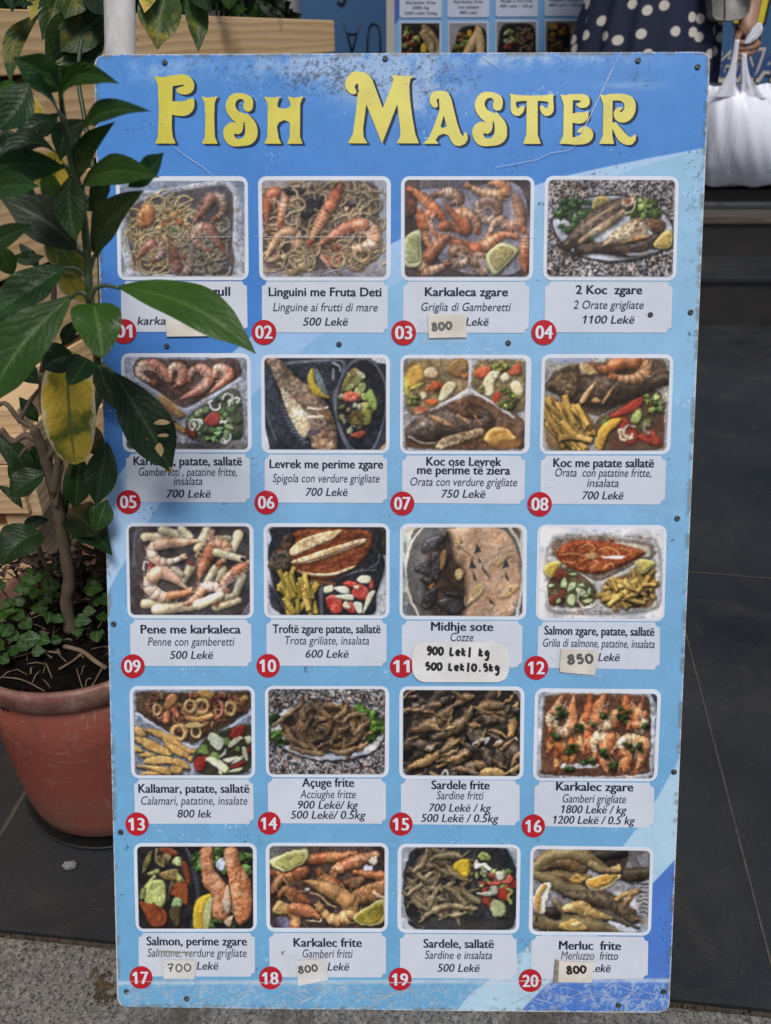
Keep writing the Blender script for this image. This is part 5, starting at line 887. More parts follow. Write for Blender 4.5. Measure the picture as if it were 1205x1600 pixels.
    k = np.clip(scuff * .8, 0, .62)[..., None]; C = C * (1 - k) + np.array([184, 196, 204]) / 255. * k
    k = np.clip(np.exp(-((Y - 1534 + (X - 600) * .004) / 3) ** 2) * (.35 + n2), 0, .9)[..., None] * .7; C = C * (1 - k) + np.array([214, 222, 230]) / 255. * k
    k = (np.clip((n2 + n3 * .5 - .85) * 4, 0, .7) * spot(860, 1500, 60, 50))[..., None]; C = C * (1 - k) + np.array([96, 100, 96]) / 255. * k
    return np.clip(C, 0, 1)

_w, _h = 500, 780
_u = np.linspace(0, 1, _w)[None, :]; _v = np.linspace(0, 1, _h)[:, None]
_q = np.array([(c + (np.array([628.5, 831]) - c) / np.hypot(*(np.array([628.5, 831]) - c)) * 1.2) for c in np.array(CORN, float)])
GX = (_q[0, 0] * (1 - _u) + _q[1, 0] * _u) * (1 - _v) + (_q[3, 0] * (1 - _u) + _q[2, 0] * _u) * _v
GY = (_q[0, 1] * (1 - _u) + _q[1, 1] * _u) * (1 - _v) + (_q[3, 1] * (1 - _u) + _q[2, 1] * _u) * _v
# round the sheet's corners by sliding the outermost rows inside the slab outline
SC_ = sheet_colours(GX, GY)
A_, B_ = bd_np(GX, GY)
sd_ = poly_sd(GX, GY, np.array(edge))
keep = sd_ > .3
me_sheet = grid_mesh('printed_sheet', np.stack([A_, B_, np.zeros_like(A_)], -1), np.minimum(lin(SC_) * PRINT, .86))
_bm = bmesh.new(); _bm.from_mesh(me_sheet); _bm.verts.ensure_lookup_table()
_rm = [_bm.verts[i] for i in np.nonzero(~keep.reshape(-1))[0]]
bmesh.ops.delete(_bm, geom=_rm, context='VERTS'); _bm.to_mesh(me_sheet); _bm.free()
bobj('printed_sheet', me_sheet, M_SHEET)

# ---- text
def text_mesh(body, style):
    cu = bpy.data.curves.new('caption', 'FONT'); cu.body = body; cu.size = 1; cu.resolution_u = 3
    cu.offset = {'b': 0, 'i': 0, 'p': 0, 'n': 0, 'r': .012}[style]; cu.shear = .19 if style in 'ip' else 0
    o = bpy.data.objects.new('caption', cu); me = bpy.data.meshes.new_from_object(o); bpy.data.objects.remove(o); bpy.data.curves.remove(cu)
    V = np.zeros(len(me.vertices) * 3, np.float32); me.vertices.foreach_get('co', V); V = V.reshape(-1, 3)
    Fc = [tuple(p.vertices) for p in me.polygons]; bpy.data.meshes.remove(me)
    if style in 'np' and '1' in body:          # give each 1 its flag
        par = list(range(len(V)))
        def root(i):
            while par[i] != i: i = par[i]
            return i
        for f in Fc:
            for q in f[1:]: par[root(q)] = root(f[0])
        g = {}
        for i in range(len(V)): g.setdefault(root(i), []).append(i)
        sh = .19 if style == 'p' else 0
        gs = sorted(g.values(), key=lambda q: V[q, 0].min()); gs = gs if style == 'n' else gs[:len(body) - len(body.lstrip('1'))]
        for ids in gs:
            x = V[ids, 0] - sh * V[ids, 1]; y = V[ids, 1]
            if x.max() - x.min() < .17 and y.max() - y.min() > .9 * y.max() and y.min() > -.02 and y.max() > .6:
                t_ = y.max(); a_ = x.min() + .01; k = len(V)
                V = np.vstack([V, [(px_ + sh * py_, py_, .05) for px_, py_ in ((a_, t_), (a_ - .15, t_ - .13), (a_ - .15, t_ - .24), (a_, t_ - .15))]]).astype(np.float32); Fc = Fc + [(k, k + 1, k + 2, k + 3)]
    if style == 'i':
        k = len(V); W = V.copy(); W[:, 0] += .008; W[:, 2] = .1; V = np.vstack([V, W]); Fc = Fc + [tuple(i + k for i in f) for f in Fc]
    if style == 'p':
        k = len(V); W = V.copy(); W[:, 0] += .032; W[:, 2] = .1; V = np.vstack([V, W]); Fc = Fc + [tuple(i + k for i in f) for f in Fc]
    if style in 'bn':                          # bold: struck twice, a hair apart
        k = len(V); A, B, D = V.copy(), V.copy(), V.copy(); A[:, 0] -= .030; B[:, 0] += .030; D[:, 1] += .012; B[:, 2] = .1; D[:, 2] = .2; V = np.vstack([A, B, D])
        Fc = Fc + [tuple(i + k for i in f) for f in Fc] + [tuple(i + 2 * k for i in f) for f in Fc]
    return V, Fc
_tc = {}
CAP = float(text_mesh('H', 'r')[0][:, 1].max())

def text_on(acc, body, style, ax, bx, base_a, base_b, cap, h):
    """lay text between two points of the board plane (metres), cap height in metres"""
    V, Fc = text_mesh(body, style)
    x0, x1 = V[:, 0].min(), V[:, 0].max(); w = math.hypot(bx[0] - ax[0], bx[1] - ax[1]); sx = w / (x1 - x0); sy = cap / CAP
    ex = ((bx[0] - ax[0]) / w, (bx[1] - ax[1]) / w)
    P = [(ax[0] + (v[0] - x0) * sx * ex[0] - v[1] * sy * ex[1], ax[1] + (v[0] - x0) * sx * ex[1] + v[1] * sy * ex[0], h + v[2] * .001) for v in V]
    acc.add((P, Fc))

CAPH = {'b': 75, 'i': 72, 'p': 69}
mscale = 0
PH_W, PH_H = 180, 142
for k, (org, frame, photo, capq, badge, lines, lab) in enumerate(DISH):
    (ox, oy), s = org
    tp = lambda p: (ox + p[0] / s, oy + p[1] / s)
    fr = bobj('photo_frame', flat_poly('photo_frame', roundq([tp(p) for p in frame], 13), .0005), M_WHITE)
    q = np.array(photo, float); u = np.linspace(0, 1, PH_W)[None, :, None]; v = np.linspace(0, 1, PH_H)[:, None, None]
    G = (q[0] * (1 - u) + q[1] * u) * (1 - v) + (q[3] * (1 - u) + q[2] * u) * v
    pic = Pic(G[..., 0], G[..., 1], (k + 1) * 11); globals()['d%02d' % (k + 1)](pic); pic.finish({13: .6, 14: .8, 15: 1, 18: .65, 19: .75, 20: .85, 16: .5, 17: .35, 7: .4, 8: .35, 11: .35}.get(k + 1, .2)); C = np.clip(pic.C, 0, 1)
    # a camera print: a little veil, grain and softness
    for _ in range(2): C = (C * 4 + np.roll(C, 1, 0) + np.roll(C, -1, 0) + np.roll(C, 1, 1) + np.roll(C, -1, 1)) / 8
    lum = C.mean(-1, keepdims=True); C = lum + (C - lum) * .77; C = C * .985 + .008
    C = C * (1 + .05 * (vnoise(G[..., 0] / 6, G[..., 1] / 6, 77 + k) - .5))[..., None]
    rr = np.array([np.array(x) for x in roundq(photo, 42, 6)]); md = np.clip(poly_sd(G[..., 0], G[..., 1], rr) / 6 + .5, 0, 1)[..., None]
    Cl = lin(np.clip(C, 0, 1)) * md + lin(np.array([208, 215, 228]) / 255.) * (1 - md)
    A, B = bd_np(ox + G[..., 0] / s, oy + G[..., 1] / s)
    bobj('dish_photo', grid_mesh('dish_photo', np.stack([A, B, np.full_like(A, .0009)], -1), np.minimum(Cl * PRINT, .86)), M_SHEET, fr, lab)
    cp = bobj('caption_panel', flat_poly('caption_panel', notchq([tp(p) for p in capq], 38 / s, (3,)), .0006), M_CAP)
    acs = {}
    for body, st, x0, x1, base in lines:
        slope = (capq[2][1] - capq[3][1]) / (capq[2][0] - capq[3][0]) * .8
        a = bd(*tp((x0, base - slope * (x1 - x0) / 2))); b = bd(*tp((x1, base + slope * (x1 - x0) / 2))); m0 = bd(*tp(((x0 + x1) / 2, base))); m1 = bd(*tp(((x0 + x1) / 2, base - CAPH[st] * s / 5.477)))
        text_on(acs.setdefault(st, Acc()), body, st, a, b, 0, 0, math.hypot(m1[0] - m0[0], m1[1] - m0[1]), .0010)
    for st, nm, mt in (('b', 'dish_name', M_NAVY), ('i', 'dish_translation', M_GREY), ('p', 'price_text', M_INK2)):
        if st in acs: bobj(nm, acs[st].mesh(nm, False), mt, cp)
    bx, by, br = badge; ang = np.linspace(0, 2 * math.pi, 40, endpoint=False)
    bgp = bobj('number_badge', flat_poly('number_badge', [tp((bx + br * math.cos(t), by + br * math.sin(t))) for t in ang], .0012), M_RED)
    ac = Acc(); a = bd(*tp((bx - .70 * br, by + .52 * br))); b = bd(*tp((bx + .70 * br, by + .52 * br))); c1 = bd(*tp((bx, by - .54 * br))); c0 = bd(*tp((bx, by + .52 * br)))
    text_on(ac, '%02d' % (k + 1), 'n', a, b, 0, 0, math.hypot(c1[0] - c0[0], c1[1] - c0[1]), .0016)
    bobj('badge_number', ac.mesh('badge_number', False), M_WHITE, bgp)

# ---- the two title words: letters as outlines found on a fine lattice (filled marching squares)
def fill_sd(D, xs, ys):
    V = []; Fc = []; idx = {}
    def vid(key, x, y):
        if key not in idx: idx[key] = len(V); V.append((x, y))
        return idx[key]
    h, w = D.shape
    for i in range(h - 1):
        for j in range(w - 1):
            c = [(i, j), (i, j + 1), (i + 1, j + 1), (i + 1, j)]; d = [D[a] for a in c]
            if max(d) <= 0: continue
            poly = []
            for e in range(4):
                a, b = c[e], c[(e + 1) % 4]; da, db = d[e], d[(e + 1) % 4]
                if da > 0: poly.append(vid(a, xs[a[1]], ys[a[0]]))
                if (da > 0) != (db > 0):
                    t = da / (da - db); poly.append(vid((min(a, b), max(a, b)), xs[a[1]] + (xs[b[1]] - xs[a[1]]) * t, ys[a[0]] + (ys[b[0]] - ys[a[0]]) * t))
            if len(poly) >= 3: Fc.append(tuple(poly))
    return V, Fc

def letter_sd(X, Y, parts):
    D = np.full(X.shape, -1e9)
    for kind, P, *r in parts:
        if kind in 'pPx': d = poly_sd(X, Y, catmull(P, 5, True) if kind == 'P' else np.array(P, float))
        else:
            Q = catmull(np.array([(x, y, w) for x, y, w in P], float), 7) if len(P) > 2 else np.array(P, float)
            q, u, nx, ny, rr = tube_q(X, Y, Q[:, :2], np.maximum(Q[:, 2], .5)); d = (1 - q) * rr
        D = np.minimum(D, -d) if kind in 'xT' else np.maximum(D, d)
    return D

TA = (220, 100, 3.0125); TB = (520, 100, 4.635); TC = (640, 120, 3.171)
def S_parts(f): return [('t', [f(*p) for p in [(506, 204, 22), (504, 176, 24), (478, 160, 20), (444, 172, 30), (432, 204, 31), (450, 236, 32), (488, 266, 33), (514, 302, 34), (508, 342, 37), (474, 368, 20), (434, 360, 27), (418, 328, 29), (430, 306, 29), (454, 308, 25)]]), ('T', [f(*p) for p in [(492, 232, 5), (466, 216, 8), (455, 196, 9), (462, 178, 9), (476, 175, 8), (484, 184, 5)]]), ('T', [f(*p) for p in [(487, 278, 3), (487, 312, 6), (478, 338, 9), (460, 345, 9), (447, 336, 7)]])]
LETTERS = [
 (TA, [('p', [(64, 58), (95, 64), (152, 62), (147, 300), (152, 345), (167, 376), (69, 376), (82, 345), (87, 220), (82, 100)]), ('t', [(120, 86, 24), (170, 78, 25), (208, 76, 24), (230, 95, 22), (226, 118, 22), (204, 126, 20), (184, 126, 14)]), ('t', [(135, 205, 28), (180, 212, 34), (214, 208, 33), (234, 186, 20), (246, 162, 2)])]),
 (TA, [('p', [(286, 153), (310, 160), (335, 159), (362, 152), (349, 185), (347, 260), (350, 345), (364, 377), (289, 377), (303, 345), (305, 260), (302, 185)])]),
 (TA, S_parts(lambda x, y, w: (x, y, w))),
 (TA, [('p', [(581, 154), (606, 160), (632, 159), (656, 154), (644, 190), (642, 300), (650, 350), (663, 377), (582, 377), (597, 345), (599, 190)]), ('p', [(692, 154), (716, 160), (742, 159), (766, 152), (751, 190), (750, 345), (763, 377), (690, 377), (702, 345), (706, 190)]), ('p', [(638, 196), (652, 208), (674, 213), (696, 208), (710, 196), (710, 296), (698, 274), (676, 265), (652, 276), (638, 300)])]),
 (TB, [('t', [(158, 205, 8), (146, 190, 32), (126, 150, 36), (158, 106, 44), (205, 104, 42), (245, 120, 30)]), ('p', [(186, 120), (200, 60), (235, 66), (262, 84), (285, 112), (362, 322), (432, 150), (440, 112), (422, 84), (590, 92), (562, 112), (554, 160), (560, 260), (575, 380), (598, 510), (624, 577), (463, 577), (488, 530), (490, 480), (468, 292), (357, 580), (243, 292), (220, 470), (224, 530), (252, 577), (110, 577), (146, 510), (170, 340), (184, 190)]), ('T', [(172, 168, 13), (182, 200, 8)])]),
 (TB, [('t', [(750, 306, 10), (738, 296, 22), (726, 264, 25), (742, 232, 28), (778, 222, 26), (812, 226, 24)]), ('p', [(768, 230), (800, 198), (832, 206), (856, 250), (900, 430), (926, 505), (945, 528), (955, 492), (974, 508), (978, 545), (958, 580), (918, 597), (884, 592), (858, 562), (838, 520), (800, 506), (766, 522), (744, 552), (768, 580), (652, 580), (692, 545), (738, 440), (774, 330)]), ('x', [(804, 372), (780, 458), (800, 466), (826, 458)])]),
 (TC, S_parts(lambda x, y, w: (312 + (x - 391) * 1.075, 79 + (y - 141) * 1.072, w * 1.07))),
 (TC, [('p', [(497, 86), (540, 93), (606, 95), (670, 93), (713, 86), (708, 130), (660, 122), (606, 120), (552, 122), (504, 130)]), ('p', [(580, 110), (634, 110), (634, 290), (650, 334), (562, 334), (578, 290)]), ('t', [(515, 108, 14), (513, 140, 13), (520, 168, 18), (534, 178, 18), (550, 168, 15), (560, 152, 9)]), ('t', [(696, 108, 14), (700, 140, 13), (694, 168, 18), (678, 178, 18), (664, 168, 15), (654, 152, 9)])]),
 (TC, [('p', [(747, 90), (775, 94), (808, 92), (806, 290), (808, 334), (741, 334), (760, 295), (763, 140)]), ('t', [(790, 104, 15), (840, 103, 16), (868, 112, 20), (868, 132, 21), (848, 142, 14), (834, 140, 8)]), ('t', [(800, 206, 18), (836, 206, 28), (862, 200, 22), (876, 184, 9), (883, 168, 1)]), ('t', [(780, 320, 14), (830, 318, 20), (872, 304, 27), (884, 282, 24), (868, 264, 17), (846, 268, 11), (834, 276, 4)])]),
 (TC, [('p', [(942, 90), (970, 94), (1005, 92), (1003, 290), (1012, 334), (938, 334), (956, 295), (959, 140)]), ('t', [(985, 104, 16), (1050, 104, 18), (1086, 126, 27), (1090, 165, 28), (1070, 196, 28), (1042, 202, 24), (1026, 184, 16), (1034, 164, 11), (1048, 158, 6)]), ('t', [(1014, 240, 13), (1030, 268, 20), (1056, 304, 24), (1086, 320, 20), (1106, 310, 13), (1114, 292, 5)])]),
]
WEAR_YEL, _t, _b = new_mat('worn yellow print'); _v = coords(_t); _n1 = noise(_t, _v, 240, 3, .7); _n2 = noise(_t, _v, 26, 4)
_c = ramp(_t, _n2, [(.3, srgb(196, 186, 52)), (.7, srgb(214, 204, 66))]); _d = ramp(_t, _n1, [(.3, (1, 1, 1)), (.34, (1, 1, 1))])
_d = ramp(_t, _n1, [(.66, (0, 0, 0)), (.72, (.6, .6, .6))]); _t.links.new(mixc(_t, _d, _c, srgb(92, 84, 30)), _b.inputs['Base Color']); _b.inputs['Roughness'].default_value = .4
def letter_meshes(org, parts, step=3.0):
    P = np.array([p[:2] for q in parts for p in q[1]], float); x0, y0 = P.min(0) - 40; x1, y1 = P.max(0) + 40
    xs = np.arange(x0, x1, step); ys = np.arange(y0, y1, step); X, Y = np.meshgrid(xs, ys)
    return fill_sd(letter_sd(X, Y, parts), xs, ys)
for li, (org, parts) in enumerate(LETTERS):
    ox, oy, s = org; V, Fc = letter_meshes(org, parts, s)
    for nm, dx, dy, h, mt in (('title_letter', 0, 0, .0010, WEAR_YEL), ('letter_shadow', 4.4, 2.4, .0006, M_SHADE)):
        me = pyd(nm, [pt(ox + x / s + dx, oy + y / s + dy, h) for x, y in V], Fc)
        if sum(p.normal.z for p in me.polygons) < 0: me.flip_normals()
        if nm == 'title_letter': lo = bobj(nm, me, mt)
        else: bobj(nm, me, mt, lo)

# ---- screws
for sx, sy in [(258, 98), (155, 122), (602, 92), (997, 95), (1090, 105), (530, 538), (794, 536), (1016, 492), (1079, 488), (1058, 810), (1053, 1206), (178, 975), (189, 1300), (198, 1549), (292, 1560), (966, 1570), (1037, 1549), (261, 541)]:
    a, b = bd(sx, sy); r = bd(sx + 4.3, sy)[0] - a; V = []; n = 16
    prof = [(1, .0002), (1, .0012), (.8, .0019), (.3, .0020), (.22, .0012), (0.02, .0012)]
    for f, z in prof:
        for k in range(n): q = 2 * math.pi * k / n; V.append((a + r * f * math.cos(q), b + r * f * math.sin(q), z))
    Fc = [(i * n + k, i * n + (k + 1) % n, (i + 1) * n + (k + 1) % n, (i + 1) * n + k) for i in range(len(prof) - 1) for k in range(n)] + [tuple(range((len(prof) - 1) * n, len(prof) * n))]
    bobj('screw_head', pyd('screw_head', V, Fc, True), M_SCREW)

# ---- scratches and creases of the face
def ribbon(acc, P, w, h):
    P = [np.array(bd(*p)) for p in P]; V = []; m = len(P)
    for i, p in enumerate(P):
        t = P[min(i + 1, m - 1)] - P[max(i - 1, 0)]; t = t / (np.hypot(*t) + 1e-9); n = np.array([-t[1], t[0]]) * w * (.5 if 0 < i < m - 1 else .12)
        V += [(*(p + n), h), (*(p - n), h)]
    acc.add((V, [(2 * i, 2 * i + 1, 2 * i + 3, 2 * i + 2) for i in range(m - 1)]))
ac = Acc(); rs = random.Random(5)
for P, w in [([(968, 86), (955, 112), (938, 148), (920, 186), (905, 214), (899, 228)], .0008), ([(899, 228), (888, 236), (860, 240), (840, 250), (800, 258), (775, 262), (772, 276)], .0004), ([(262, 222), (290, 244), (318, 262), (338, 280)], .0005), ([(740, 80), (765, 96), (785, 112)], .0006), ([(395, 370), (460, 371), (540, 371), (615, 371)], .0006), ([(270, 372), (330, 371), (386, 370)], .0005), ([(490, 433), (520, 424), (560, 412)], .0006), ([(615, 373), (626, 373)], .0008),
             ([(183, 1531), (300, 1533), (500, 1534), (700, 1533), (900, 1529), (1044, 1527)], .0009), ([(725, 1000), (830, 1004)], .0006), ([(800, 370), (826, 371), (840, 372)], .0005), ([(985, 395), (1000, 398)], .0006)]:
    ribbon(ac, P, w, .0021)
for i in range(170):
    x = rs.uniform(190, 1035); y = rs.uniform(1536, 1574); l = rs.uniform(8, 60); a = rs.choice([rs.uniform(-.5, .5), rs.uniform(-.5, .5), rs.uniform(.6, 1.2)])
    Q = [(x, y), (x + l * .5 * math.cos(a), y + l * .5 * math.sin(a) + rs.uniform(-2, 2)), (x + l * math.cos(a), y + l * math.sin(a))]
    if all(1533 < q[1] < 1575 and 188 < q[0] < 1040 for q in Q): ribbon(ac, Q, rs.uniform(.0003, .0008), .0021)
for i in range(60):
    x = rs.uniform(165, 1060); y = rs.uniform(95, 1520); l = rs.uniform(4, 20); a = rs.uniform(-1.6, 1.6); ribbon(ac, [(x, y), (x + l * .5 * math.cos(a), y + l * .5 * math.sin(a) + 1), (x + l * math.cos(a), y + l * math.sin(a))], rs.uniform(.0002, .0004), .0021)
bobj('scratches', ac.mesh('scratches', False), M_SCR)['kind'] = 'stuff'

# ---- taped price slips with handwriting
GLY = {'8': [[(.75, .85), (.5, 1), (.25, .85), (.35, .65), (.7, .4), (.75, .15), (.45, 0), (.2, .15), (.35, .42), (.65, .65), (.75, .85)]], '0': [[(.5, 1), (.2, .75), (.2, .25), (.5, 0), (.8, .25), (.82, .7), (.5, 1)]], '5': [[(.75, .98), (.3, .96), (.27, .55), (.55, .62), (.78, .4), (.65, .08), (.25, .05)]], '7': [[(.2, .95), (.78, .98), (.6, .5), (.5, 0)], [(.3, .48), (.75, .5)]], '9': [[(.78, .8), (.5, 1), (.25, .8), (.3, .55), (.6, .5), (.78, .8), (.75, .3), (.5, 0), (.25, .05)]],
       'L': [[(.25, 1), (.22, .05), (.7, .08)]], 'e': [[(.2, .4), (.7, .45), (.6, .7), (.3, .65), (.2, .3), (.45, .03), (.75, .12)]], 'k': [[(.25, 1), (.25, 0)], [(.7, .65), (.28, .35), (.75, .02)]], '/': [[(.5, 1.15), (.45, -.2)]], 'g': [[(.7, .65), (.4, .7), (.25, .4), (.5, .2), (.7, .4), (.72, .65), (.7, -.2), (.45, -.45), (.2, -.3)]], '.': [[(.45, .06), (.5, .02), (.5, .06)]]}
def handwrite(acc, txt, p0, p1, hgt, w, h):
    """txt from photo px p0 to p1 (baseline), letter height in px"""
    n = len(txt); ex = np.array(p1, float) - np.array(p0, float); adv = ex / n; up = np.array([ex[1], -ex[0]]) / np.hypot(*ex)
    for i, ch in enumerate(txt):
        for st in GLY.get(ch, []):
            Q = catmull([np.array(p0) + adv * (i + x) + up * y * hgt * (1 if ch != 'e' else .9) + np.array([rs.uniform(-.3, .3), rs.uniform(-.3, .3)]) for x, y in st], 5)
            P = [np.array(bd(*q)) for q in Q]; V = []; m = len(P)
            for a, p in enumerate(P):
                t = P[min(a + 1, m - 1)] - P[max(a - 1, 0)]; t = t / (np.hypot(*t) + 1e-9); nn = np.array([-t[1], t[0]]) * w / 2
                V += [(*(p + nn), h + a * 2e-6), (*(p - nn), h + a * 2e-6)]
            acc.add((V, [(2 * a, 2 * a + 1, 2 * a + 3, 2 * a + 2) for a in range(m - 1)]))
tape_m, _t, _b = new_mat('clear tape'); _b.inputs['Base Color'].default_value = (.75, .74, .7, 1); _b.inputs['Roughness'].default_value = .22; _b.inputs['Alpha'].default_value = .12
def slip(quad, txts, wd=.0026, m=M_PAPER, tape=None, tab=None, round_=0):
    P = roundq(quad, round_, 6) if round_ else [np.array(q, float) for q in quad]
    o = bobj('price_slip', flat_poly('price_slip', P, .0026), m)
    # the slip has a paper edge
    n = len(P); me = o.data; V = [pt(x, y, .0026) for x, y in P] + [pt(x, y, .0018) for x, y in P]
    me.clear_geometry(); me.from_pydata(V, [], [tuple(range(n))] + [(i, n + i, n + (i + 1) % n, (i + 1) % n) for i in range(n)]); me.update()
    if me.polygons[0].normal.z < 0: me.flip_normals()
    ac = Acc()
    for t, p0, p1, hg in txts: handwrite(ac, t, p0, p1, hg, wd, .0030)
    if txts: bobj('handwriting', ac.mesh('handwriting', False), M_MARK, o)
    if tape: bobj('clear_tape', flat_poly('clear_tape', tape, .0034), tape_m, o)
    if tab: bobj('brown_tape', flat_poly('brown_tape', tab, .0024), M_TAB, o)
    return o
M_TAB = pm('browned tape', (.20, .17, .13, 1), (.36, .32, .27, 1), 120, .5)
z = lambda o, s, pts: [(o[0] + x / s, o[1] + y / s) for x, y in pts]
slip(z((180, 270), 5.477, [(440, 1255), (810, 1250), (805, 1400), (447, 1405)]), [], tab=z((180, 270), 5.477, [(438, 1258), (470, 1258), (478, 1402), (445, 1408)]))
slip(z((615, 270), 5.356, [(285, 1185), (605, 1190), (610, 1378), (295, 1385)]), [('800', (674, 517), (707, 514), 11)], tape=z((615, 270), 5.356, [(205, 1210), (600, 1165), (630, 1425), (225, 1425)]))
slip(z((605, 810), 5.239, [(200, 1010), (985, 1006), (1000, 1336), (208, 1336)]), [('900 Lek/ kg', (666, 1021), (765, 1025), 12), ('500 Lek/0.5kg', (664, 1045), (781, 1048), 11)], wd=.0027, m=M_PAPERW, round_=20)
slip(z((815, 810), 5.021, [(305, 1018), (600, 1035), (570, 1225), (297, 1200)]), [('850', (885, 1036), (927, 1034), 13)], wd=.003, tape=z((815, 810), 5.021, [(275, 1020), (600, 1015), (625, 1250), (270, 1200)]))
slip(z((195, 1310), 5.605, [(352, 1052), (628, 1058), (614, 1218), (345, 1216)]), [('700', (261, 1516), (301, 1515), 12)], wd=.0016, m=M_PAPERW, tape=z((195, 1310), 5.605, [(300, 970), (650, 990), (640, 1215), (330, 1240)]), tab=z((195, 1310), 5.605, [(302, 970), (560, 985), (556, 996), (302, 985)]))
slip(z((400, 1310), 5.605, [(355, 1062), (620, 1040), (632, 1225), (372, 1278)]), [('800', (466, 1518), (498, 1514), 10)], wd=.0022, m=M_PAPERW, tape=z((400, 1310), 5.605, [(225, 980), (600, 1030), (640, 1230), (280, 1200)]), tab=z((400, 1310), 5.605, [(222, 985), (258, 972), (232, 1015)]))
slip(z((800, 1310), 5.128, [(375, 975), (655, 982), (632, 1145), (368, 1138)]), [('800', (884, 1519), (916, 1517), 11)], tape=z((800, 1310), 5.128, [(360, 890), (700, 900), (700, 985), (360, 970)]), tab=z((800, 1310), 5.128, [(345, 955), (378, 975), (368, 1140), (328, 1155)]))
# ---------------------------------------------------------------- ground, steps, building
def speckle_mat(name, base, dark, light, sc):
    m, t, b = new_mat(name); v = coords(t, 'Object')
    def vor(scale, lo, hi, seed):
        n = N(t, 'ShaderNodeTexVoronoi', Scale=scale); n.feature = 'F1'
        mp = t.nodes.new('ShaderNodeMapping'); mp.inputs['Location'].default_value = (seed, seed * 2, 0); t.links.new(v, mp.inputs[0]); t.links.new(mp.outputs[0], n.inputs['Vector'])
        s = t.nodes.new('ShaderNodeSeparateColor'); t.links.new(n.outputs['Color'], s.inputs[0]); return s.outputs[0], n.outputs['Distance']
    a, da = vor(sc, 0, 1, 1.3); c, dc = vor(sc * .55, 0, 1, 4.1); e, de = vor(sc * 1.7, 0, 1, 7.7)
    col = ramp(t, noise(t, v, 9, 5), [(.35, base), (.65, tuple(x * .8 for x in base[:3]))])
    col = mixc(t, ramp(t, a, [(.70, (0, 0, 0)), (.74, (1, 1, 1))]), col, dark)
    col = mixc(t, ramp(t, c, [(.80, (0, 0, 0)), (.83, (.8, .8, .8))]), col, light)
    col = mixc(t, ramp(t, e, [(.6, (0, 0, 0)), (.66, (.55, .55, .55))]), col, tuple(x * .45 for x in base[:3]) + (1,))
    stain = ramp(t, noise(t, v, 7, 6, .65, .6), [(.52, (0, 0, 0)), (.66, (.8, .8, .8))])
    col = mixc(t, stain, col, (.055, .042, .03, 1))
    t.links.new(col, b.inputs['Base Color']); b.inputs['Roughness'].default_value = .55; bump(t, b, noise(t, v, 260, 3), .0012, .4)
    return m
M_TERR = speckle_mat('grey terrazzo kerb stone', (.185, .178, .163, 1), (.05, .052, .055, 1), (.28, .26, .22, 1), 470)

m, t, b = new_mat('dark slate tile'); v = coords(t, 'Object'); n1 = noise(t, v, 3.2, 6, .6, .4); n2 = noise(t, v, 420, 2, .7)
c = ramp(t, n1, [(.3, (.013, .0155, .019, 1)), (.7, (.026, .029, .034, 1))]); c = mixc(t, ramp(t, n2, [(.62, (0, 0, 0)), (.72, (.5, .5, .5))]), c, (.09, .095, .1, 1))
dust = ramp(t, noise(t, v, 5, 8, .72, 1.2), [(.5, (0, 0, 0)), (.72, (.55, .55, .55))]); c = mixc(t, dust, c, (.060, .052, .043, 1)); w_ = ramp(t, noise(t, coords(t, 'Object', (3, 26, 1)), 5, 6, .75, 1.5), [(.64, (0, 0, 0)), (.72, (.5, .5, .5))]); c = mixc(t, w_, c, (.085, .088, .092, 1))
t.links.new(c, b.inputs['Base Color']); t.links.new(ramp(t, n1, [(.3, (.38,) * 3), (.7, (.6,) * 3)]), b.inputs['Roughness']); bump(t, b, n2, .0006, .35); M_TILE = m
M_GROUT = pm('brown grout', (.075, .066, .055, 1), (.045, .04, .035, 1), 80, .8)
M_RISER = pm('dark brown stone riser', (.030, .027, .026, 1), (.019, .018, .018, 1), 6, .5, 0, (1, 1, 3))
M_BLACK = pm('black void', (.004, .004, .004, 1), None, 5, .8)
M_TRIM = pm('worn metal threshold', (.19, .16, .13, 1), (.09, .075, .06, 1), 14, .45, 0, (.4, 6, 6), metal=.35)
M_WALL = pm('plain grey plaster', (.16, .16, .165, 1), (.12, .12, .12, 1), 3, .8, .002)
M_BLUEP = pm('blue painted panel', (.045, .125, .27, 1), (.04, .11, .24, 1), 2.5, .45)
M_BLUED = pm('grey blue sign letter', (.012, .024, .045, 1), (.016, .03, .05, 1), 20, .5)

def slab(name, P, z0, z1, m, label=None, cat=None, kind='structure'):
    n = len(P); V = [(x, y, z1) for x, y in P] + [(x, y, z0) for x, y in P]
    me = pyd(name, V, [tuple(range(n)), tuple(range(n, 2 * n))[::-1]] + [(i, n + i, n + (i + 1) % n, (i + 1) % n) for i in range(n)])
    bm = bmesh.new(); bm.from_mesh(me); bmesh.ops.recalc_face_normals(bm, faces=bm.faces); bm.to_mesh(me); bm.free()
    o = obj(name, me, m)
    if kind: o['kind'] = kind
    if label: tag(o, label, cat)
    return o
def boxo(name, x0, x1, y0, y1, z0, z1, m, parent=None, bev=0, label=None, cat=None, kind=None):
    bm = bmesh.new(); box_into(bm, ((x0 + x1) / 2, (y0 + y1) / 2, (z0 + z1) / 2), (x1 - x0, y1 - y0, z1 - z0), None, bev)
    o = obj(name, bm_mesh(name, bm), m, parent)
    if kind: o['kind'] = kind
    if label: tag(o, label, cat)
    return o

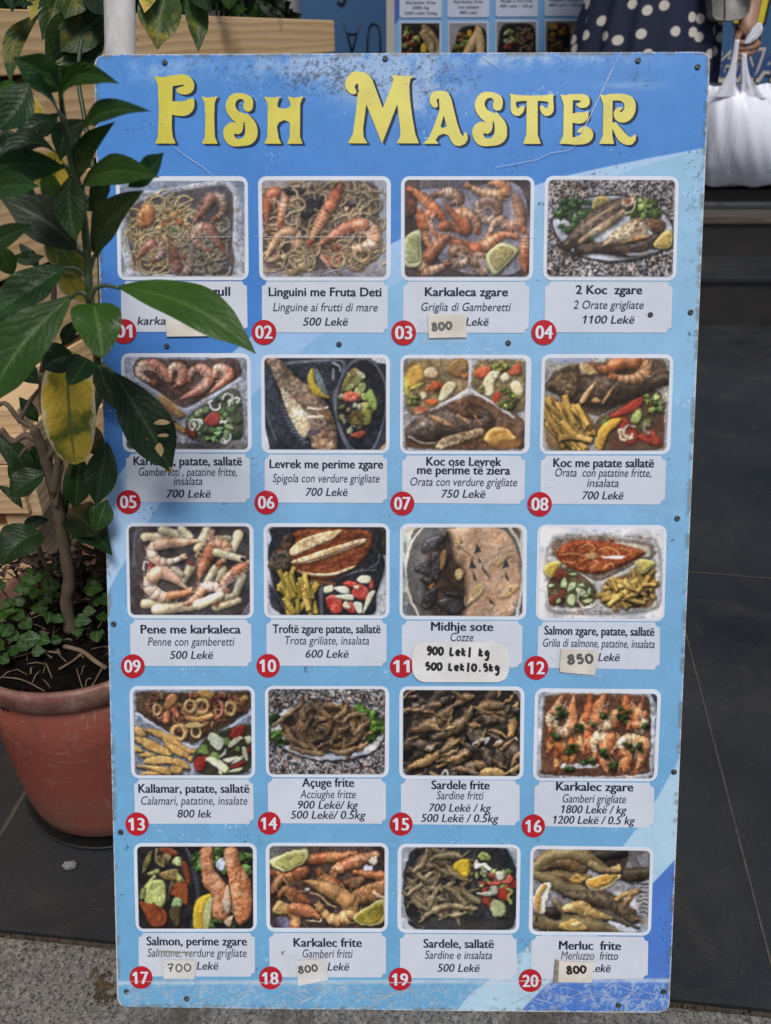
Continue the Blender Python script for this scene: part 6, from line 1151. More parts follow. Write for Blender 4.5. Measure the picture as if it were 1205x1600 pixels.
K0 = at_z(0, 1464, 0); K1 = at_z(1205, 1590, 0); kd = (K1 - K0).normalized(); kn = Vector((-kd.y, kd.x, 0))
ka, kb = K0 - kd * 6, K1 + kd * 6
boxo('ground', -60, 60, -60, 80, -.30, -.14, pm('asphalt street', (.05, .05, .052, 1), (.035, .035, .036, 1), 40, .85, .002), kind='structure')
slab('kerb', [(ka - kn * .9).to_tuple()[:2], (kb - kn * .9).to_tuple()[:2], (kb - kn * .0005).to_tuple()[:2], (ka - kn * .0005).to_tuple()[:2]], -.14, 0, M_TERR)
ST_Y = 2.93
slab('pavement', [(ka + kn * .0075).to_tuple()[:2], (kb + kn * .0075).to_tuple()[:2], (8, ST_Y + .05), (8, 9), (-8, 9), (-8, ST_Y)], -.14, .0035, M_TILE)
slab('kerb_joint', [(ka - kn * .0004).to_tuple()[:2], (kb - kn * .0004).to_tuple()[:2], (kb + kn * .0074).to_tuple()[:2], (ka + kn * .0074).to_tuple()[:2]], -.13, -.004, pm('dirt in joint', (.03, .024, .018, 1), (.07, .055, .04, 1), 120, .9, .002))
def strip(acc, A, B, w, z, ext0=0, ext1=0):
    A = Vector(A); B = Vector(B); d = (B - A).normalized(); n = Vector((-d.y, d.x, 0)) * w / 2; A = A - d * ext0; B = B + d * ext1
    acc.add(([(A + n).to_tuple()[:2] + (z,), (A - n).to_tuple()[:2] + (z,), (B - n).to_tuple()[:2] + (z,), (B + n).to_tuple()[:2] + (z,)], [(0, 1, 2, 3)]))
ac = Acc(); gz = .0045
strip(ac, at_z(1205, 1506, gz), at_z(1076, 1006, gz), .0035, gz, .05, 1.6)
strip(ac, at_z(1070, 893, gz), at_z(1205, 904, gz), .004, gz + .0004, .9, 2)
strip(ac, at_z(2, 1302, gz), at_z(32, 1250, gz), .006, gz, .15, .35)
cr_ = Acc(); rj2 = random.Random(12)
for i in range(420):
    s = rj2.uniform(-.05, 1.0); dst = abs(rj2.gauss(0, .010)) * rj2.choice([-1, .25]); p = K0 + (K1 - K0) * s + kn * dst; q = rj2.uniform(.0008, .0034)
    if i > 330: p = at_z(rj2.gauss(163, 9), rj2.gauss(1545, 15), 0); q = rj2.uniform(.0012, .0042)
    if (p - B_O).dot(BN) > -.001 and p.x > -.31: continue
    V = [(p.x + q * rj2.uniform(.5, 1.3) * dx, p.y + q * rj2.uniform(.5, 1.3) * dy, max(.0002, q * .5 * (dz + .6))) for dx, dy, dz in [(1, 0, 0), (0, 1, 0), (-1, 0, 0), (0, -1, 0), (0, 0, 1)]]
    cr_.add((V, [(0, 1, 4), (1, 2, 4), (2, 3, 4), (3, 0, 4)]))
cr_o = obj('grit', cr_.mesh('grit', False), pm('brown grit', (.10, .062, .03, 1), (.03, .024, .018, 1), 60, .9)); tag(cr_o, 'brown grit and crumbs gathered along the kerb joint and board foot', 'grit'); cr_o['kind'] = 'stuff'
struct(obj('pavement_joints', ac.mesh('pavement_joints', False), M_GROUT))
# entrance steps on the right
z1 = .193; z2 = .356; Y2 = 3.245
boxo('step_riser', -.6, 8, ST_Y, Y2 + .3, .0036, z1 - .02, M_RISER, kind='structure')
boxo('step_tread', -.6, 8, ST_Y - .012, Y2 + .3, z1 - .0198, z1, M_TILE, kind='structure', bev=.003)
boxo('upper_riser', -.6, 8, Y2, 6, z1 + .0004, z2 - .036, M_RISER, kind='structure')
boxo('shop_floor', -.6, 8, Y2 + .2455, 6, z2 - .03, z2, pm('dark shop floor', (.006, .006, .006, 1), (.010, .010, .010, 1), 9, .7, spec=.1), kind='structure')
th = empty('door_threshold', (1.2, Y2 + .1, z2 - .03), 'worn brown metal door threshold strip above the dark steps', 'threshold')
boxo('sill_bar', -.6, 8, Y2 - .012, Y2 + .12, z2 - .0355, z2 - .004, M_TRIM, th, .004)
boxo('groove', -.6, 8, Y2 + .1203, Y2 + .2, z2 - .0355, z2 - .010, M_BLACK, th)
boxo('rear_bar', -.6, 8, Y2 + .2003, Y2 + .245, z2 - .0355, z2 + .004, pm('dull aluminium strip', (.16, .165, .175, 1), (.1, .1, .105, 1), 30, .4, metal=.6), th, .003)

# blue shop counter with the second lettering
cnt = empty('blue_counter_sign', (1.4, 3.75, .5), 'blue shop counter with cut out word ending in ët NA and yellow letters above', 'shop sign')
boxo('counter_panel', .95, 4.2, 3.72, 3.80, .50, 1.75, M_BLUEP, cnt, .004)
boxo('kick_recess', .95, 4.2, 3.95, 4.0, .3565, .499, M_BLACK, cnt)
m_bei = pm('beige letter border', (.62, .56, .50, 1), (.52, .47, .42, 1), 20, .5); m_blu = pm('deep blue letter', (.035, .085, .26, 1), (.03, .075, .22, 1), 20, .45); m_ye = pm('yellow letter', (.80, .66, .03, 1), (.72, .58, .03, 1), 12, .45)
def wall_text(name, body, style, pA, pB, capz, y, m, parent, off=0, off_y=0, thick=.004, flip=False):
    A = at_y(*pA, y); B = at_y(*pB, y)
    cu = bpy.data.curves.new('lettering', 'FONT'); cu.body = body; cu.size = 1; cu.resolution_u = 4; cu.offset = off; cu.shear = .15 if style == 'i' else 0
    o = bpy.data.objects.new('lettering', cu); me0 = bpy.data.meshes.new_from_object(o); bpy.data.objects.remove(o); bpy.data.curves.remove(cu)
    V = np.array([v.co[:] for v in me0.vertices]); Fc = [tuple(p.vertices) for p in me0.polygons]; bpy.data.meshes.remove(me0)
    x0, x1 = V[:, 0].min(), V[:, 0].max(); sx = (B.x - A.x) / (x1 - x0); sy = capz / CAP
    if flip: P = [(B.x - (v[0] - x0) * sx, y - thick - off_y, A.z + capz - v[1] * sy) for v in V]
    else: P = [(A.x + (v[0] - x0) * sx, y - thick - off_y, A.z + v[1] * sy) for v in V]
    me = pyd(name, P, Fc)
    if sum(p.normal.y for p in me.polygons) > 0: me.flip_normals()
    return obj(name, me, m, parent)
wall_text('letter_border', 'ët NA', 'i', (1096, 124), (1216, 124), .105, 3.716, m_bei, cnt, .075, 0, .002)
wall_text('lettering', 'ët NA', 'i', (1101, 119), (1211, 119), .090, 3.716, m_blu, cnt, .03, 0, .004)
wall_text('yellow_letter_shadow', 'Fr', 'r', (1150, 34), (1216, 34), .24, 3.716, M_BLACK, cnt, .03, 0, .002)
wall_text('yellow_letter', 'Fr', 'r', (1147, 31), (1212, 31), .24, 3.716, m_ye, cnt, .03, 0, .004)

# blue panel with the upside-down letters, white post, back wall, unseen shading slab
bp = empty('blue_partition', tuple(at_y(540, 60, 3.35)[:2]) + (.193,), 'plain blue painted panel with dark upside down letters UA behind the planter', 'partition')
xl, xr = at_y(471, 60, 3.35).x, at_y(604, 60, 3.35).x
boxo('panel_face', xl, xr, 3.35, 3.40, .194, 1.7, M_BLUEP, bp)
def bar3(a, b, w, y): 
    A = at_y(*a, y); B = at_y(*b, y); return sweep([A, B], w, 6)
def letter(nm, *VF):
    ac = Acc(); [ac.add(q) for q in VF]; obj(nm, ac.mesh(nm), M_BLUED, bp)
letter('painted_letter', *[bar3(a, b, .0034, 3.348) for a, b in [((538, 34), (550, 80)), ((562, 35), (551, 80)), ((543, 52), (558, 52))]])
ring_ = [(574, 84), (575, 55), (577, 42), (582, 36), (588, 36), (592, 42), (594, 55), (595, 84)]
letter('painted_letter', sweep([at_y(*q, 3.348) for q in ring_], .0034, 6))
letter('painted_hook', sweep([at_y(*q, 3.348) for q in [(528, 1), (533, 5), (538, 4), (540, -4), (540, -14)]], .006, 6))
xa, xb = at_y(605, 40, 3.0).x, at_y(616, 40, 3.0).x
boxo('white_post', at_y(432, 10, 3.45).x, at_y(470.5, 10, 3.45).x, 3.45, 3.58, .194, 2.6, pm('pale grey painted post', (.42, .42, .43, 1), (.36, .36, .37, 1), 8, .6), label='pale grey square post between the planter shrubs and the blue panel', cat='post')
boxo('shop_wall', -8, 8, 4.6, 4.8, -.1, 4.6, M_WALL, label='grey plaster wall at the back of the shop entrance', cat='wall')
boxo('shade_fascia', -8, 8, 3.2, 4.59, 3.3, 4.6, pm('shop fascia', (.3, .3, .3, 1), (.24, .24, .24, 1), 3, .7), label='unseen grey slab added over the shop entrance to shade the background', cat='shade_fascia')  # unseen slab, added overhead to darken the background

# ---------------------------------------------------------------- second menu behind
m2 = empty('menu_board', at_y(760, 40, 2.9), 'second blurred menu board standing behind with caption boxes over four dish photos', 'menu board')
Y3 = 2.9
def P3(px, py, dy=0): p = at_y(px, py, Y3); return (p.x, Y3 - dy, p.z)
def quad3(name, x0, y0, x1, y1, dy, m, parent, r=3):
    P = roundq([(x0, y0), (x1, y0), (x1, y1), (x0, y1)], r, 5); me = pyd(name, [P3(*p, dy) for p in P], [tuple(range(len(P)))])
    if me.polygons[0].normal.y > 0: me.flip_normals()
    return obj(name, me, m, parent)
A = at_y(604, 40, Y3); B = at_y(929, 40, Y3)
boxo('frame', A.x, B.x, Y3, Y3 + .02, .05, 1.5, pm('pale frame', (.48, .45, .43, 1), (.42, .4, .38, 1), 12, .6), m2)
m_p2 = print_mat('second blue print', (116, 166, 214)); m_w2 = print_mat('second white print', (186, 196, 216)); m_d2 = print_mat('second deep blue print', (70, 100, 176)); m_t2 = print_mat('second grey ink', (96, 102, 118))
def strip_quad(name, x0, x1, z0, z1, dy, m): 
    me = pyd(name, [(x0, Y3 - dy, z0), (x1, Y3 - dy, z0), (x1, Y3 - dy, z1), (x0, Y3 - dy, z1)], [(0, 1, 2, 3)]); return obj(name, me, m, m2)
strip_quad('printed_sheet', at_y(617, 40, Y3).x, at_y(926, 40, Y3).x, .12, 1.46, .002, m_p2)
me = pyd('deep_blue_corner', [P3(*q, .004) for q in [(617, -10), (624.5, -10), (624.5, 26), (617, 38)]], [(0, 1, 2, 3)]); me.flip_normals() if me.polygons[0].normal.y > 0 else 0; obj('deep_blue_corner', me, m_d2, m2)
T2 = [(624.5, 690.5), (699, 764.5), (774.5, 840), (850.5, 917)]; L2 = [['Karkalec frite', '2000 /kg', '1200 Lekë/ 0.5kg'], ['Karkalec frite', 'me sallatë', '800 Lekë'], ['Açuge e marinuar', '600 Lekë / 150 gr'], ['Oktapod i marinuar', '800 Lekë / 150 gr']]
PH2 = [(627, 687, 36, 90), (702.5, 761, 36, 90), (776.5, 838, 34, 90), (853, 914, 33, 90)]
class PicB(Pic): pass
def q01(p):
    p.fill((70, 66, 58), .2, (48, 50, 44)); p.blob([(20, 20), (180, 20), (195, 200), (10, 200)], (40, 38, 34), None, 20)
    p.lettuce([(20, 30), (80, 30), (80, 150), (20, 150)], 10, (90, 120, 60), (140, 160, 90), (14, 26)); p.chips([(20, 60), (90, 60), (95, 170), (20, 170)], 16, [(206, 120, 60), (214, 206, 170), (196, 90, 60), (160, 170, 100)], (10, 20)); p.blob([(105, 130), (135, 110), (130, 170), (105, 170)], (206, 180, 50), None, 8)
    p.fish([(190, 170), (170, 110), (140, 60), (120, 20)], [16, 30, 28, 14], (150, 130, 96), (186, 166, 130), tail=False); p.fish([(160, 180), (150, 120), (115, 60)], [10, 22, 20], (160, 140, 104), (190, 170, 130), tail=False)
def q02(p):
    p.fill((150, 150, 158), .1); p.blob([(30, 120), (60, 30), (150, 15), (195, 60), (190, 190), (20, 190)], (34, 34, 36), None, 14)
    p.lettuce([(30, 70), (90, 40), (110, 110), (60, 170), (25, 150)], 14, (120, 150, 60), (160, 180, 90), (14, 24)); p.chips([(40, 60), (90, 50), (90, 140), (40, 150)], 8, [(180, 80, 60), (170, 180, 120)], (8, 14)); p.blob([(95, 50), (115, 40), (120, 70), (100, 80)], (214, 160, 40), None, 8)
    p.fish([(90, 180), (120, 120), (150, 60), (150, 20)], [20, 26, 22, 10], (196, 170, 126), (176, 140, 96), tail=False); p.fish([(165, 180), (165, 110), (160, 40)], [20, 24, 14], (206, 180, 140), (180, 150, 106), tail=False)
def q03(p):
    p.fill((140, 138, 142), .1); p.blob([(10, 100), (30, 20), (100, 8), (180, 20), (195, 110), (180, 190), (20, 190)], (30, 30, 32), None, 14)
    p.chips([(20, 50), (70, 40), (90, 120), (50, 160), (20, 130)], 18, [(190, 70, 56), (206, 206, 190), (160, 180, 100)], (9, 18))
    for i in range(26): x, y = p.inpoly([(100, 30), (180, 30), (180, 160), (110, 165)]); a = p.rn.uniform(0, 3); p.tube([(x - 16 * math.cos(a), y - 16 * math.sin(a)), (x, y + 4), (x + 16 * math.cos(a), y + 16 * math.sin(a))], [3, 7, 3], (136, 110, 84), (100, 80, 60), tex=.3)
def q04(p):
    p.fill((120, 112, 100), .15); p.blob([(10, 60), (40, 16), (110, 20), (120, 100), (110, 190), (20, 190)], (44, 40, 38), None, 14); p.chips([(24, 30), (105, 30), (105, 80), (24, 80)], 12, [(196, 140, 60), (176, 120, 50)], (12, 22)); p.chips([(20, 100), (105, 100), (105, 170), (20, 170)], 18, [(160, 120, 76), (130, 96, 60)], (10, 20)); p.blob([(130, 60), (150, 20), (185, 24), (195, 70), (160, 96)], (186, 140, 80), None, 16, edge=(206, 180, 130), ew=7); p.chips([(130, 120), (190, 110), (190, 180), (130, 180)], 10, [(150, 120, 90), (170, 150, 120)], (10, 18))
for i, (x0, x1) in enumerate(T2):
    cpan = quad3('caption_panel', x0, -40, x1, [27.5, 27, 26, 25][i], .004, m_w2, m2)
    y = [[6, 14, 22.5], [4.5, 13, 21.5], [3, 11], [2, 9.5]][i]; ac = Acc()
    for body, yy in zip(L2[i], y):
        V, Fc = text_mesh(body, 'p'); a0, a1 = V[:, 0].min(), V[:, 0].max(); wpx = min(52, 3.3 * len(body)); xc = (x0 + x1) / 2 - wpx / 2
        ac.add(([P3(xc + (v_[0] - a0) / (a1 - a0) * wpx, yy - v_[1] / CAP * 4.4, .005) for v_ in V], Fc))
    me = ac.mesh('caption_text', False); me.flip_normals() if sum(p.normal.y for p in me.polygons) > 0 else 0; obj('caption_text', me, m_t2, cpan)
    a, bb, c0, c1 = PH2[i]; pfr = quad3('photo_frame', a - 2.5, c0 - 3, bb + 2.5, c1 + 8, .004, m_w2, m2)
    X, Y = np.meshgrid(np.linspace(0, 200, 70), np.linspace(0, 200, 62)); p = Pic(X, Y, 300 + i); globals()['q%02d' % (i + 1)](p)
    PX = a + X / 200 * (bb - a); PY = c0 + Y / 200 * (c1 - c0); A_ = (PX - CX) / F_PX; B_ = (CY - PY) / F_PX
    D = np.stack([A_, CP + B_ * SP, B_ * CP - SP], -1); T_ = (Y3 - .006) / D[..., 1]; Q = D * T_[..., None] + np.array([0, 0, CAM_H])
    obj('dish_photo', grid_mesh('dish_photo', Q, lin(np.clip(p.C, 0, 1)) * .8), M_SHEET, pfr)

# ---------------------------------------------------------------- wooden planter, crate, pole
def wood_mat(name, c1, c2, c3, axis=(1, 1, 1), sc=7):
    m, t, b = new_mat(name); v = coords(t, 'Object', axis); n = noise(t, v, sc, 5, .6, 1.4)
    w = N(t, 'ShaderNodeTexWave', Scale=sc * .9, Distortion=7.0, Detail=3.0); w.bands_direction = 'Z'; t.links.new(v, w.inputs['Vector']); w.inputs['Detail Scale'].default_value = .8
    c = ramp(t, n, [(.25, c1), (.75, c2)]); c = mixc(t, ramp(t, w.outputs['Fac'], [(.55, (0, 0, 0)), (.95, (.55, .55, .55))]), c, c3)
    c = mixc(t, ramp(t, noise(t, coords(t, 'Object'), 5, 2), [(.66, (0, 0, 0)), (.74, (.6, .6, .6))]), c, tuple(x * .6 for x in c3[:3]) + (1,))
    t.links.new(c, b.inputs['Base Color']); b.inputs['Roughness'].default_value = .62; bump(t, b, w.outputs['Fac'], .0008, .3); return m
PL = (Vector((-.573, 1.35, 0)), Vector((-.162, 2.9, 0))); pdv = (PL[1] - PL[0]).normalized(); pnv = Vector((pdv.y, -pdv.x, 0))
M_WOOD = wood_mat('pale pine board', (.90, .58, .28, 1), (.95, .66, .36, 1), (.66, .38, .16, 1), (.35, .35, 3.2), 6)
M_WOOD2 = wood_mat('light pine end board', (.58, .40, .23, 1), (.68, .5, .31, 1), (.44, .29, .16, 1), (1.5, 1.5, 3.5), 7)
RZP = Matrix.Rotation(math.atan2(pdv.y, pdv.x), 3, 'Z')
plo = PL[0] - pdv * .95; phi = PL[1]; plen = (phi - plo).length; pmid = (plo + phi) / 2
pln = empty('wooden_planter', (pmid.x, pmid.y, .0036), 'long planter box of stacked pale pine boards behind the potted shrub', 'planter')
ztop = CAM_H + .028; hs = [.086] + [.125] * 6; zz = ztop; jr = random.Random(4)
for i, h in enumerate(hs):
    bm = bmesh.new(); c = pmid - pnv * .012; zb = max(zz - h, .004)
    if zz - zb > .01: box_into(bm, (c.x, c.y, (zz + zb) / 2), (plen - jr.uniform(0, .012), .022, zz - zb), RZP, .002); obj('board', bm_mesh('board', bm), M_WOOD, pln)
    zz = zb - .014
for s in (0.06, .5, .97):
    p = plo + pdv * plen * s - pnv * .042; bm = bmesh.new(); box_into(bm, (p.x, p.y, ztop / 2 - .02), (.05, .036, ztop - .05), RZP, .002); obj('post', bm_mesh('post', bm), M_WOOD, pln)
bk = pmid - pnv * .36; bm = bmesh.new(); box_into(bm, (bk.x, bk.y, ztop / 2), (plen, .022, ztop), RZP, .002); obj('rear_board', bm_mesh('rear_board', bm), M_WOOD, pln)
en = phi - pnv * .186; bm = bmesh.new(); box_into(bm, (en.x - .011 * pdv.x, en.y - .011 * pdv.y, ztop / 2), (.022, .322, ztop - .01), RZP, .002); obj('end_board', bm_mesh('end_board', bm), M_WOOD, pln)
so = pmid - pnv * .186; bm = bmesh.new(); box_into(bm, (so.x, so.y, ztop - .05), (plen - .05, .32, .02), RZP); obj('soil', bm_mesh('soil', bm), pm('dark potting soil', (.012, .010, .008, 1), (.03, .024, .018, 1), 60, .9, .004), pln)
bm = bmesh.new(); box_into(bm, (so.x, so.y, .45), (plen - .06, .30, .86), RZP); obj('black_gap_fill', bm_mesh('black_gap_fill', bm), M_BLACK, pln)  # black fill that darkens the gaps between the boards
jt = PL[0] + pdv * 1.08
# a low crate of light board ends at the far left
cr = empty('wooden_crate', tuple(at_y(10, 800, 1.02)[:2]) + (.004,), 'low crate of light pine board ends at the left edge by the pot', 'crate')
for (a, b_, c, d, dy) in [(-60, 640, 27, 692, .03), (-60, 692, 31, 726, 0), (-60, 728, 33, 764, 0), (-60, 766, 35, 803, 0), (36, 765, 56, 806, .012), (16, 806, 52, 832, .01), (-60, 832, 40, 905, .0)]:
    p = at_y(a, d, 1.02 + dy); q = at_y(c, b_, 1.02 + dy); boxo('board', p.x, q.x, 1.02 + dy, 1.14 + dy, p.z, q.z, M_WOOD2, cr, .002)
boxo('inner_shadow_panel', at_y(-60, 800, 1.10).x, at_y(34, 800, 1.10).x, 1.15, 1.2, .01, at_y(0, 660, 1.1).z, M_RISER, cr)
p0 = at_y(-60, 905, 1.02); p1 = at_y(34, 905, 1.02); boxo('base_board', p0.x, p1.x, 1.022, 1.16, .004, p0.z - .004, M_WOOD2, cr, .002)
# leaning white pole
def behind(px, py, off):
    """point on the ray through a pixel, off metres behind the board plane"""
    d = ray(px, py); o = Vector((0, 0, CAM_H)); t = (B_O - BN * off - o).dot(BN) / d.dot(BN); return o + d * t
pa, pb = behind(184.5, -140, .032), behind(190.5, 200, .032); dv = (pb - pa).normalized(); foot = pa + dv * ((.004 - pa.z) / dv.z)
V, Fc = sweep([foot, foot + (pa - foot) * .5, pa], .0165, 20)
pol = obj('white_pole', pyd('white_pole', V, Fc, True), pm('scuffed white painted pipe', (.56, .55, .55, 1), (.44, .43, .42, 1), 24, .35, 0, (4, 4, .4)))
tag(pol, 'white painted metal pipe leaning behind the top left corner of the menu board', 'pole')
# ---------------------------------------------------------------- pot, soil, shrub
PCX, PCY, PR, ZR, ZB = -.405, .80, .152, .318, .016      # pot axis, rim radius, rim and base heights
ZS = ZR - .024                                             # soil level
def lathe(name, prof, n=64, c=(0, 0)):
    V = []; Fc = []
    for r, z in prof:
        for k in range(n): q = 2 * math.pi * k / n; V.append((c[0] + r * math.cos(q), c[1] + r * math.sin(q), z))
    for i in range(len(prof) - 1):
        for k in range(n): Fc.append((i * n + k, i * n + (k + 1) % n, (i + 1) * n + (k + 1) % n, (i + 1) * n + k))
    return V, Fc
m, t, b = new_mat('scratched terracotta plastic'); v = coords(t, 'Object'); n1 = noise(t, v, 5, 5, .6); c = ramp(t, n1, [(.3, (.19, .050, .036, 1)), (.7, (.25, .068, .048, 1))])
s1 = noise(t, coords(t, 'Object', (16, 16, 90)), 1.6, 6, .7, 1.2); s2 = noise(t, coords(t, 'Object', (60, 60, 14)), 1.2, 6, .7, 1.6)
sc = ramp(t, s1, [(.585, (0, 0, 0)), (.66, (.45, .45, .45))]); sc2 = ramp(t, s2, [(.61, (0, 0, 0)), (.67, (.35, .35, .35))]); c = mixc(t, sc, c, (.42, .25, .20, 1)); c = mixc(t, sc2, c, (.40, .24, .19, 1))
du = ramp(t, noise(t, v, 16, 6, .7), [(.56, (0, 0, 0)), (.72, (.35, .35, .35))]); c = mixc(t, du, c, (.30, .22, .18, 1))
sx_ = t.nodes.new('ShaderNodeSeparateXYZ'); t.links.new(v, sx_.inputs[0]); mr = t.nodes.new('ShaderNodeMapRange'); t.links.new(sx_.outputs[2], mr.inputs[0]); mr.inputs[1].default_value = ZB + .12; mr.inputs[2].default_value = ZB
ad = t.nodes.new('ShaderNodeMath'); ad.operation = 'MULTIPLY'; t.links.new(mr.outputs[0], ad.inputs[0]); t.links.new(ramp(t, noise(t, v, 22, 6, .75, .8), [(.38, (0, 0, 0)), (.66, (1, 1, 1))]), ad.inputs[1])
c = mixc(t, ad.outputs[0], c, (.15, .105, .075, 1)); c = mixc(t, ramp(t, noise(t, coords(t, 'Object', (30, 30, 4)), 1.5, 5, .7), [(.55, (0, 0, 0)), (.7, (.5, .5, .5))]), c, (.12, .05, .035, 1))
t.links.new(c, b.inputs['Base Color']); b.inputs['Roughness'].default_value = .5; b.inputs['Specular IOR Level'].default_value = .3; bump(t, b, s1, .0008, .4); M_POT = m
m, t, b = new_mat('dusty pot rim'); v = coords(t, 'Object'); n1 = noise(t, v, 30, 6, .7); c = ramp(t, n1, [(.35, (.17, .06, .045, 1)), (.52, (.23, .12, .10, 1)), (.66, (.36, .26, .22, 1))]); t.links.new(c, b.inputs['Base Color']); b.inputs['Roughness'].default_value = .55; M_RIM = m
pot = empty('flower_pot', (PCX, PCY, .0036), 'round scratched terracotta coloured plastic pot with dusty rim beside the board', 'flower pot')
kz = lambda r, f: (r * PR / .1665, ZB + (ZR - ZB) * f)
pbody = obj('pot_body', pyd('pot_body', *lathe('pot', [kz(.0, 0), kz(.132, 0), kz(.138, .012), kz(.1445, .04), kz(.148, .12), kz(.1505, .3), kz(.153, .62), kz(.1545, .90), kz(.150, .90), kz(.146, .8), kz(.130, .15), kz(.0, .12)], 72, (PCX, PCY)), True), M_POT, pot)
rz_ = lambda r, dz: (r * PR / .1665, ZR + dz)
obj('rim', pyd('rim', *lathe('rim', [rz_(.1546, -.034), rz_(.160, -.034), rz_(.1635, -.031), rz_(.1665, -.010), rz_(.1665, -.003), rz_(.163, 0), rz_(.158, -.0005), rz_(.154, -.006), rz_(.1500, -.0259)], 72, (PCX, PCY)), True), M_RIM, pot)
# soil: lumpy disc
V = []; Fc = []; n = 60; rings = 22
for i in range(rings + 1):
    r = .1495 * PR / .1665 * i / rings
    for k in range(n):
        q = 2 * math.pi * k / n; x, y = PCX + r * math.cos(q), PCY + r * math.sin(q)
        h = float(fbm(np.array([x * 1000]), np.array([y * 1000]), 16, 5, 3)[0]); V.append((x, y, ZS - .016 + .016 * h + .012 * (1 - (r / .157) ** 2)))
for i in range(rings):
    for k in range(n): Fc.append((i * n + k, (i + 1) * n + k, (i + 1) * n + (k + 1) % n, i * n + (k + 1) % n))
m, t, b = new_mat('black crumbly soil'); v = coords(t, 'Object'); n1 = noise(t, v, 90, 6, .7); t.links.new(ramp(t, n1, [(.35, (.003, .0025, .002, 1)), (.62, (.009, .007, .006, 1)), (.80, (.04, .03, .022, 1))]), b.inputs['Base Color']); b.inputs['Roughness'].default_value = .9; bump(t, b, n1, .008, 1.0); b.inputs['Specular IOR Level'].default_value = .08; M_SOIL = m
obj('soil', pyd('soil', V, Fc, True), M_SOIL, pot)
# marker writing on the pot
def on_pot(px, py):
    d = ray(px, py); o = Vector((0, 0, CAM_H)); best = None
    for k in range(400):
        tt = .6 + k * .002; p = o + d * tt; r = math.hypot(p.x - PCX, p.y - PCY); rz = np.interp((p.z - ZB) / (ZR - ZB), [.04, .12, .3, .62, .9], [.1445, .148, .1505, .153, .1545]) * PR / .1665
        if r < rz + .001: return p
    return o + d * 1.05
ac = Acc()
for st in [[(-3, 1110), (1, 1096), (4, 1108)], [(-2, 1105), (3, 1105)], [(5, 1096), (6, 1110), (9, 1108), (9, 1099), (5, 1096)], [(11.5, 1101), (12.3, 1112)], [(11.2, 1096.5), (11.4, 1097.5)]]:
    ac.add(sweep([on_pot(*q) for q in st], .0009, 6))
obj('marker_writing', ac.mesh('marker_writing'), M_MARK, pbody)
sauc = obj('pot_stand', pyd('pot_stand', *lathe('s', [(.0, .0037), (.130, .0037), (.138, .006), (.140, .013), (.137, .0135), (.132, .009), (.0, .0085)], 64, (PCX, PCY)), True), pm('black plastic', (.008, .008, .009, 1), (.014, .014, .014, 1), 30, .5)); tag(sauc, 'round black plastic stand under the terracotta coloured pot', 'pot stand')
pp = at_z(107, 1346, .018); V, Fc = [], []
bm = bmesh.new(); bmesh.ops.create_icosphere(bm, subdivisions=3, radius=1)
for w in bm.verts: w.co = Vector((w.co.x * .0095, w.co.y * .006, w.co.z * .005)) * (1 + .25 * math.sin(w.co.x * 5 + w.co.y * 4) * math.cos(w.co.z * 6)) + Vector((pp.x, pp.y, .0095))
scrap = obj('paper_scrap', bm_mesh('paper_scrap', bm, True), pm('dirty white tissue', (.24, .24, .25, 1), (.12, .12, .12, 1), 90, .8, .001)); tag(scrap, 'small crumpled white tissue on the dark paving under the pot', 'litter')

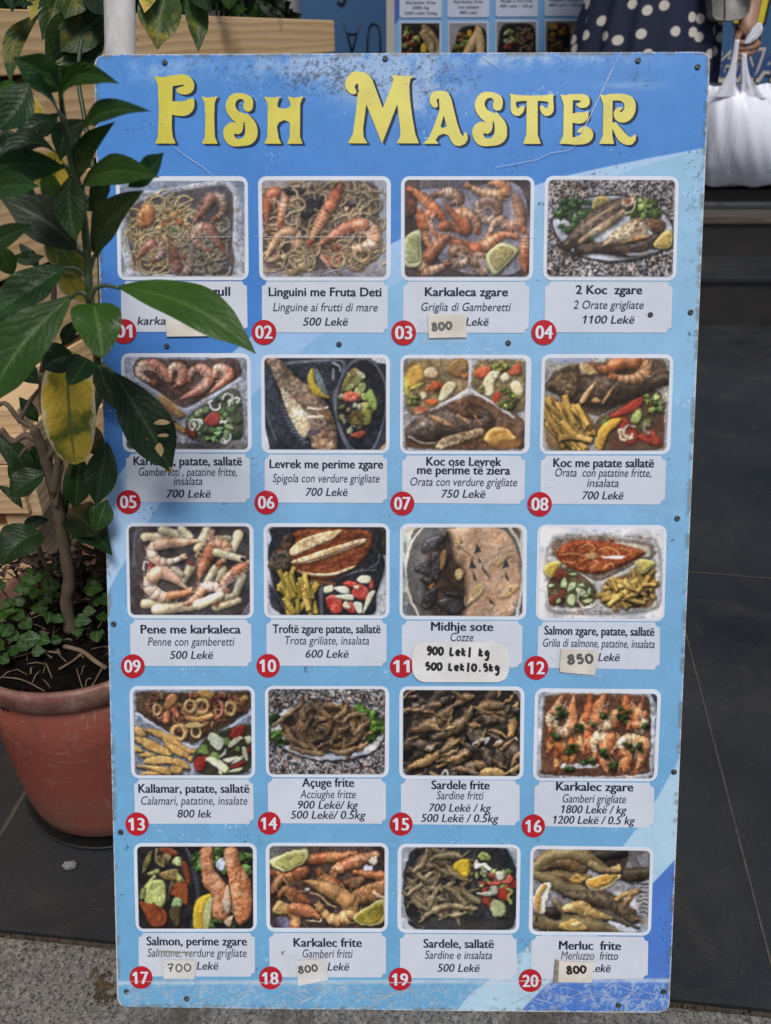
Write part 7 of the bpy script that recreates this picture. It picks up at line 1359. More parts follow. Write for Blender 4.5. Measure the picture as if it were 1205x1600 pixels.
# ---- leaves
def leaf_mat(name, base, dark, vein, yel=None, amount=0.0, white=False, rough=.42):
    m, t, b = new_mat(name); u = t.nodes.new('ShaderNodeUVMap'); sp = t.nodes.new('ShaderNodeSeparateXYZ'); t.links.new(u.outputs[0], sp.inputs[0])
    def mth(op, a, c=None):
        n = t.nodes.new('ShaderNodeMath'); n.operation = op
        for i, x in enumerate((a, c)):
            if x is None: continue
            if hasattr(x, 'is_output'): t.links.new(x, n.inputs[i])
            else: n.inputs[i].default_value = x
        return n.outputs[0]
    s = mth('ABSOLUTE', mth('SUBTRACT', sp.outputs[1], .5)); v = coords(t, 'Object'); n1 = noise(t, v, 34, 4); n2 = noise(t, v, 150, 3, .7)
    c = ramp(t, n1, [(.3, dark), (.7, base)])
    wob = mth('MULTIPLY', mth('SUBTRACT', noise(t, v, 60, 2), .5), 1.5)
    ph = mth('ADD', mth('SUBTRACT', mth('MULTIPLY', sp.outputs[0], 8.0), mth('MULTIPLY', s, 5.5)), wob)
    fr = mth('ABSOLUTE', mth('SUBTRACT', mth('FRACT', ph), .5))
    lat = ramp(t, fr, [(.0, (.36, .36, .36)), (.07, (0, 0, 0))]); mid = ramp(t, s, [(.016, (.85, .85, .85)), (.04, (0, 0, 0))])
    if yel is not None:
        big = noise(t, v, 22, 5, .65, .8); k = ramp(t, big, [(.62 - amount * .5, (0, 0, 0)), (.78 - amount * .5, (1, 1, 1))]); c = mixc(t, k, c, yel)
        if white: 
            e = mth('ADD', s, mth('MULTIPLY', mth('SUBTRACT', noise(t, v, 45, 5, .7), .5), .5)); c = mixc(t, ramp(t, e, [(.40, (0, 0, 0)), (.47, (.9, .9, .9))]), c, (.58, .53, .44, 1))
        c = mixc(t, ramp(t, n2, [(.55, (0, 0, 0)), (.7, (.35, .35, .35))]), c, tuple(x * .55 for x in yel[:3]) + (1,))
    oi = t.nodes.new('ShaderNodeObjectInfo'); c = mixc(t, 1.0, c, ramp(t, oi.outputs['Random'], [(0, (.72, .74, .8)), (.5, (1, 1, .95)), (1, (1.35, 1.22, .9))]), 'MULTIPLY')
    c = mixc(t, ramp(t, noise(t, v, 70, 5, .7), [(.60, (0, 0, 0)), (.74, (.35, .35, .35))]), c, (.10, .105, .085, 1))
    c = mixc(t, lat, c, vein); c = mixc(t, mid, c, vein)
    t.links.new(ramp(t, noise(t, v, 26, 4), [(.35, (rough - .08,) * 3), (.65, (rough + .14,) * 3)]), b.inputs['Roughness'])
    g = t.nodes.new('ShaderNodeNewGeometry'); pale = mixc(t, .45, c, (.12, .15, .10, 1)); c = mixc(t, g.outputs['Backfacing'], c, pale)
    t.links.new(c, b.inputs['Base Color']); b.inputs['Roughness'].default_value = rough; b.inputs['Specular IOR Level'].default_value = .3
    b.inputs['Transmission Weight'].default_value = 0; b.inputs['Subsurface Weight'].default_value = 0
    h = mth('ADD', mth('MULTIPLY', fr, .4), mth('ADD', mth('MULTIPLY', n2, .5), mth('MULTIPLY', n1, 2.2))); bump(t, b, h, .0022, .5)
    tr = t.nodes.new('ShaderNodeBsdfTranslucent'); t.links.new(mixc(t, 1.0, c, (1.5, 1.7, .8, 1), 'MULTIPLY'), tr.inputs['Color']); ms = t.nodes.new('ShaderNodeMixShader'); ms.inputs[0].default_value = .22
    t.links.new(b.outputs[0], ms.inputs[1]); t.links.new(tr.outputs[0], ms.inputs[2]); t.links.new(ms.outputs[0], t.nodes['Material Output'].inputs['Surface'])
    return m
ML = {'g': leaf_mat('mid green leaf', (.028, .074, .013, 1), (.018, .052, .011, 1), (.06, .12, .03, 1)),
      'b': leaf_mat('bright green leaf', (.040, .104, .014, 1), (.028, .078, .013, 1), (.075, .15, .03, 1)),
      'd': leaf_mat('dark green leaf', (.011, .034, .011, 1), (.007, .022, .008, 1), (.032, .066, .026, 1)),
      't': leaf_mat('teal green leaf', (.020, .064, .019, 1), (.013, .044, .014, 1), (.05, .11, .04, 1), rough=.38),
      'u': leaf_mat('grey green leaf underside', (.040, .056, .034, 1), (.028, .040, .024, 1), (.085, .11, .06, 1), rough=.5),
      'y': leaf_mat('yellowing leaf', (.12, .17, .03, 1), (.06, .11, .022, 1), (.15, .2, .04, 1), (.56, .43, .07, 1), .50, True),
      'm': leaf_mat('mottled green and yellow leaf', (.035, .075, .018, 1), (.018, .05, .014, 1), (.09, .14, .04, 1), (.22, .20, .03, 1), .16, False),
      'v': leaf_mat('pale veined herb leaf', (.030, .085, .028, 1), (.020, .06, .02, 1), (.16, .22, .14, 1), (.16, .21, .12, 1), .06, False)}

def spot_pt(px, py, Y, clear=.03):
    p = at_y(px, py, Y)
    if px > 140:
        off = (p - B_O).dot(BN)
        if off < clear: p = behind(px, py, -clear)
    return p

def width_prof(t, shape):
    a = {'l': 1.05, 'o': .8, 'n': 1.1, 'r': .62, 'w': .95}[shape]; w = math.sin(math.pi * t ** a) ** {'r': .6, 'w': .42}.get(shape, .85)
    return w * (1 - .35 * max(0, t - .75) / .25 if shape in 'ln' else 1)

def leaf_geo(base, tip, w, bend, roll, shape, fold=.22, wave=.05, nu=15, nv=9, sag=None):
    B = Vector(base); T = Vector(tip); ax = T - B; L = ax.length; ax.normalize()
    mid = (B + T) / 2; toC = (Vector((0, 0, CAM_H + .25)) - mid).normalized(); side = ax.cross(toC)
    if side.length < 1e-4: side = ax.cross(Vector((1, 0, 0)))
    side.normalize(); nrm = side.cross(ax); nrm.normalize()
    Rm = Matrix.Rotation(roll, 3, ax); side = Rm @ side; nrm = Rm @ nrm
    M = B + ax * L * .5 + (sag if sag is not None else Vector((0, 0, 0))) + nrm * 0
    V = []; UV = []; ph = R0.uniform(0, 6.28)
    for i in range(nu + 1):
        t = i / nu; c = B * (1 - t) ** 2 + (M * 2 - (B + T) / 2) * 2 * t * (1 - t) + T * t * t + nrm * bend * L * math.sin(math.pi * t)
        hw = w * .5 * max(width_prof(t, shape), .012)
        for j in range(nv):
            s = (j / (nv - 1) - .5) * 2
            z = abs(s) * hw * fold * 2 - (s * s) * hw * .12 + wave * hw * math.sin(t * 13 + ph + (1.6 if s > 0 else 0)) * s * s * 2
            V.append(c + side * hw * s + nrm * z); UV.append((t, j / (nv - 1)))
    Fc = [(i * nv + j, i * nv + j + 1, (i + 1) * nv + j + 1, (i + 1) * nv + j) for i in range(nu) for j in range(nv - 1)]
    return V, Fc, UV

def leaf_mesh(name, geos):
    V = []; Fc = []; UV = []
    for v, f, u in geos: k = len(V); V += v; Fc += [tuple(i + k for i in q) for q in f]; UV += u
    me = pyd(name, V, Fc, True); uv = me.uv_layers.new(name='UVMap')
    for l in me.loops: uv.data[l.index].uv = UV[l.vertex_index]
    return me

def px_leaf(parent, bpx, tpx, wpx, Yb, Yt, kind='g', shape='l', bend=.06, roll=0., arc=(0, 0), fold=.2, name='leaf', label=None, clear=.03, petiole=None, nu=15):
    B = spot_pt(*bpx, Yb, clear); T = spot_pt(*tpx, Yt, clear); md = ((bpx[0] + tpx[0]) / 2, (bpx[1] + tpx[1]) / 2)
    Ym = (Yb + Yt) / 2; d0 = at_y(md[0], md[1], Ym); d1 = at_y(md[0] + arc[0], md[1] + arc[1], Ym); depth = (d0 - Vector((0, 0, CAM_H))).length
    zc = depth * .97; w = wpx * zc / F_PX
    o = obj(name, leaf_mesh(name, [leaf_geo(B, T, w, bend, roll, shape, fold, sag=d1 - d0, nu=nu)]), ML[kind], parent)
    if label: o['label'] = label
    if petiole:
        P = [spot_pt(*q, Yb, clear) for q in petiole] + [B + (T - B) * .03]; stems.add(sweep(cat3(P, 4), np.linspace(.0024, .0014, 4 * (len(P) - 1) + 1), 7))
    return o

shr = empty('leafy_shrub', (PCX, PCY, ZS), 'tall green shrub with woody trunk and some yellowing leaves, growing in the pot', 'shrub')
stems = Acc()
M_BARK = pm('grey brown bark', (.14, .105, .07, 1), (.085, .062, .043, 1), 55, .8, .002, (1, 1, .4))
M_STEM = pm('green stem', (.045, .075, .025, 1), (.03, .055, .02, 1), 40, .5)
Y0 = .785
tk = [(112, 985), (104, 940), (108, 905), (100, 850), (92, 800), (84, 765), (74, 725), (62, 690), (52, 668)]
P = [at_y(px, py, Y0 - .003 * i) for i, (px, py) in enumerate(tk)]; Q = cat3(P, 5); rr = np.interp(np.linspace(0, 1, len(Q)), [0, .08, .5, .8, 1], [.0098, .0078, .0070, .0060, .0046]) * (1 + .08 * np.sin(np.arange(len(Q)) * 1.7))
obj('trunk', pyd('trunk', *sweep(Q, rr, 14), True), M_BARK, shr)
br = Acc()
for P_, r0, r1 in [([(84, 770), (92, 720), (92, 690), (68, 640), (67, 580)], .0052, .0036), ([(70, 720), (82, 705), (92, 690), (106, 680)], .004, .002), ([(62, 690), (40, 680), (20, 690), (2, 670)], .004, .003), ([(52, 668), (30, 655), (8, 630), (-10, 640)], .0036, .002), ([(62, 690), (40, 702), (30, 715)], .0028, .0012), ([(84, 775), (86, 760), (98, 728)], .0036, .0022), ([(88, 790), (90, 770), (95, 735)], .003, .002),
                   ([(67, 580), (78, 520), (84, 470), (84, 440)], .0036, .0026), ([(30, 660), (52, 620), (86, 584)], .0022, .0016)]:
    Q = cat3([at_y(*q, Y0 - .02) for q in P_], 5); br.add(sweep(Q, np.linspace(r0, r1, len(Q)), 9))
obj('branches', br.mesh('branches'), M_BARK, shr)
# green main stem at the right
ms = [(100, 800), (112, 730), (140, 660), (155, 610), (151, 560), (141, 480), (138, 420), (132, 350), (122, 290), (112, 255), (103, 205), (97, 165), (94, 135)]
ys = np.interp(np.arange(len(ms)), [0, 3, 6, 12], [Y0, Y0 - .08, Y0 - .11, Y0 - .12])
Q = cat3([at_y(*q, y) if q[0] < 148 else behind(*q, .012) for q, y in zip(ms, ys)], 5); stems.add(sweep(Q, np.interp(np.linspace(0, 1, len(Q)), [0, .3, .7, 1], [.0042, .0040, .0030, .0016]), 10))
ms2 = [(150, 600), (158, 480), (150, 300), (133, 190), (122, 120), (128, 60)]
Q = cat3([behind(*q, .03) for q in ms2], 5); stems.add(sweep(Q, np.linspace(.0034, .0022, len(Q)), 9))

a, b_ = Y0 - .11, Y0 - .15
LF = [  # base, tip, width, Y base, Y tip, kind, shape, bend, roll, arc
 ((93, 142), (20, 90), 46, a, b_ + .02, 't', 'l', .05, -.3, (6, -4)), ((96, 148), (187, 131), 27, a, b_ - .02, 'g', 'n', .05, .5, (-4, -24)), ((94, 190), (40, 126), 48, a, b_ - .04, 't', 'l', .04, .2, (2, -2)),
 ((93, 150), (49, 120), 20, a, b_, 'b', 'n', .04, .3, (6, -6)), ((92, 132), (70, 99), 14, a, a, 'b', 'n', .03, 0, (4, -2)), ((95, 140), (128, 103), 20, a + .01, a, 'g', 'n', .05, .2, (-8, -3)), ((94, 128), (88, 108), 9, a, a, 'b', 'n', .02, 0, (0, 0)), ((97, 152), (120, 122), 20, a, b_, 'b', 'l', .03, .2, (-6, 2)),
 ((46, 128), (-8, 205), 48, b_, b_ - .02, 't', 'l', .05, .2, (8, 6)), ((-8, 142), (30, 132), 11, a, a, 'b', 'n', .03, 0, (0, -3)), ((50, 148), (34, 208), 50, a + .08, a + .08, 'y', 'o', .03, 0, (2, 0)),
 ((120, 244), (236, 174), 36, a, b_ - .03, 'g', 'n', .04, -.35, (-16, -22)), ((122, 290), (180, 190), 36, a + .02, b_, 't', 'l', .04, -.2, (-10, 0)), ((92, 190), (14, 224), 24, a + .03, a, 'd', 'l', .05, .3, (8, -12)),
 ((134, 187), (94, 252), 34, a + .06, a + .05, 'd', 'l', .03, -.3, (-12, -10)), ((100, 256), (-14, 268), 44, a, b_, 'd', 'l', .08, .6, (6, -30)), ((102, 262), (-20, 262), 40, a - .01, b_ - .02, 't', 'l', .03, -.5, (-10, -6)), ((-30, 306), (62, 291), 38, b_, b_ - .03, 't', 'l', .03, .1, (0, -6)),
 ((120, 390), (2, 312), 66, a + .02, a + .02, 'u', 'l', .03, 0, (14, -2)), ((-30, 392), (52, 351), 30, b_, b_ - .03, 't', 'l', .03, .1, (0, 0)), ((110, 274), (119, 378), 40, a, b_ + .02, 'g', 'l', .03, .1, (-5, 0)),
 ((128, 290), (250, 277), 44, a, b_ - .04, 'g', 'l', .05, .15, (0, -10)), ((200, 292), (256, 238), 34, b_ - .01, b_ - .02, 't', 'l', .03, -.2, (6, 4)), ((147, 398), (224, 298), 54, a, b_ - .03, 'd', 'o', .04, -.1, (-4, -4)),
 ((88, 236), (82, 318), 54, a + .08, a + .09, 'y', 'o', .03, .1, (0, 0)), ((82, 350), (130, 432), 52, a + .05, a + .05, 'y', 'o', .04, 0, (-4, 6)), ((96, 412), (142, 474), 36, a + .05, a + .05, 'y', 'o', .03, .2, (-4, 4)),
 ((104, 416), (-16, 494), 54, a, b_, 't', 'l', .04, .25, (4, 0)), ((114, 462), (-22, 640), 74, a - .02, b_ - .04, 'b', 'l', .05, .15, (-10, -6)), ((146, 474), (160, 560), 70, b_, b_ - .04, 'b', 'r', .05, 0, (2, 0)),
 ((137, 560), (108, 602), 40, a, b_, 'd', 'r', .03, 0, (0, 2)), ((116, 556), (66, 576), 46, a + .04, a + .03, 'd', 'o', .03, 0, (0, -4)), ((106, 545), (118, 726), 74, a + .06, a + .03, 'y', 'w', .03, 0, (-4, 0)),
 ((176, 580), (268, 737), 74, b_ + .04, b_ + .02, 'd', 'l', .03, 0, (5, 3)), ((181, 448), (400, 553), 68, b_, b_ - .05, 'b', 'l', .05, -.1, (16, -12)), ((-24, 506), (34, 489), 22, a, a, 't', 'l', .03, 0, (0, -4)),
 ((-20, 672), (52, 766), 34, Y0 + .03, Y0 + .02, 'd', 'l', .04, .2, (10, -10)), ((72, 738), (14, 776), 44, Y0 - .02, Y0 - .04, 'd', 'l', .05, .3, (0, -2)), ((66, 688), (58, 745), 30, Y0 + .05, Y0 + .04, 'd', 'l', .03, 0, (-4, 0)), ((124, 708), (116, 796), 40, Y0 - .01, Y0 - .03, 'g', 'l', .03, 0, (2, 0)),
 ((168, 690), (150, 790), 40, Y0 + .06, Y0 + .04, 'd', 'l', .03, 0, (0, 0)), ((104, 800), (176, 868), 52, Y0 + .04, Y0 + .02, 'd', 'l', .05, .2, (4, -8)), ((66, 832), (2, 884), 60, Y0 - .03, Y0 - .07, 'd', 'o', .06, .3, (-4, -8)), ((76, 812), (32, 829), 20, Y0, Y0 - .01, 'd', 'l', .03, 0, (0, -4)),
 ((-6, 758), (36, 796), 14, Y0, Y0 - .01, 'd', 'n', .03, 0, (4, -4)), ((150, 560), (180, 640), 30, Y0 + .02, Y0 + .02, 'd', 'l', .03, 0, (0, 0)), ((120, 500), (98, 540), 22, a + .04, a + .04, 'd', 'l', .03, 0, (0, 0)), ((120, 660), (165, 720), 36, Y0 + .05, Y0 + .05, 'd', 'l', .03, 0, (0, 0)), ((30, 620), (60, 660), 20, Y0 + .05, Y0 + .05, 'd', 'l', .03, 0, (0, 0)),
 ((60, 600), (20, 560), 30, a + .08, a + .08, 'd', 'l', .03, 0, (0, 0)), ((96, 330), (70, 262), 30, a + .06, a + .05, 'g', 'l', .03, .3, (-6, 0)), ((140, 330), (168, 262), 26, a + .04, a + .03, 'd', 'l', .03, 0, (4, 0)), ((128, 640), (96, 668), 26, Y0, Y0, 'd', 'l', .03, 0, (0, -3)), ((40, 760), (14, 716), 30, Y0 + .08, Y0 + .08, 'g', 'l', .04, .2, (0, 0)), ((150, 830), (168, 780), 30, Y0 + .06, Y0 + .06, 'g', 'l', .04, 0, (0, 0)), ((110, 850), (150, 838), 22, Y0 + .03, Y0 + .02, 'd', 'l', .04, 0, (0, -4)), ((30, 470), (66, 520), 26, a + .06, a + .06, 'd', 'l', .03, 0, (0, 0)), ((60, 215), (92, 176), 20, a + .07, a + .06, 'd', 'l', .03, 0, (0, 0)), ((20, 430), (-6, 380), 30, a + .06, a + .05, 'g', 'l', .03, 0, (0, 0)),
 ((104, 300), (150, 330), 24, a + .1, a + .1, 'd', 'l', .03, 0, (0, 0)), ((70, 400), (18, 400), 18, a + .08, a + .08, 'd', 'l', .03, 0, (0, 6)), ((30, 380), (62, 420), 18, a + .1, a + .1, 'd', 'l', .03, 0, (0, 0)), ((20, 300), (60, 310), 30, a + .1, a + .1, 'd', 'l', .03, 0, (0, 0)), ((4, 200), (30, 250), 34, a + .1, a + .1, 'd', 'l', .03, 0, (0, 0)),
]
PET = {21: [(130, 352), (129, 300)], 23: [(138, 432), (143, 415)], 34: [(141, 470), (148, 452), (165, 446)], 33: [(154, 576), (164, 572)], 28: [(136, 462), (124, 456)], 29: [(141, 462), (144, 468)], 27: [(136, 434), (122, 420)], 15: [(112, 276), (106, 264)], 18: [(136, 404), (130, 398)], 14: [(150, 196), (142, 186)]}
LBL = {33: 'dark green leaf with tan insect holes hanging over the photo of prawns and salad', 34: 'large bright green leaf reaching across the first caption box', 32: 'long yellow leaf with a pale dry edge hanging below the stem', 29: 'round bright green leaf curling at its tip'}
for i, (bp_, tp_, w, Yb, Yt, kd_, shp, bend, roll, arc) in enumerate(LF):
    px_leaf(shr, bp_, tp_, w, Yb, Yt, kd_, shp, bend, roll, arc, name='yellow_leaf' if kd_ == 'y' else 'leaf', label=LBL.get(i), petiole=PET.get(i), nu=24 if w > 60 else 15)
obj('green_stems', stems.mesh('green_stems'), M_STEM, shr)
# tan dry patches on the holed leaf (thin crusts lying on it)
M_TAN = pm('dry tan leaf patch', (.50, .36, .20, 1), (.36, .2, .08, 1), 90, .7)
def patch(pts, lift):
    P = catmull(pts, 4, True); V = [spot_pt(x, y, b_ + .02, .03 + lift) for x, y in P]; return V, [tuple(range(len(V)))]
ac = Acc()
for q in [[(219, 706), (224, 698), (239, 697), (236, 705), (230, 713)], [(242, 700), (250, 692), (256, 704), (250, 716), (244, 712)], [(203, 690), (209, 690), (211, 698)], [(246, 681), (256, 677), (264, 680), (258, 683)], [(240, 662), (252, 655), (266, 660), (256, 664)], [(222, 690), (228, 684), (231, 690)], [(258, 733), (268, 730), (270, 736), (262, 738)]]: ac.add(patch(q, .022))
pe_ = obj('dry_patches', ac.mesh('dry_patches', False), M_TAN, shr)

# ---- herbs and litter in the pot
hb = empty('nettle_herb', (PCX - .05, PCY, ZS), 'low herb of small toothed green leaves spreading over the soil in the pot', 'herb')
hs_ = Acc(); zs = ZS + .006
def herb_leaf(c, size, ang, kind, lift, tilt=.3):
    C_ = at_z(*c, zs + lift); d = Vector((math.cos(ang), math.sin(ang) * .8 + -.25, tilt * .3)).normalized()
    s = size / 2000 * 1.45
    return leaf_geo(C_ - d * s * .5, C_ + d * s * .5, s * .72, .08, R0.uniform(-.3, .3), R0.choice('olo'), .14, .16, 8, 7), kind
HL = [((45, 908), 36, 2.6, 'b', .05), ((62, 900), 34, .5, 'b', .05), ((55, 928), 36, -1.5, 'b', .05), ((36, 920), 34, 3.3, 'b', .05), ((48, 895), 22, 1.5, 'b', .055), ((80, 915), 44, .1, 'g', .04), ((72, 930), 40, -.3, 'g', .04), ((70, 935), 30, 2.6, 'g', .04), ((12, 955), 34, .2, 'b', .04), ((2, 962), 36, -1.9, 'b', .04), ((12, 942), 24, 1.4, 'b', .05), ((28, 962), 38, -.3, 'g', .03), ((10, 985), 38, -1.6, 'v', .03), ((22, 995), 34, -.8, 'v', .02), ((48, 1000), 44, .4, 'v', .02), ((68, 1000), 36, -.2, 'v', .02), ((36, 1010), 30, 2.8, 'g', .02), ((76, 965), 40, -1.3, 'v', .03), ((92, 968), 26, -.4, 'v', .03), ((130, 970), 34, .1, 'v', .03), ((122, 988), 28, -1.4, 'v', .02), ((152, 995), 36, -1.2, 'v', .02), ((146, 920), 42, .1, 'b', .05), ((158, 900), 36, .8, 'b', .05), ((160, 940), 40, -.4, 'g', .04), ((160, 965), 30, -.9, 'g', .03), ((62, 950), 32, 3.0, 'g', .03), ((86, 930), 26, 2, 'g', .03), ((0, 1010), 34, -.5, 'g', .02), ((20, 1018), 28, -.2, 'g', .015), ((40, 975), 34, 2.2, 'g', .025), ((88, 1000), 24, .5, 'g', .015), ((160, 880), 34, 1.5, 'g', .05), ((30, 940), 30, 1.0, 'g', .03), ((100, 890), 30, 2.2, 'g', .04), ((-2, 915), 34, 2.0, 'g', .06), ((78, 888), 30, .8, 'g', .06), ((92, 872), 28, 1.2, 'd', .07), ((140, 955), 26, .3, 'v', .03), ((8, 1030), 30, -.6, 'v', .012), ((60, 1018), 26, .4, 'v', .012)]
byk = {}
for c, s, an, kd_, lf in HL:
    g, k_ = herb_leaf(c, s, an, kd_, lf); byk.setdefault(k_, []).append(g); tp0 = at_z(*c, zs + lf); hs_.add(sweep([tp0, tp0 + Vector((.004, .01, -lf * .6)), Vector((tp0.x + .006, tp0.y + .014, ZS - .004))], .0010, 5))
for k_, g in byk.items(): obj({'b': 'bright_leaves', 'g': 'green_leaves', 'v': 'veined_leaves', 'd': 'dark_leaves'}[k_], leaf_mesh('leaves', g), ML[k_], hb)
obj('stalks', hs_.mesh('stalks'), M_STEM, hb)
tw = Acc(); rt = random.Random(9)
for P_, r in [([(20, 1028), (60, 1018), (92, 1020)], .0014), ([(92, 1046), (112, 1034), (130, 1020)], .0016), ([(100, 1010), (118, 1014), (132, 1020), (150, 1034), (166, 1044)], .0030), ([(48, 960), (64, 952)], .0028), ([(66, 944), (100, 938), (150, 936)], .0018), ([(0, 1058), (34, 1062), (70, 1080)], .0009), ([(134, 1085), (145, 1070), (162, 1040)], .0012), ([(80, 1000), (92, 1022), (104, 1034)], .0008), ([(57, 840), (70, 880), (88, 905)], .0024), ([(120, 1045), (128, 1072), (132, 1084)], .0008), ([(134, 1072), (136, 1062), (143, 1060)], .0009)]:
    Q = cat3([at_z(*q, ZS + .004 + r) if q[1] > 900 else at_y(*q, PCY - .03) for q in P_], 4); tw.add(sweep(Q, r, 6))
for i in range(90):
    q = rt.uniform(0, 6.28); r = .115 * math.sqrt(rt.random()); x, y = PCX + r * math.cos(q), PCY + r * math.sin(q); a2 = rt.uniform(0, 6.28); l = rt.uniform(.01, .035); tw.add(sweep([(x, y, ZS + .001), (x + l * .5 * math.cos(a2), y + l * .5 * math.sin(a2), ZS + .004 + rt.uniform(0, .006)), (x + l * math.cos(a2), y + l * math.sin(a2), ZS + .001)], rt.uniform(.0005, .0011), 5))
tl = obj('twig_litter', tw.mesh('twig_litter'), pm('dry straw twigs', (.22, .16, .10, 1), (.10, .065, .045, 1), 60, .8)); tag(tl, 'dry brown twigs and straw lying on the soil of the pot', 'twigs'); tl['kind'] = 'stuff'
cl = Acc()
for i in range(420):
    q = rt.uniform(0, 6.28); r = .128 * math.sqrt(rt.random()); x, y = PCX + r * math.cos(q), PCY + r * math.sin(q); s = rt.uniform(.0015, .0062)
    V = [(x + s * rt.uniform(.6, 1.2) * dx, y + s * rt.uniform(.6, 1.2) * dy, ZS - .003 + s * rt.uniform(.5, 1.1) * dz) for dx, dy, dz in [(1, 0, 0), (0, 1, 0), (-1, 0, 0), (0, -1, 0), (0, 0, 1), (0, 0, -1)]]
    cl.add((V, [(0, 1, 4), (1, 2, 4), (2, 3, 4), (3, 0, 4), (1, 0, 5), (2, 1, 5), (3, 2, 5), (0, 3, 5)]))
so_ = obj('soil_crumbs', cl.mesh('soil_crumbs', False), M_SOIL); tag(so_, 'black crumbs of soil in the pot', 'soil'); so_['kind'] = 'stuff'

dl_ = Acc(); rd = random.Random(21)
for i in range(150):
    px_, py_ = (rd.uniform(112, 170), rd.uniform(850, 945)) if i < 100 else (rd.uniform(-10, 108), rd.uniform(862, 905))
    c_ = at_y(px_, py_, PCY + rd.uniform(.03, .10)); an = rd.uniform(0, 6.28); L_ = rd.uniform(.010, .026)
    if c_.z < ZS - .004: c_ = at_z(px_, py_, ZS + .004)
    d_ = Vector((math.cos(an), rd.uniform(-.5, .3), math.sin(an) * .8)).normalized() * L_
    v_, f_, u_ = leaf_geo(c_ - d_ * .5, c_ + d_ * .5, L_ * rd.uniform(.3, .6), rd.uniform(.1, .4), rd.uniform(-1.5, 1.5), 'o', .5, .3, 6, 5); dl_.add((v_, f_))
    if i % 3 == 0: dl_.add(sweep([c_, c_ + Vector((rd.uniform(-.02, .02), 0, rd.uniform(-.03, .02))), c_ + Vector((rd.uniform(-.04, .04), 0, -.03))], .0008, 4))
do_ = obj('dry_leaf_heap', dl_.mesh('dry_leaf_heap'), pm('dry brown leaves', (.060, .038, .026, 1), (.022, .015, .012, 1), 50, .85)); tag(do_, 'heap of dry brown leaves and roots behind the trunk in the pot', 'dry leaves'); do_['kind'] = 'stuff'

# ---- croton shrub in the planter with mottled hanging leaves
ct = empty('mottled_shrub', (-.47, 1.35, .98), 'shrub with drooping mottled green and yellow leaves hanging over the top planter board', 'shrub')
CL = [((168, 14), (72, 100), 58, 'm', (-10, 4)), ((168, 18), (94, 80), 44, 'm', (-6, 6)), ((164, 52), (78, 116), 50, 'd', (0, -6)), ((92, -20), (66, 63), 34, 'm', (4, 0)), ((64, -18), (48, 32), 20, 'y', (2, 0)), ((64, 22), (17, 132), 24, 'm', (-16, -8)), ((120, -30), (100, 30), 40, 'm', (4, 0)), ((268, -24), (246, 78), 56, 'm', (-6, 0)), ((296, -20), (310, 82), 30, 'm', (4, 0)), ((240, -30), (226, 20), 26, 'y', (0, 0)), ((200, 34), (212, 44), 14, 'd', (0, 0)), ((202, 60), (215, 63), 8, 'd', (0, 0)), ((140, -20), (180, 30), 40, 'd', (0, 0)), ((60, -30), (20, 10), 30, 'd', (0, 0)), ((10, -30), (20, 20), 20, 'd', (0, 0)), ((300, -30), (330, 20), 30, 'd', (0, 0)), ((30, 160), (40, 118), 26, 'd', (0, 0)), ((196, 45), (214, 42), 12, 'd', (0, 0))]
for bp_, tp_, w, kd_, arc in CL:
    px_leaf(ct, bp_, tp_, w, 1.20, 1.14, kd_, 'l', .05, R0.uniform(-.2, .2), arc, name='leaf', clear=-9)
st2 = Acc()
for P_ in [[(170, 10), (176, -30), (160, -90)], [(166, 50), (168, 30), (172, -20), (164, -90)], [(92, -20), (110, -60), (140, -100)], [(268, -24), (240, -70), (180, -100)], [(296, -20), (260, -70), (200, -110)]]:
    Q = cat3([at_y(*q, 1.21) for q in P_], 4); st2.add(sweep(Q, .004, 7))
A0 = at_y(170, -95, 1.22); st2.add(sweep(cat3([A0, A0 + Vector((-.05, .08, -.05)), A0 + Vector((-.12, .12, -.16)), Vector((A0.x - .14, A0.y + .14, .96))], 4), .006, 8))
obj('stems', st2.mesh('stems'), M_STEM, ct)
# dark ground cover in the planter behind
def planter_plant(px0, px1, py, Y, n, kinds, label, sz, seed):
    r = random.Random(seed); A = at_y(px0, py, Y); Bp = at_y(px1, py, Y); e = empty('planter_plant', ((A.x + Bp.x) / 2, Y, ztop - .05), label, 'plant'); g = {}
    for i in range(n):
        x = r.uniform(A.x, Bp.x); z = ztop - .02 + r.uniform(0, .12); an = r.uniform(.3, 2.8); L = sz * r.uniform(.7, 1.3); y = Y + r.uniform(-.05, .05)
        k_ = r.choice(kinds); g.setdefault(k_, []).append(leaf_geo((x, y, z), (x + L * math.cos(an), y + r.uniform(-.05, .02), z + L * math.sin(an) * .6), L * .5, .1, r.uniform(-.6, .6), 'l', .2, .05, 8, 5))
    for k_, q in g.items(): obj('foliage', leaf_mesh('foliage', q), ML[k_], e)
    sv = Acc()
    for i in range(5): x = r.uniform(A.x, Bp.x); sv.add(sweep([(x, Y, ztop - .045), (x + .01, Y, ztop + .03), (x, Y - .01, ztop + .08)], .003, 6))
    obj('stalks', sv.mesh('stalks'), M_STEM, e)
planter_plant(395, 450, 6, 2.72, 60, 'dgu', 'small dense grey green bush at the far end of the planter', .05, 3)
planter_plant(330, 395, 6, 2.45, 26, 'bgd', 'spiky bright green plant near the middle of the planter', .09, 5)
planter_plant(200, 330, 6, 2.1, 40, 'dd', 'dark leafy plant low in the planter behind the white pipe', .09, 6)
planter_plant(-40, 120, 6, 1.62, 36, 'bdd', 'leafy plant at the near end of the planter', .08, 8)
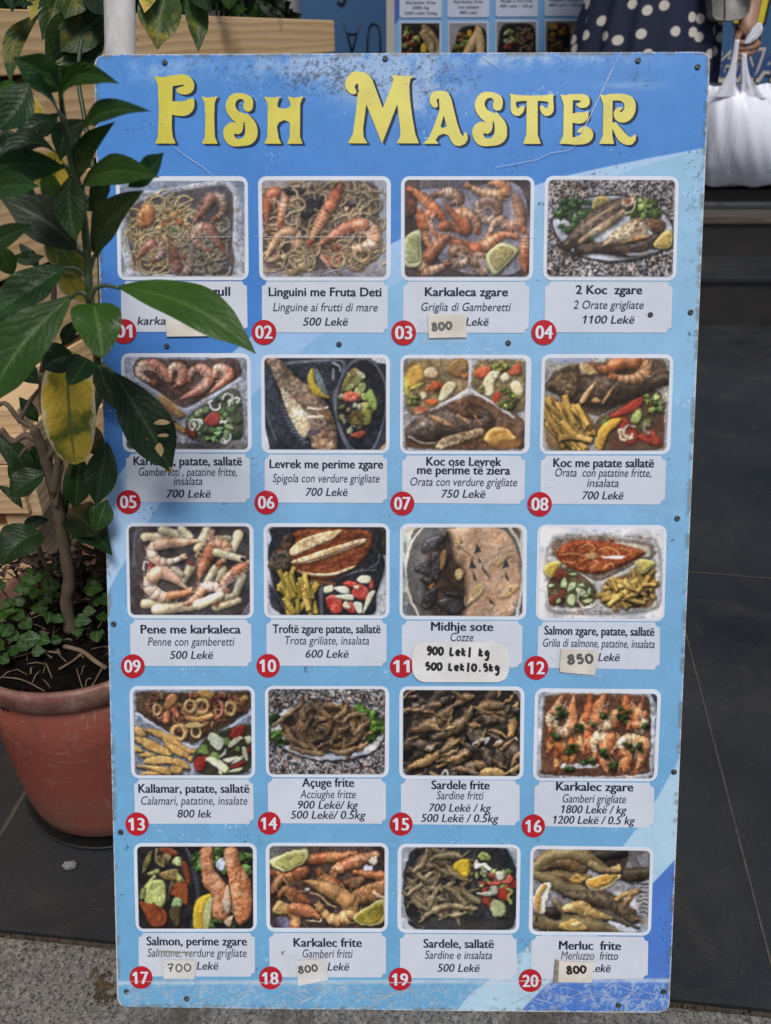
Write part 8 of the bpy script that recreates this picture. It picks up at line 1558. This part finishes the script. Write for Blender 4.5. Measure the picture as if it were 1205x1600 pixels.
# ---------------------------------------------------------------- the woman behind the board
M_SKIN = pm('warm skin', (.36, .20, .135, 1), (.31, .165, .11, 1), 60, .5)
m, t, b = new_mat('navy cloth with white dots'); v = coords(t, 'Object'); uvn = t.nodes.new('ShaderNodeUVMap')
def dots(scale, th, seed):
    n = N(t, 'ShaderNodeTexVoronoi', Scale=scale, Randomness=.8); mp = t.nodes.new('ShaderNodeMapping'); mp.inputs['Location'].default_value = (seed, seed, 0); n.voronoi_dimensions = '2D'
    t.links.new(uvn.outputs[0], mp.inputs[0]); t.links.new(mp.outputs[0], n.inputs['Vector'])
    return ramp(t, n.outputs['Distance'], [(th, (1, 1, 1)), (th + .05, (0, 0, 0))])
c = mixc(t, dots(19, .20, 0), (.008, .013, .042, 1), (.62, .58, .53, 1)); t.links.new(c, b.inputs['Base Color']); b.inputs['Roughness'].default_value = .8; M_DOT = m
WY = 2.62
wl, wr = at_y(918, 40, WY), at_y(1108, 40, WY); wx = (wl.x + wr.x) / 2
per = empty('person', (wx, WY, .004), 'woman in a navy polka dot skirt standing behind the board, holding a white carrier bag', 'person')

def skin_mesh(name, verts, edges, radii, root=0, sub=2):
    me = bpy.data.meshes.new(name); me.from_pydata([tuple(v) for v in verts], edges, []); o = bpy.data.objects.new(name, me); COL.objects.link(o)
    md = o.modifiers.new('skin', 'SKIN'); md.use_smooth_shade = True; o.modifiers.new('sub', 'SUBSURF').levels = sub
    for i, r in enumerate(radii): me.skin_vertices[0].data[i].radius = (r, r) if not hasattr(r, '__len__') else r; me.skin_vertices[0].data[i].use_root = (i == root)
    dg = bpy.context.evaluated_depsgraph_get(); me2 = bpy.data.meshes.new_from_object(o.evaluated_get(dg)); bpy.data.objects.remove(o); me2.name = name
    me2.polygons.foreach_set('use_smooth', [True] * len(me2.polygons)); return me2
hp = at_y(1166, 62, 2.52)      # gripping hand
wrp = at_y(1173, 18, 2.54); elb = at_y(1196, -120, 2.60); sh_ = Vector((wx + .17, WY + .02, 1.44))
Vb = [(wx, WY, .98), (wx, WY, 1.16), (wx, WY, 1.36), (wx, WY, 1.50), (wx, WY - .01, 1.60), (wx, WY - .015, 1.70),
      (wx + .09, WY, .90), (wx + .09, WY - .01, .50), (wx + .09, WY + .01, .12), (wx + .09, WY - .12, .035),
      (wx - .09, WY, .90), (wx - .09, WY - .01, .50), (wx - .09, WY + .01, .12), (wx - .09, WY - .12, .035),
      tuple(sh_), tuple(elb), tuple(wrp), (wx - .17, WY + .02, 1.44), (wx - .21, WY + .02, 1.20), (wx - .10, WY - .15, 1.24), (wx - .03, WY - .18, 1.27)]
Eb = [(0, 1), (1, 2), (2, 3), (3, 4), (4, 5), (0, 6), (6, 7), (7, 8), (8, 9), (0, 10), (10, 11), (11, 12), (12, 13), (2, 14), (14, 15), (15, 16), (2, 17), (17, 18), (18, 19), (19, 20)]
Rb = [(.15, .11), (.12, .09), (.14, .10), .055, .075, .085, .085, .055, .036, .03, .085, .055, .036, .03, .052, .040, .027, .052, .040, .027, .022]
# right hand: palm, four bent fingers, thumb, rooted in the palm
def hand():
    H = lambda px, py, y=2.52: at_y(px, py, y)
    V = [H(1172, 20, 2.54), H(1170, 36), H(1169, 50), H(1172, 62)]; E_ = [(0, 1), (1, 2), (2, 3)]; R_ = [(.023, .018), (.028, .017), (.032, .018), (.028, .017)]
    for pts in ([(1182, 61), (1172, 66), (1159, 68), (1151, 66)], [(1184, 70), (1173, 75), (1158, 77), (1150, 75)], [(1179, 79), (1168, 84), (1155, 86), (1148, 84)], [(1169, 86), (1160, 91), (1150, 93), (1145, 95)]):
        k = len(V); V += [H(*p, y) for p, y in zip(pts, (2.51, 2.494, 2.494, 2.506))]; E_ += [(3, k), (k, k + 1), (k + 1, k + 2), (k + 2, k + 3)]; R_ += [.0100, .0094, .0086, .0074]
    k = len(V); V += [H(1157, 44, 2.505), H(1152, 58, 2.495), H(1150, 68, 2.49)]; E_ += [(1, k), (k, k + 1), (k + 1, k + 2)]; R_ += [.0125, .0105, .0085]
    return V, E_, R_
HV, HE, HR = hand(); k0 = len(Vb)                     # the hand grows out of the wrist of the same body
Vb += [tuple(v) for v in HV[1:]]; Rb += HR[1:]; Eb += [(16, k0)] + [(p + k0 - 1, q + k0 - 1) for p, q in HE[1:]]
obj('body', skin_mesh('body', Vb, Eb, Rb, 0, 2), M_SKIN, per)
# skirt: flared, pleated
V = []; UV = []; Fc = []; n = 160; rows = 40
for i in range(rows + 1):
    f = i / rows; z = 1.20 - f * .76; hw = np.interp(z, [.42, .90, 1.0, 1.2], [.225, .215, .20, .145]); hd = np.interp(z, [.42, .9, 1.2], [.2, .15, .11])
    for k in range(n):
        q = 2 * math.pi * k / n; pl = 1 + (.02 + .07 * f) * math.sin(q * 13 + 1.2 * math.sin(3 * q)) + .02 * f * math.sin(29 * q)
        V.append((wx + hw * pl * math.cos(q), WY + hd * pl * math.sin(q), z)); UV.append((q * .17, z))
for i in range(rows):
    for k in range(n): Fc.append((i * n + k, i * n + (k + 1) % n, (i + 1) * n + (k + 1) % n, (i + 1) * n + k))
me = pyd('skirt', V, Fc, True); uv = me.uv_layers.new(name='UVMap')
for p in me.polygons:
    us = [UV[me.loops[l].vertex_index][0] for l in p.loop_indices]; mx = max(us)
    for l in p.loop_indices:
        u_, v_ = UV[me.loops[l].vertex_index]; uv.data[l].uv = (u_ + (2 * math.pi * .17 if mx - u_ > .5 else 0), v_)
obj('skirt', me, M_DOT, per)
Vt, Ft = lathe('t', [(.125, 1.17), (.135, 1.22), (.16, 1.32), (.165, 1.40), (.13, 1.47), (.07, 1.51)], 40, (0, 0)); Vt = [(wx + x * 1.08, WY + y * .80, z) for x, y, z in Vt]
obj('blouse', pyd('blouse', Vt, Ft, True), pm('plain white blouse', (.55, .55, .55, 1), (.48, .48, .48, 1), 20, .8), per)
bm = bmesh.new(); bmesh.ops.create_uvsphere(bm, u_segments=24, v_segments=16, radius=1)
for w in bm.verts: w.co = Vector((wx + w.co.x * .098, WY + .012 + w.co.y * .11, 1.70 + w.co.z * .12 - (.10 if w.co.y > .2 and w.co.z < 0 else 0)))
obj('hair', bm_mesh('hair', bm, True), pm('dark brown hair', (.03, .018, .012, 1), (.05, .03, .02, 1), 90, .5, 0, (1, 1, .2)), per)
for s in (-1, 1):
    bm = bmesh.new(); bmesh.ops.create_uvsphere(bm, u_segments=16, v_segments=10, radius=1)
    for w in bm.verts: w.co = Vector((wx + s * .09 + w.co.x * .042, WY - .05 + w.co.y * .12, .036 + w.co.z * (.045 if w.co.z > 0 else .03)))
    obj('shoe', bm_mesh('shoe', bm, True), pm('black shoe', (.015, .015, .016, 1), (.02, .02, .02, 1), 40, .5), per)

# ---- white carrier bag hanging from the hand
BY = 2.52
m, t, b = new_mat('white carrier bag film'); v = coords(t, 'Object', (1, 1, .12)); n1 = noise(t, v, 22, 3, .5, .6); b.inputs['Base Color'].default_value = (.80, .82, .93, 1); b.inputs['Roughness'].default_value = .42
b.inputs['Transmission Weight'].default_value = 0; bump(t, b, n1, .02, .35); M_BAG = m
bag = empty('carrier_bag', at_y(1166, 290, BY), 'white plastic carrier bag hanging from the woman\'s hand', 'carrier bag')
V = []; Fc = []; n = 96; rows = 44
for i in range(rows + 1):
    f = i / rows; py = 132 + f * 158 + 1.5 * math.sin(f * 5); x0 = np.interp(f, [0, .3, .8, 1], [1098, 1092, 1086, 1094]); x1 = np.interp(f, [0, .3, .85, 1], [1212, 1222, 1230, 1222])
    A = at_y(x0, py, BY); Bq = at_y(x1, py, BY); cx_ = (A.x + Bq.x) / 2; hw = (Bq.x - A.x) / 2; dp = .010 + .075 * math.sin(math.pi * (.02 + .96 * f)) ** .7; z = (A.z + Bq.z) / 2
    for k in range(n):
        q = 2 * math.pi * k / n; rip = (.5 * math.sin(q * 9 + f * 2 + 1.3 * math.sin(q * 2)) + .35 * math.sin(q * 17 - f * 3 + 2 * math.sin(f * 4))) * (.35 + .65 * (1 - f)) * .0055
        x = math.cos(q); y = math.sin(q); V.append((cx_ + hw * x, BY + (dp * y + rip) * 1.0, z + .004 * math.sin(q * 6)))
for i in range(rows):
    for k in range(n): Fc.append((i * n + k, i * n + (k + 1) % n, (i + 1) * n + (k + 1) % n, (i + 1) * n + k))
Fc += [tuple(range(rows * n, rows * n + n))]
obj('bag_body', pyd('bag_body', V, Fc, True), M_BAG, bag)
def strap(pxs, ws, y):
    V = []; Q = cat3([(p[0], p[1], w) for p, w in zip(pxs, ws)], 6); nv = 7
    for i, (x, yy, w) in enumerate(Q):
        for j in range(nv): s = (j / (nv - 1) - .5) * 2; P = at_y(x + w * s, yy, y); V.append((P.x, P.y + .004 * math.sin(s * 7 + i * .3) * min(1, w / 10) - .002 * (1 - s * s), P.z))
    Fc = [(i * nv + j, i * nv + j + 1, (i + 1) * nv + j + 1, (i + 1) * nv + j) for i in range(len(Q) - 1) for j in range(nv - 1)]
    me = pyd('strap', V, Fc, True); o = obj('strap', me, M_BAG, bag); md = o.modifiers.new('solid', 'SOLIDIFY'); md.thickness = .0012; return o
strap([(1152, 62), (1149, 84), (1144, 112), (1137, 136), (1132, 152)], [3.5, 4, 6, 12, 22], 2.478); strap([(1163, 84), (1163, 104), (1166, 124), (1172, 140), (1176, 154)], [3.5, 5, 8, 15, 24], 2.478)
strap([(1186, 36), (1183, 48), (1174, 60), (1166, 68)], [4, 9, 8, 4], 2.484)
# ---- grey handbag at her hip
hbx = empty('handbag', at_y(1132, 30, 2.50), 'grey leather handbag with a centre seam at the woman\'s hip', 'handbag')
P = [(1102, -60), (1164, -60), (1163, 10), (1156, 26), (1142, 33), (1118, 34), (1104, 30), (1101, 10)]; V = []; Pc = catmull(P, 4, True); n = len(Pc)
for dy, sc in ((.0, .94), (.012, 1.), (.05, 1.), (.062, .94)):
    c = Pc.mean(0)
    for q in Pc: q = c + (q - c) * sc; w = at_y(q[0], q[1], 2.50 + .02); V.append((w.x, 2.47 + dy, w.z))
Fc = [tuple(range(n)), tuple(range(3 * n, 4 * n))[::-1]] + [(i * n + k, i * n + (k + 1) % n, (i + 1) * n + (k + 1) % n, (i + 1) * n + k) for i in range(3) for k in range(n)]
M_LEA = pm('grey leather', (.20, .195, .19, 1), (.16, .155, .15, 1), 120, .5, .0006)
obj('bag_shell', pyd('bag_shell', V, Fc, True), M_LEA, hbx)
obj('seam', pyd('seam', *sweep([(at_y(1126, -50, 2.5).x, 2.4695, at_y(1126, -50, 2.5).z), (at_y(1126, 30, 2.5).x, 2.4695, at_y(1126, 30, 2.5).z)], .0018, 6), True), pm('dark seam', (.07, .068, .065, 1), None, 10, .6), hbx)
obj('shoulder_strap', pyd('shoulder_strap', *sweep([at_y(1104, -58, 2.52), Vector((wx + .17, WY - .03, 1.3)), Vector((wx + .15, WY + .01, 1.50)), Vector((wx + .17, WY + .10, 1.3)), at_y(1162, -58, 2.52)], .006, 8), True), M_LEA, hbx)
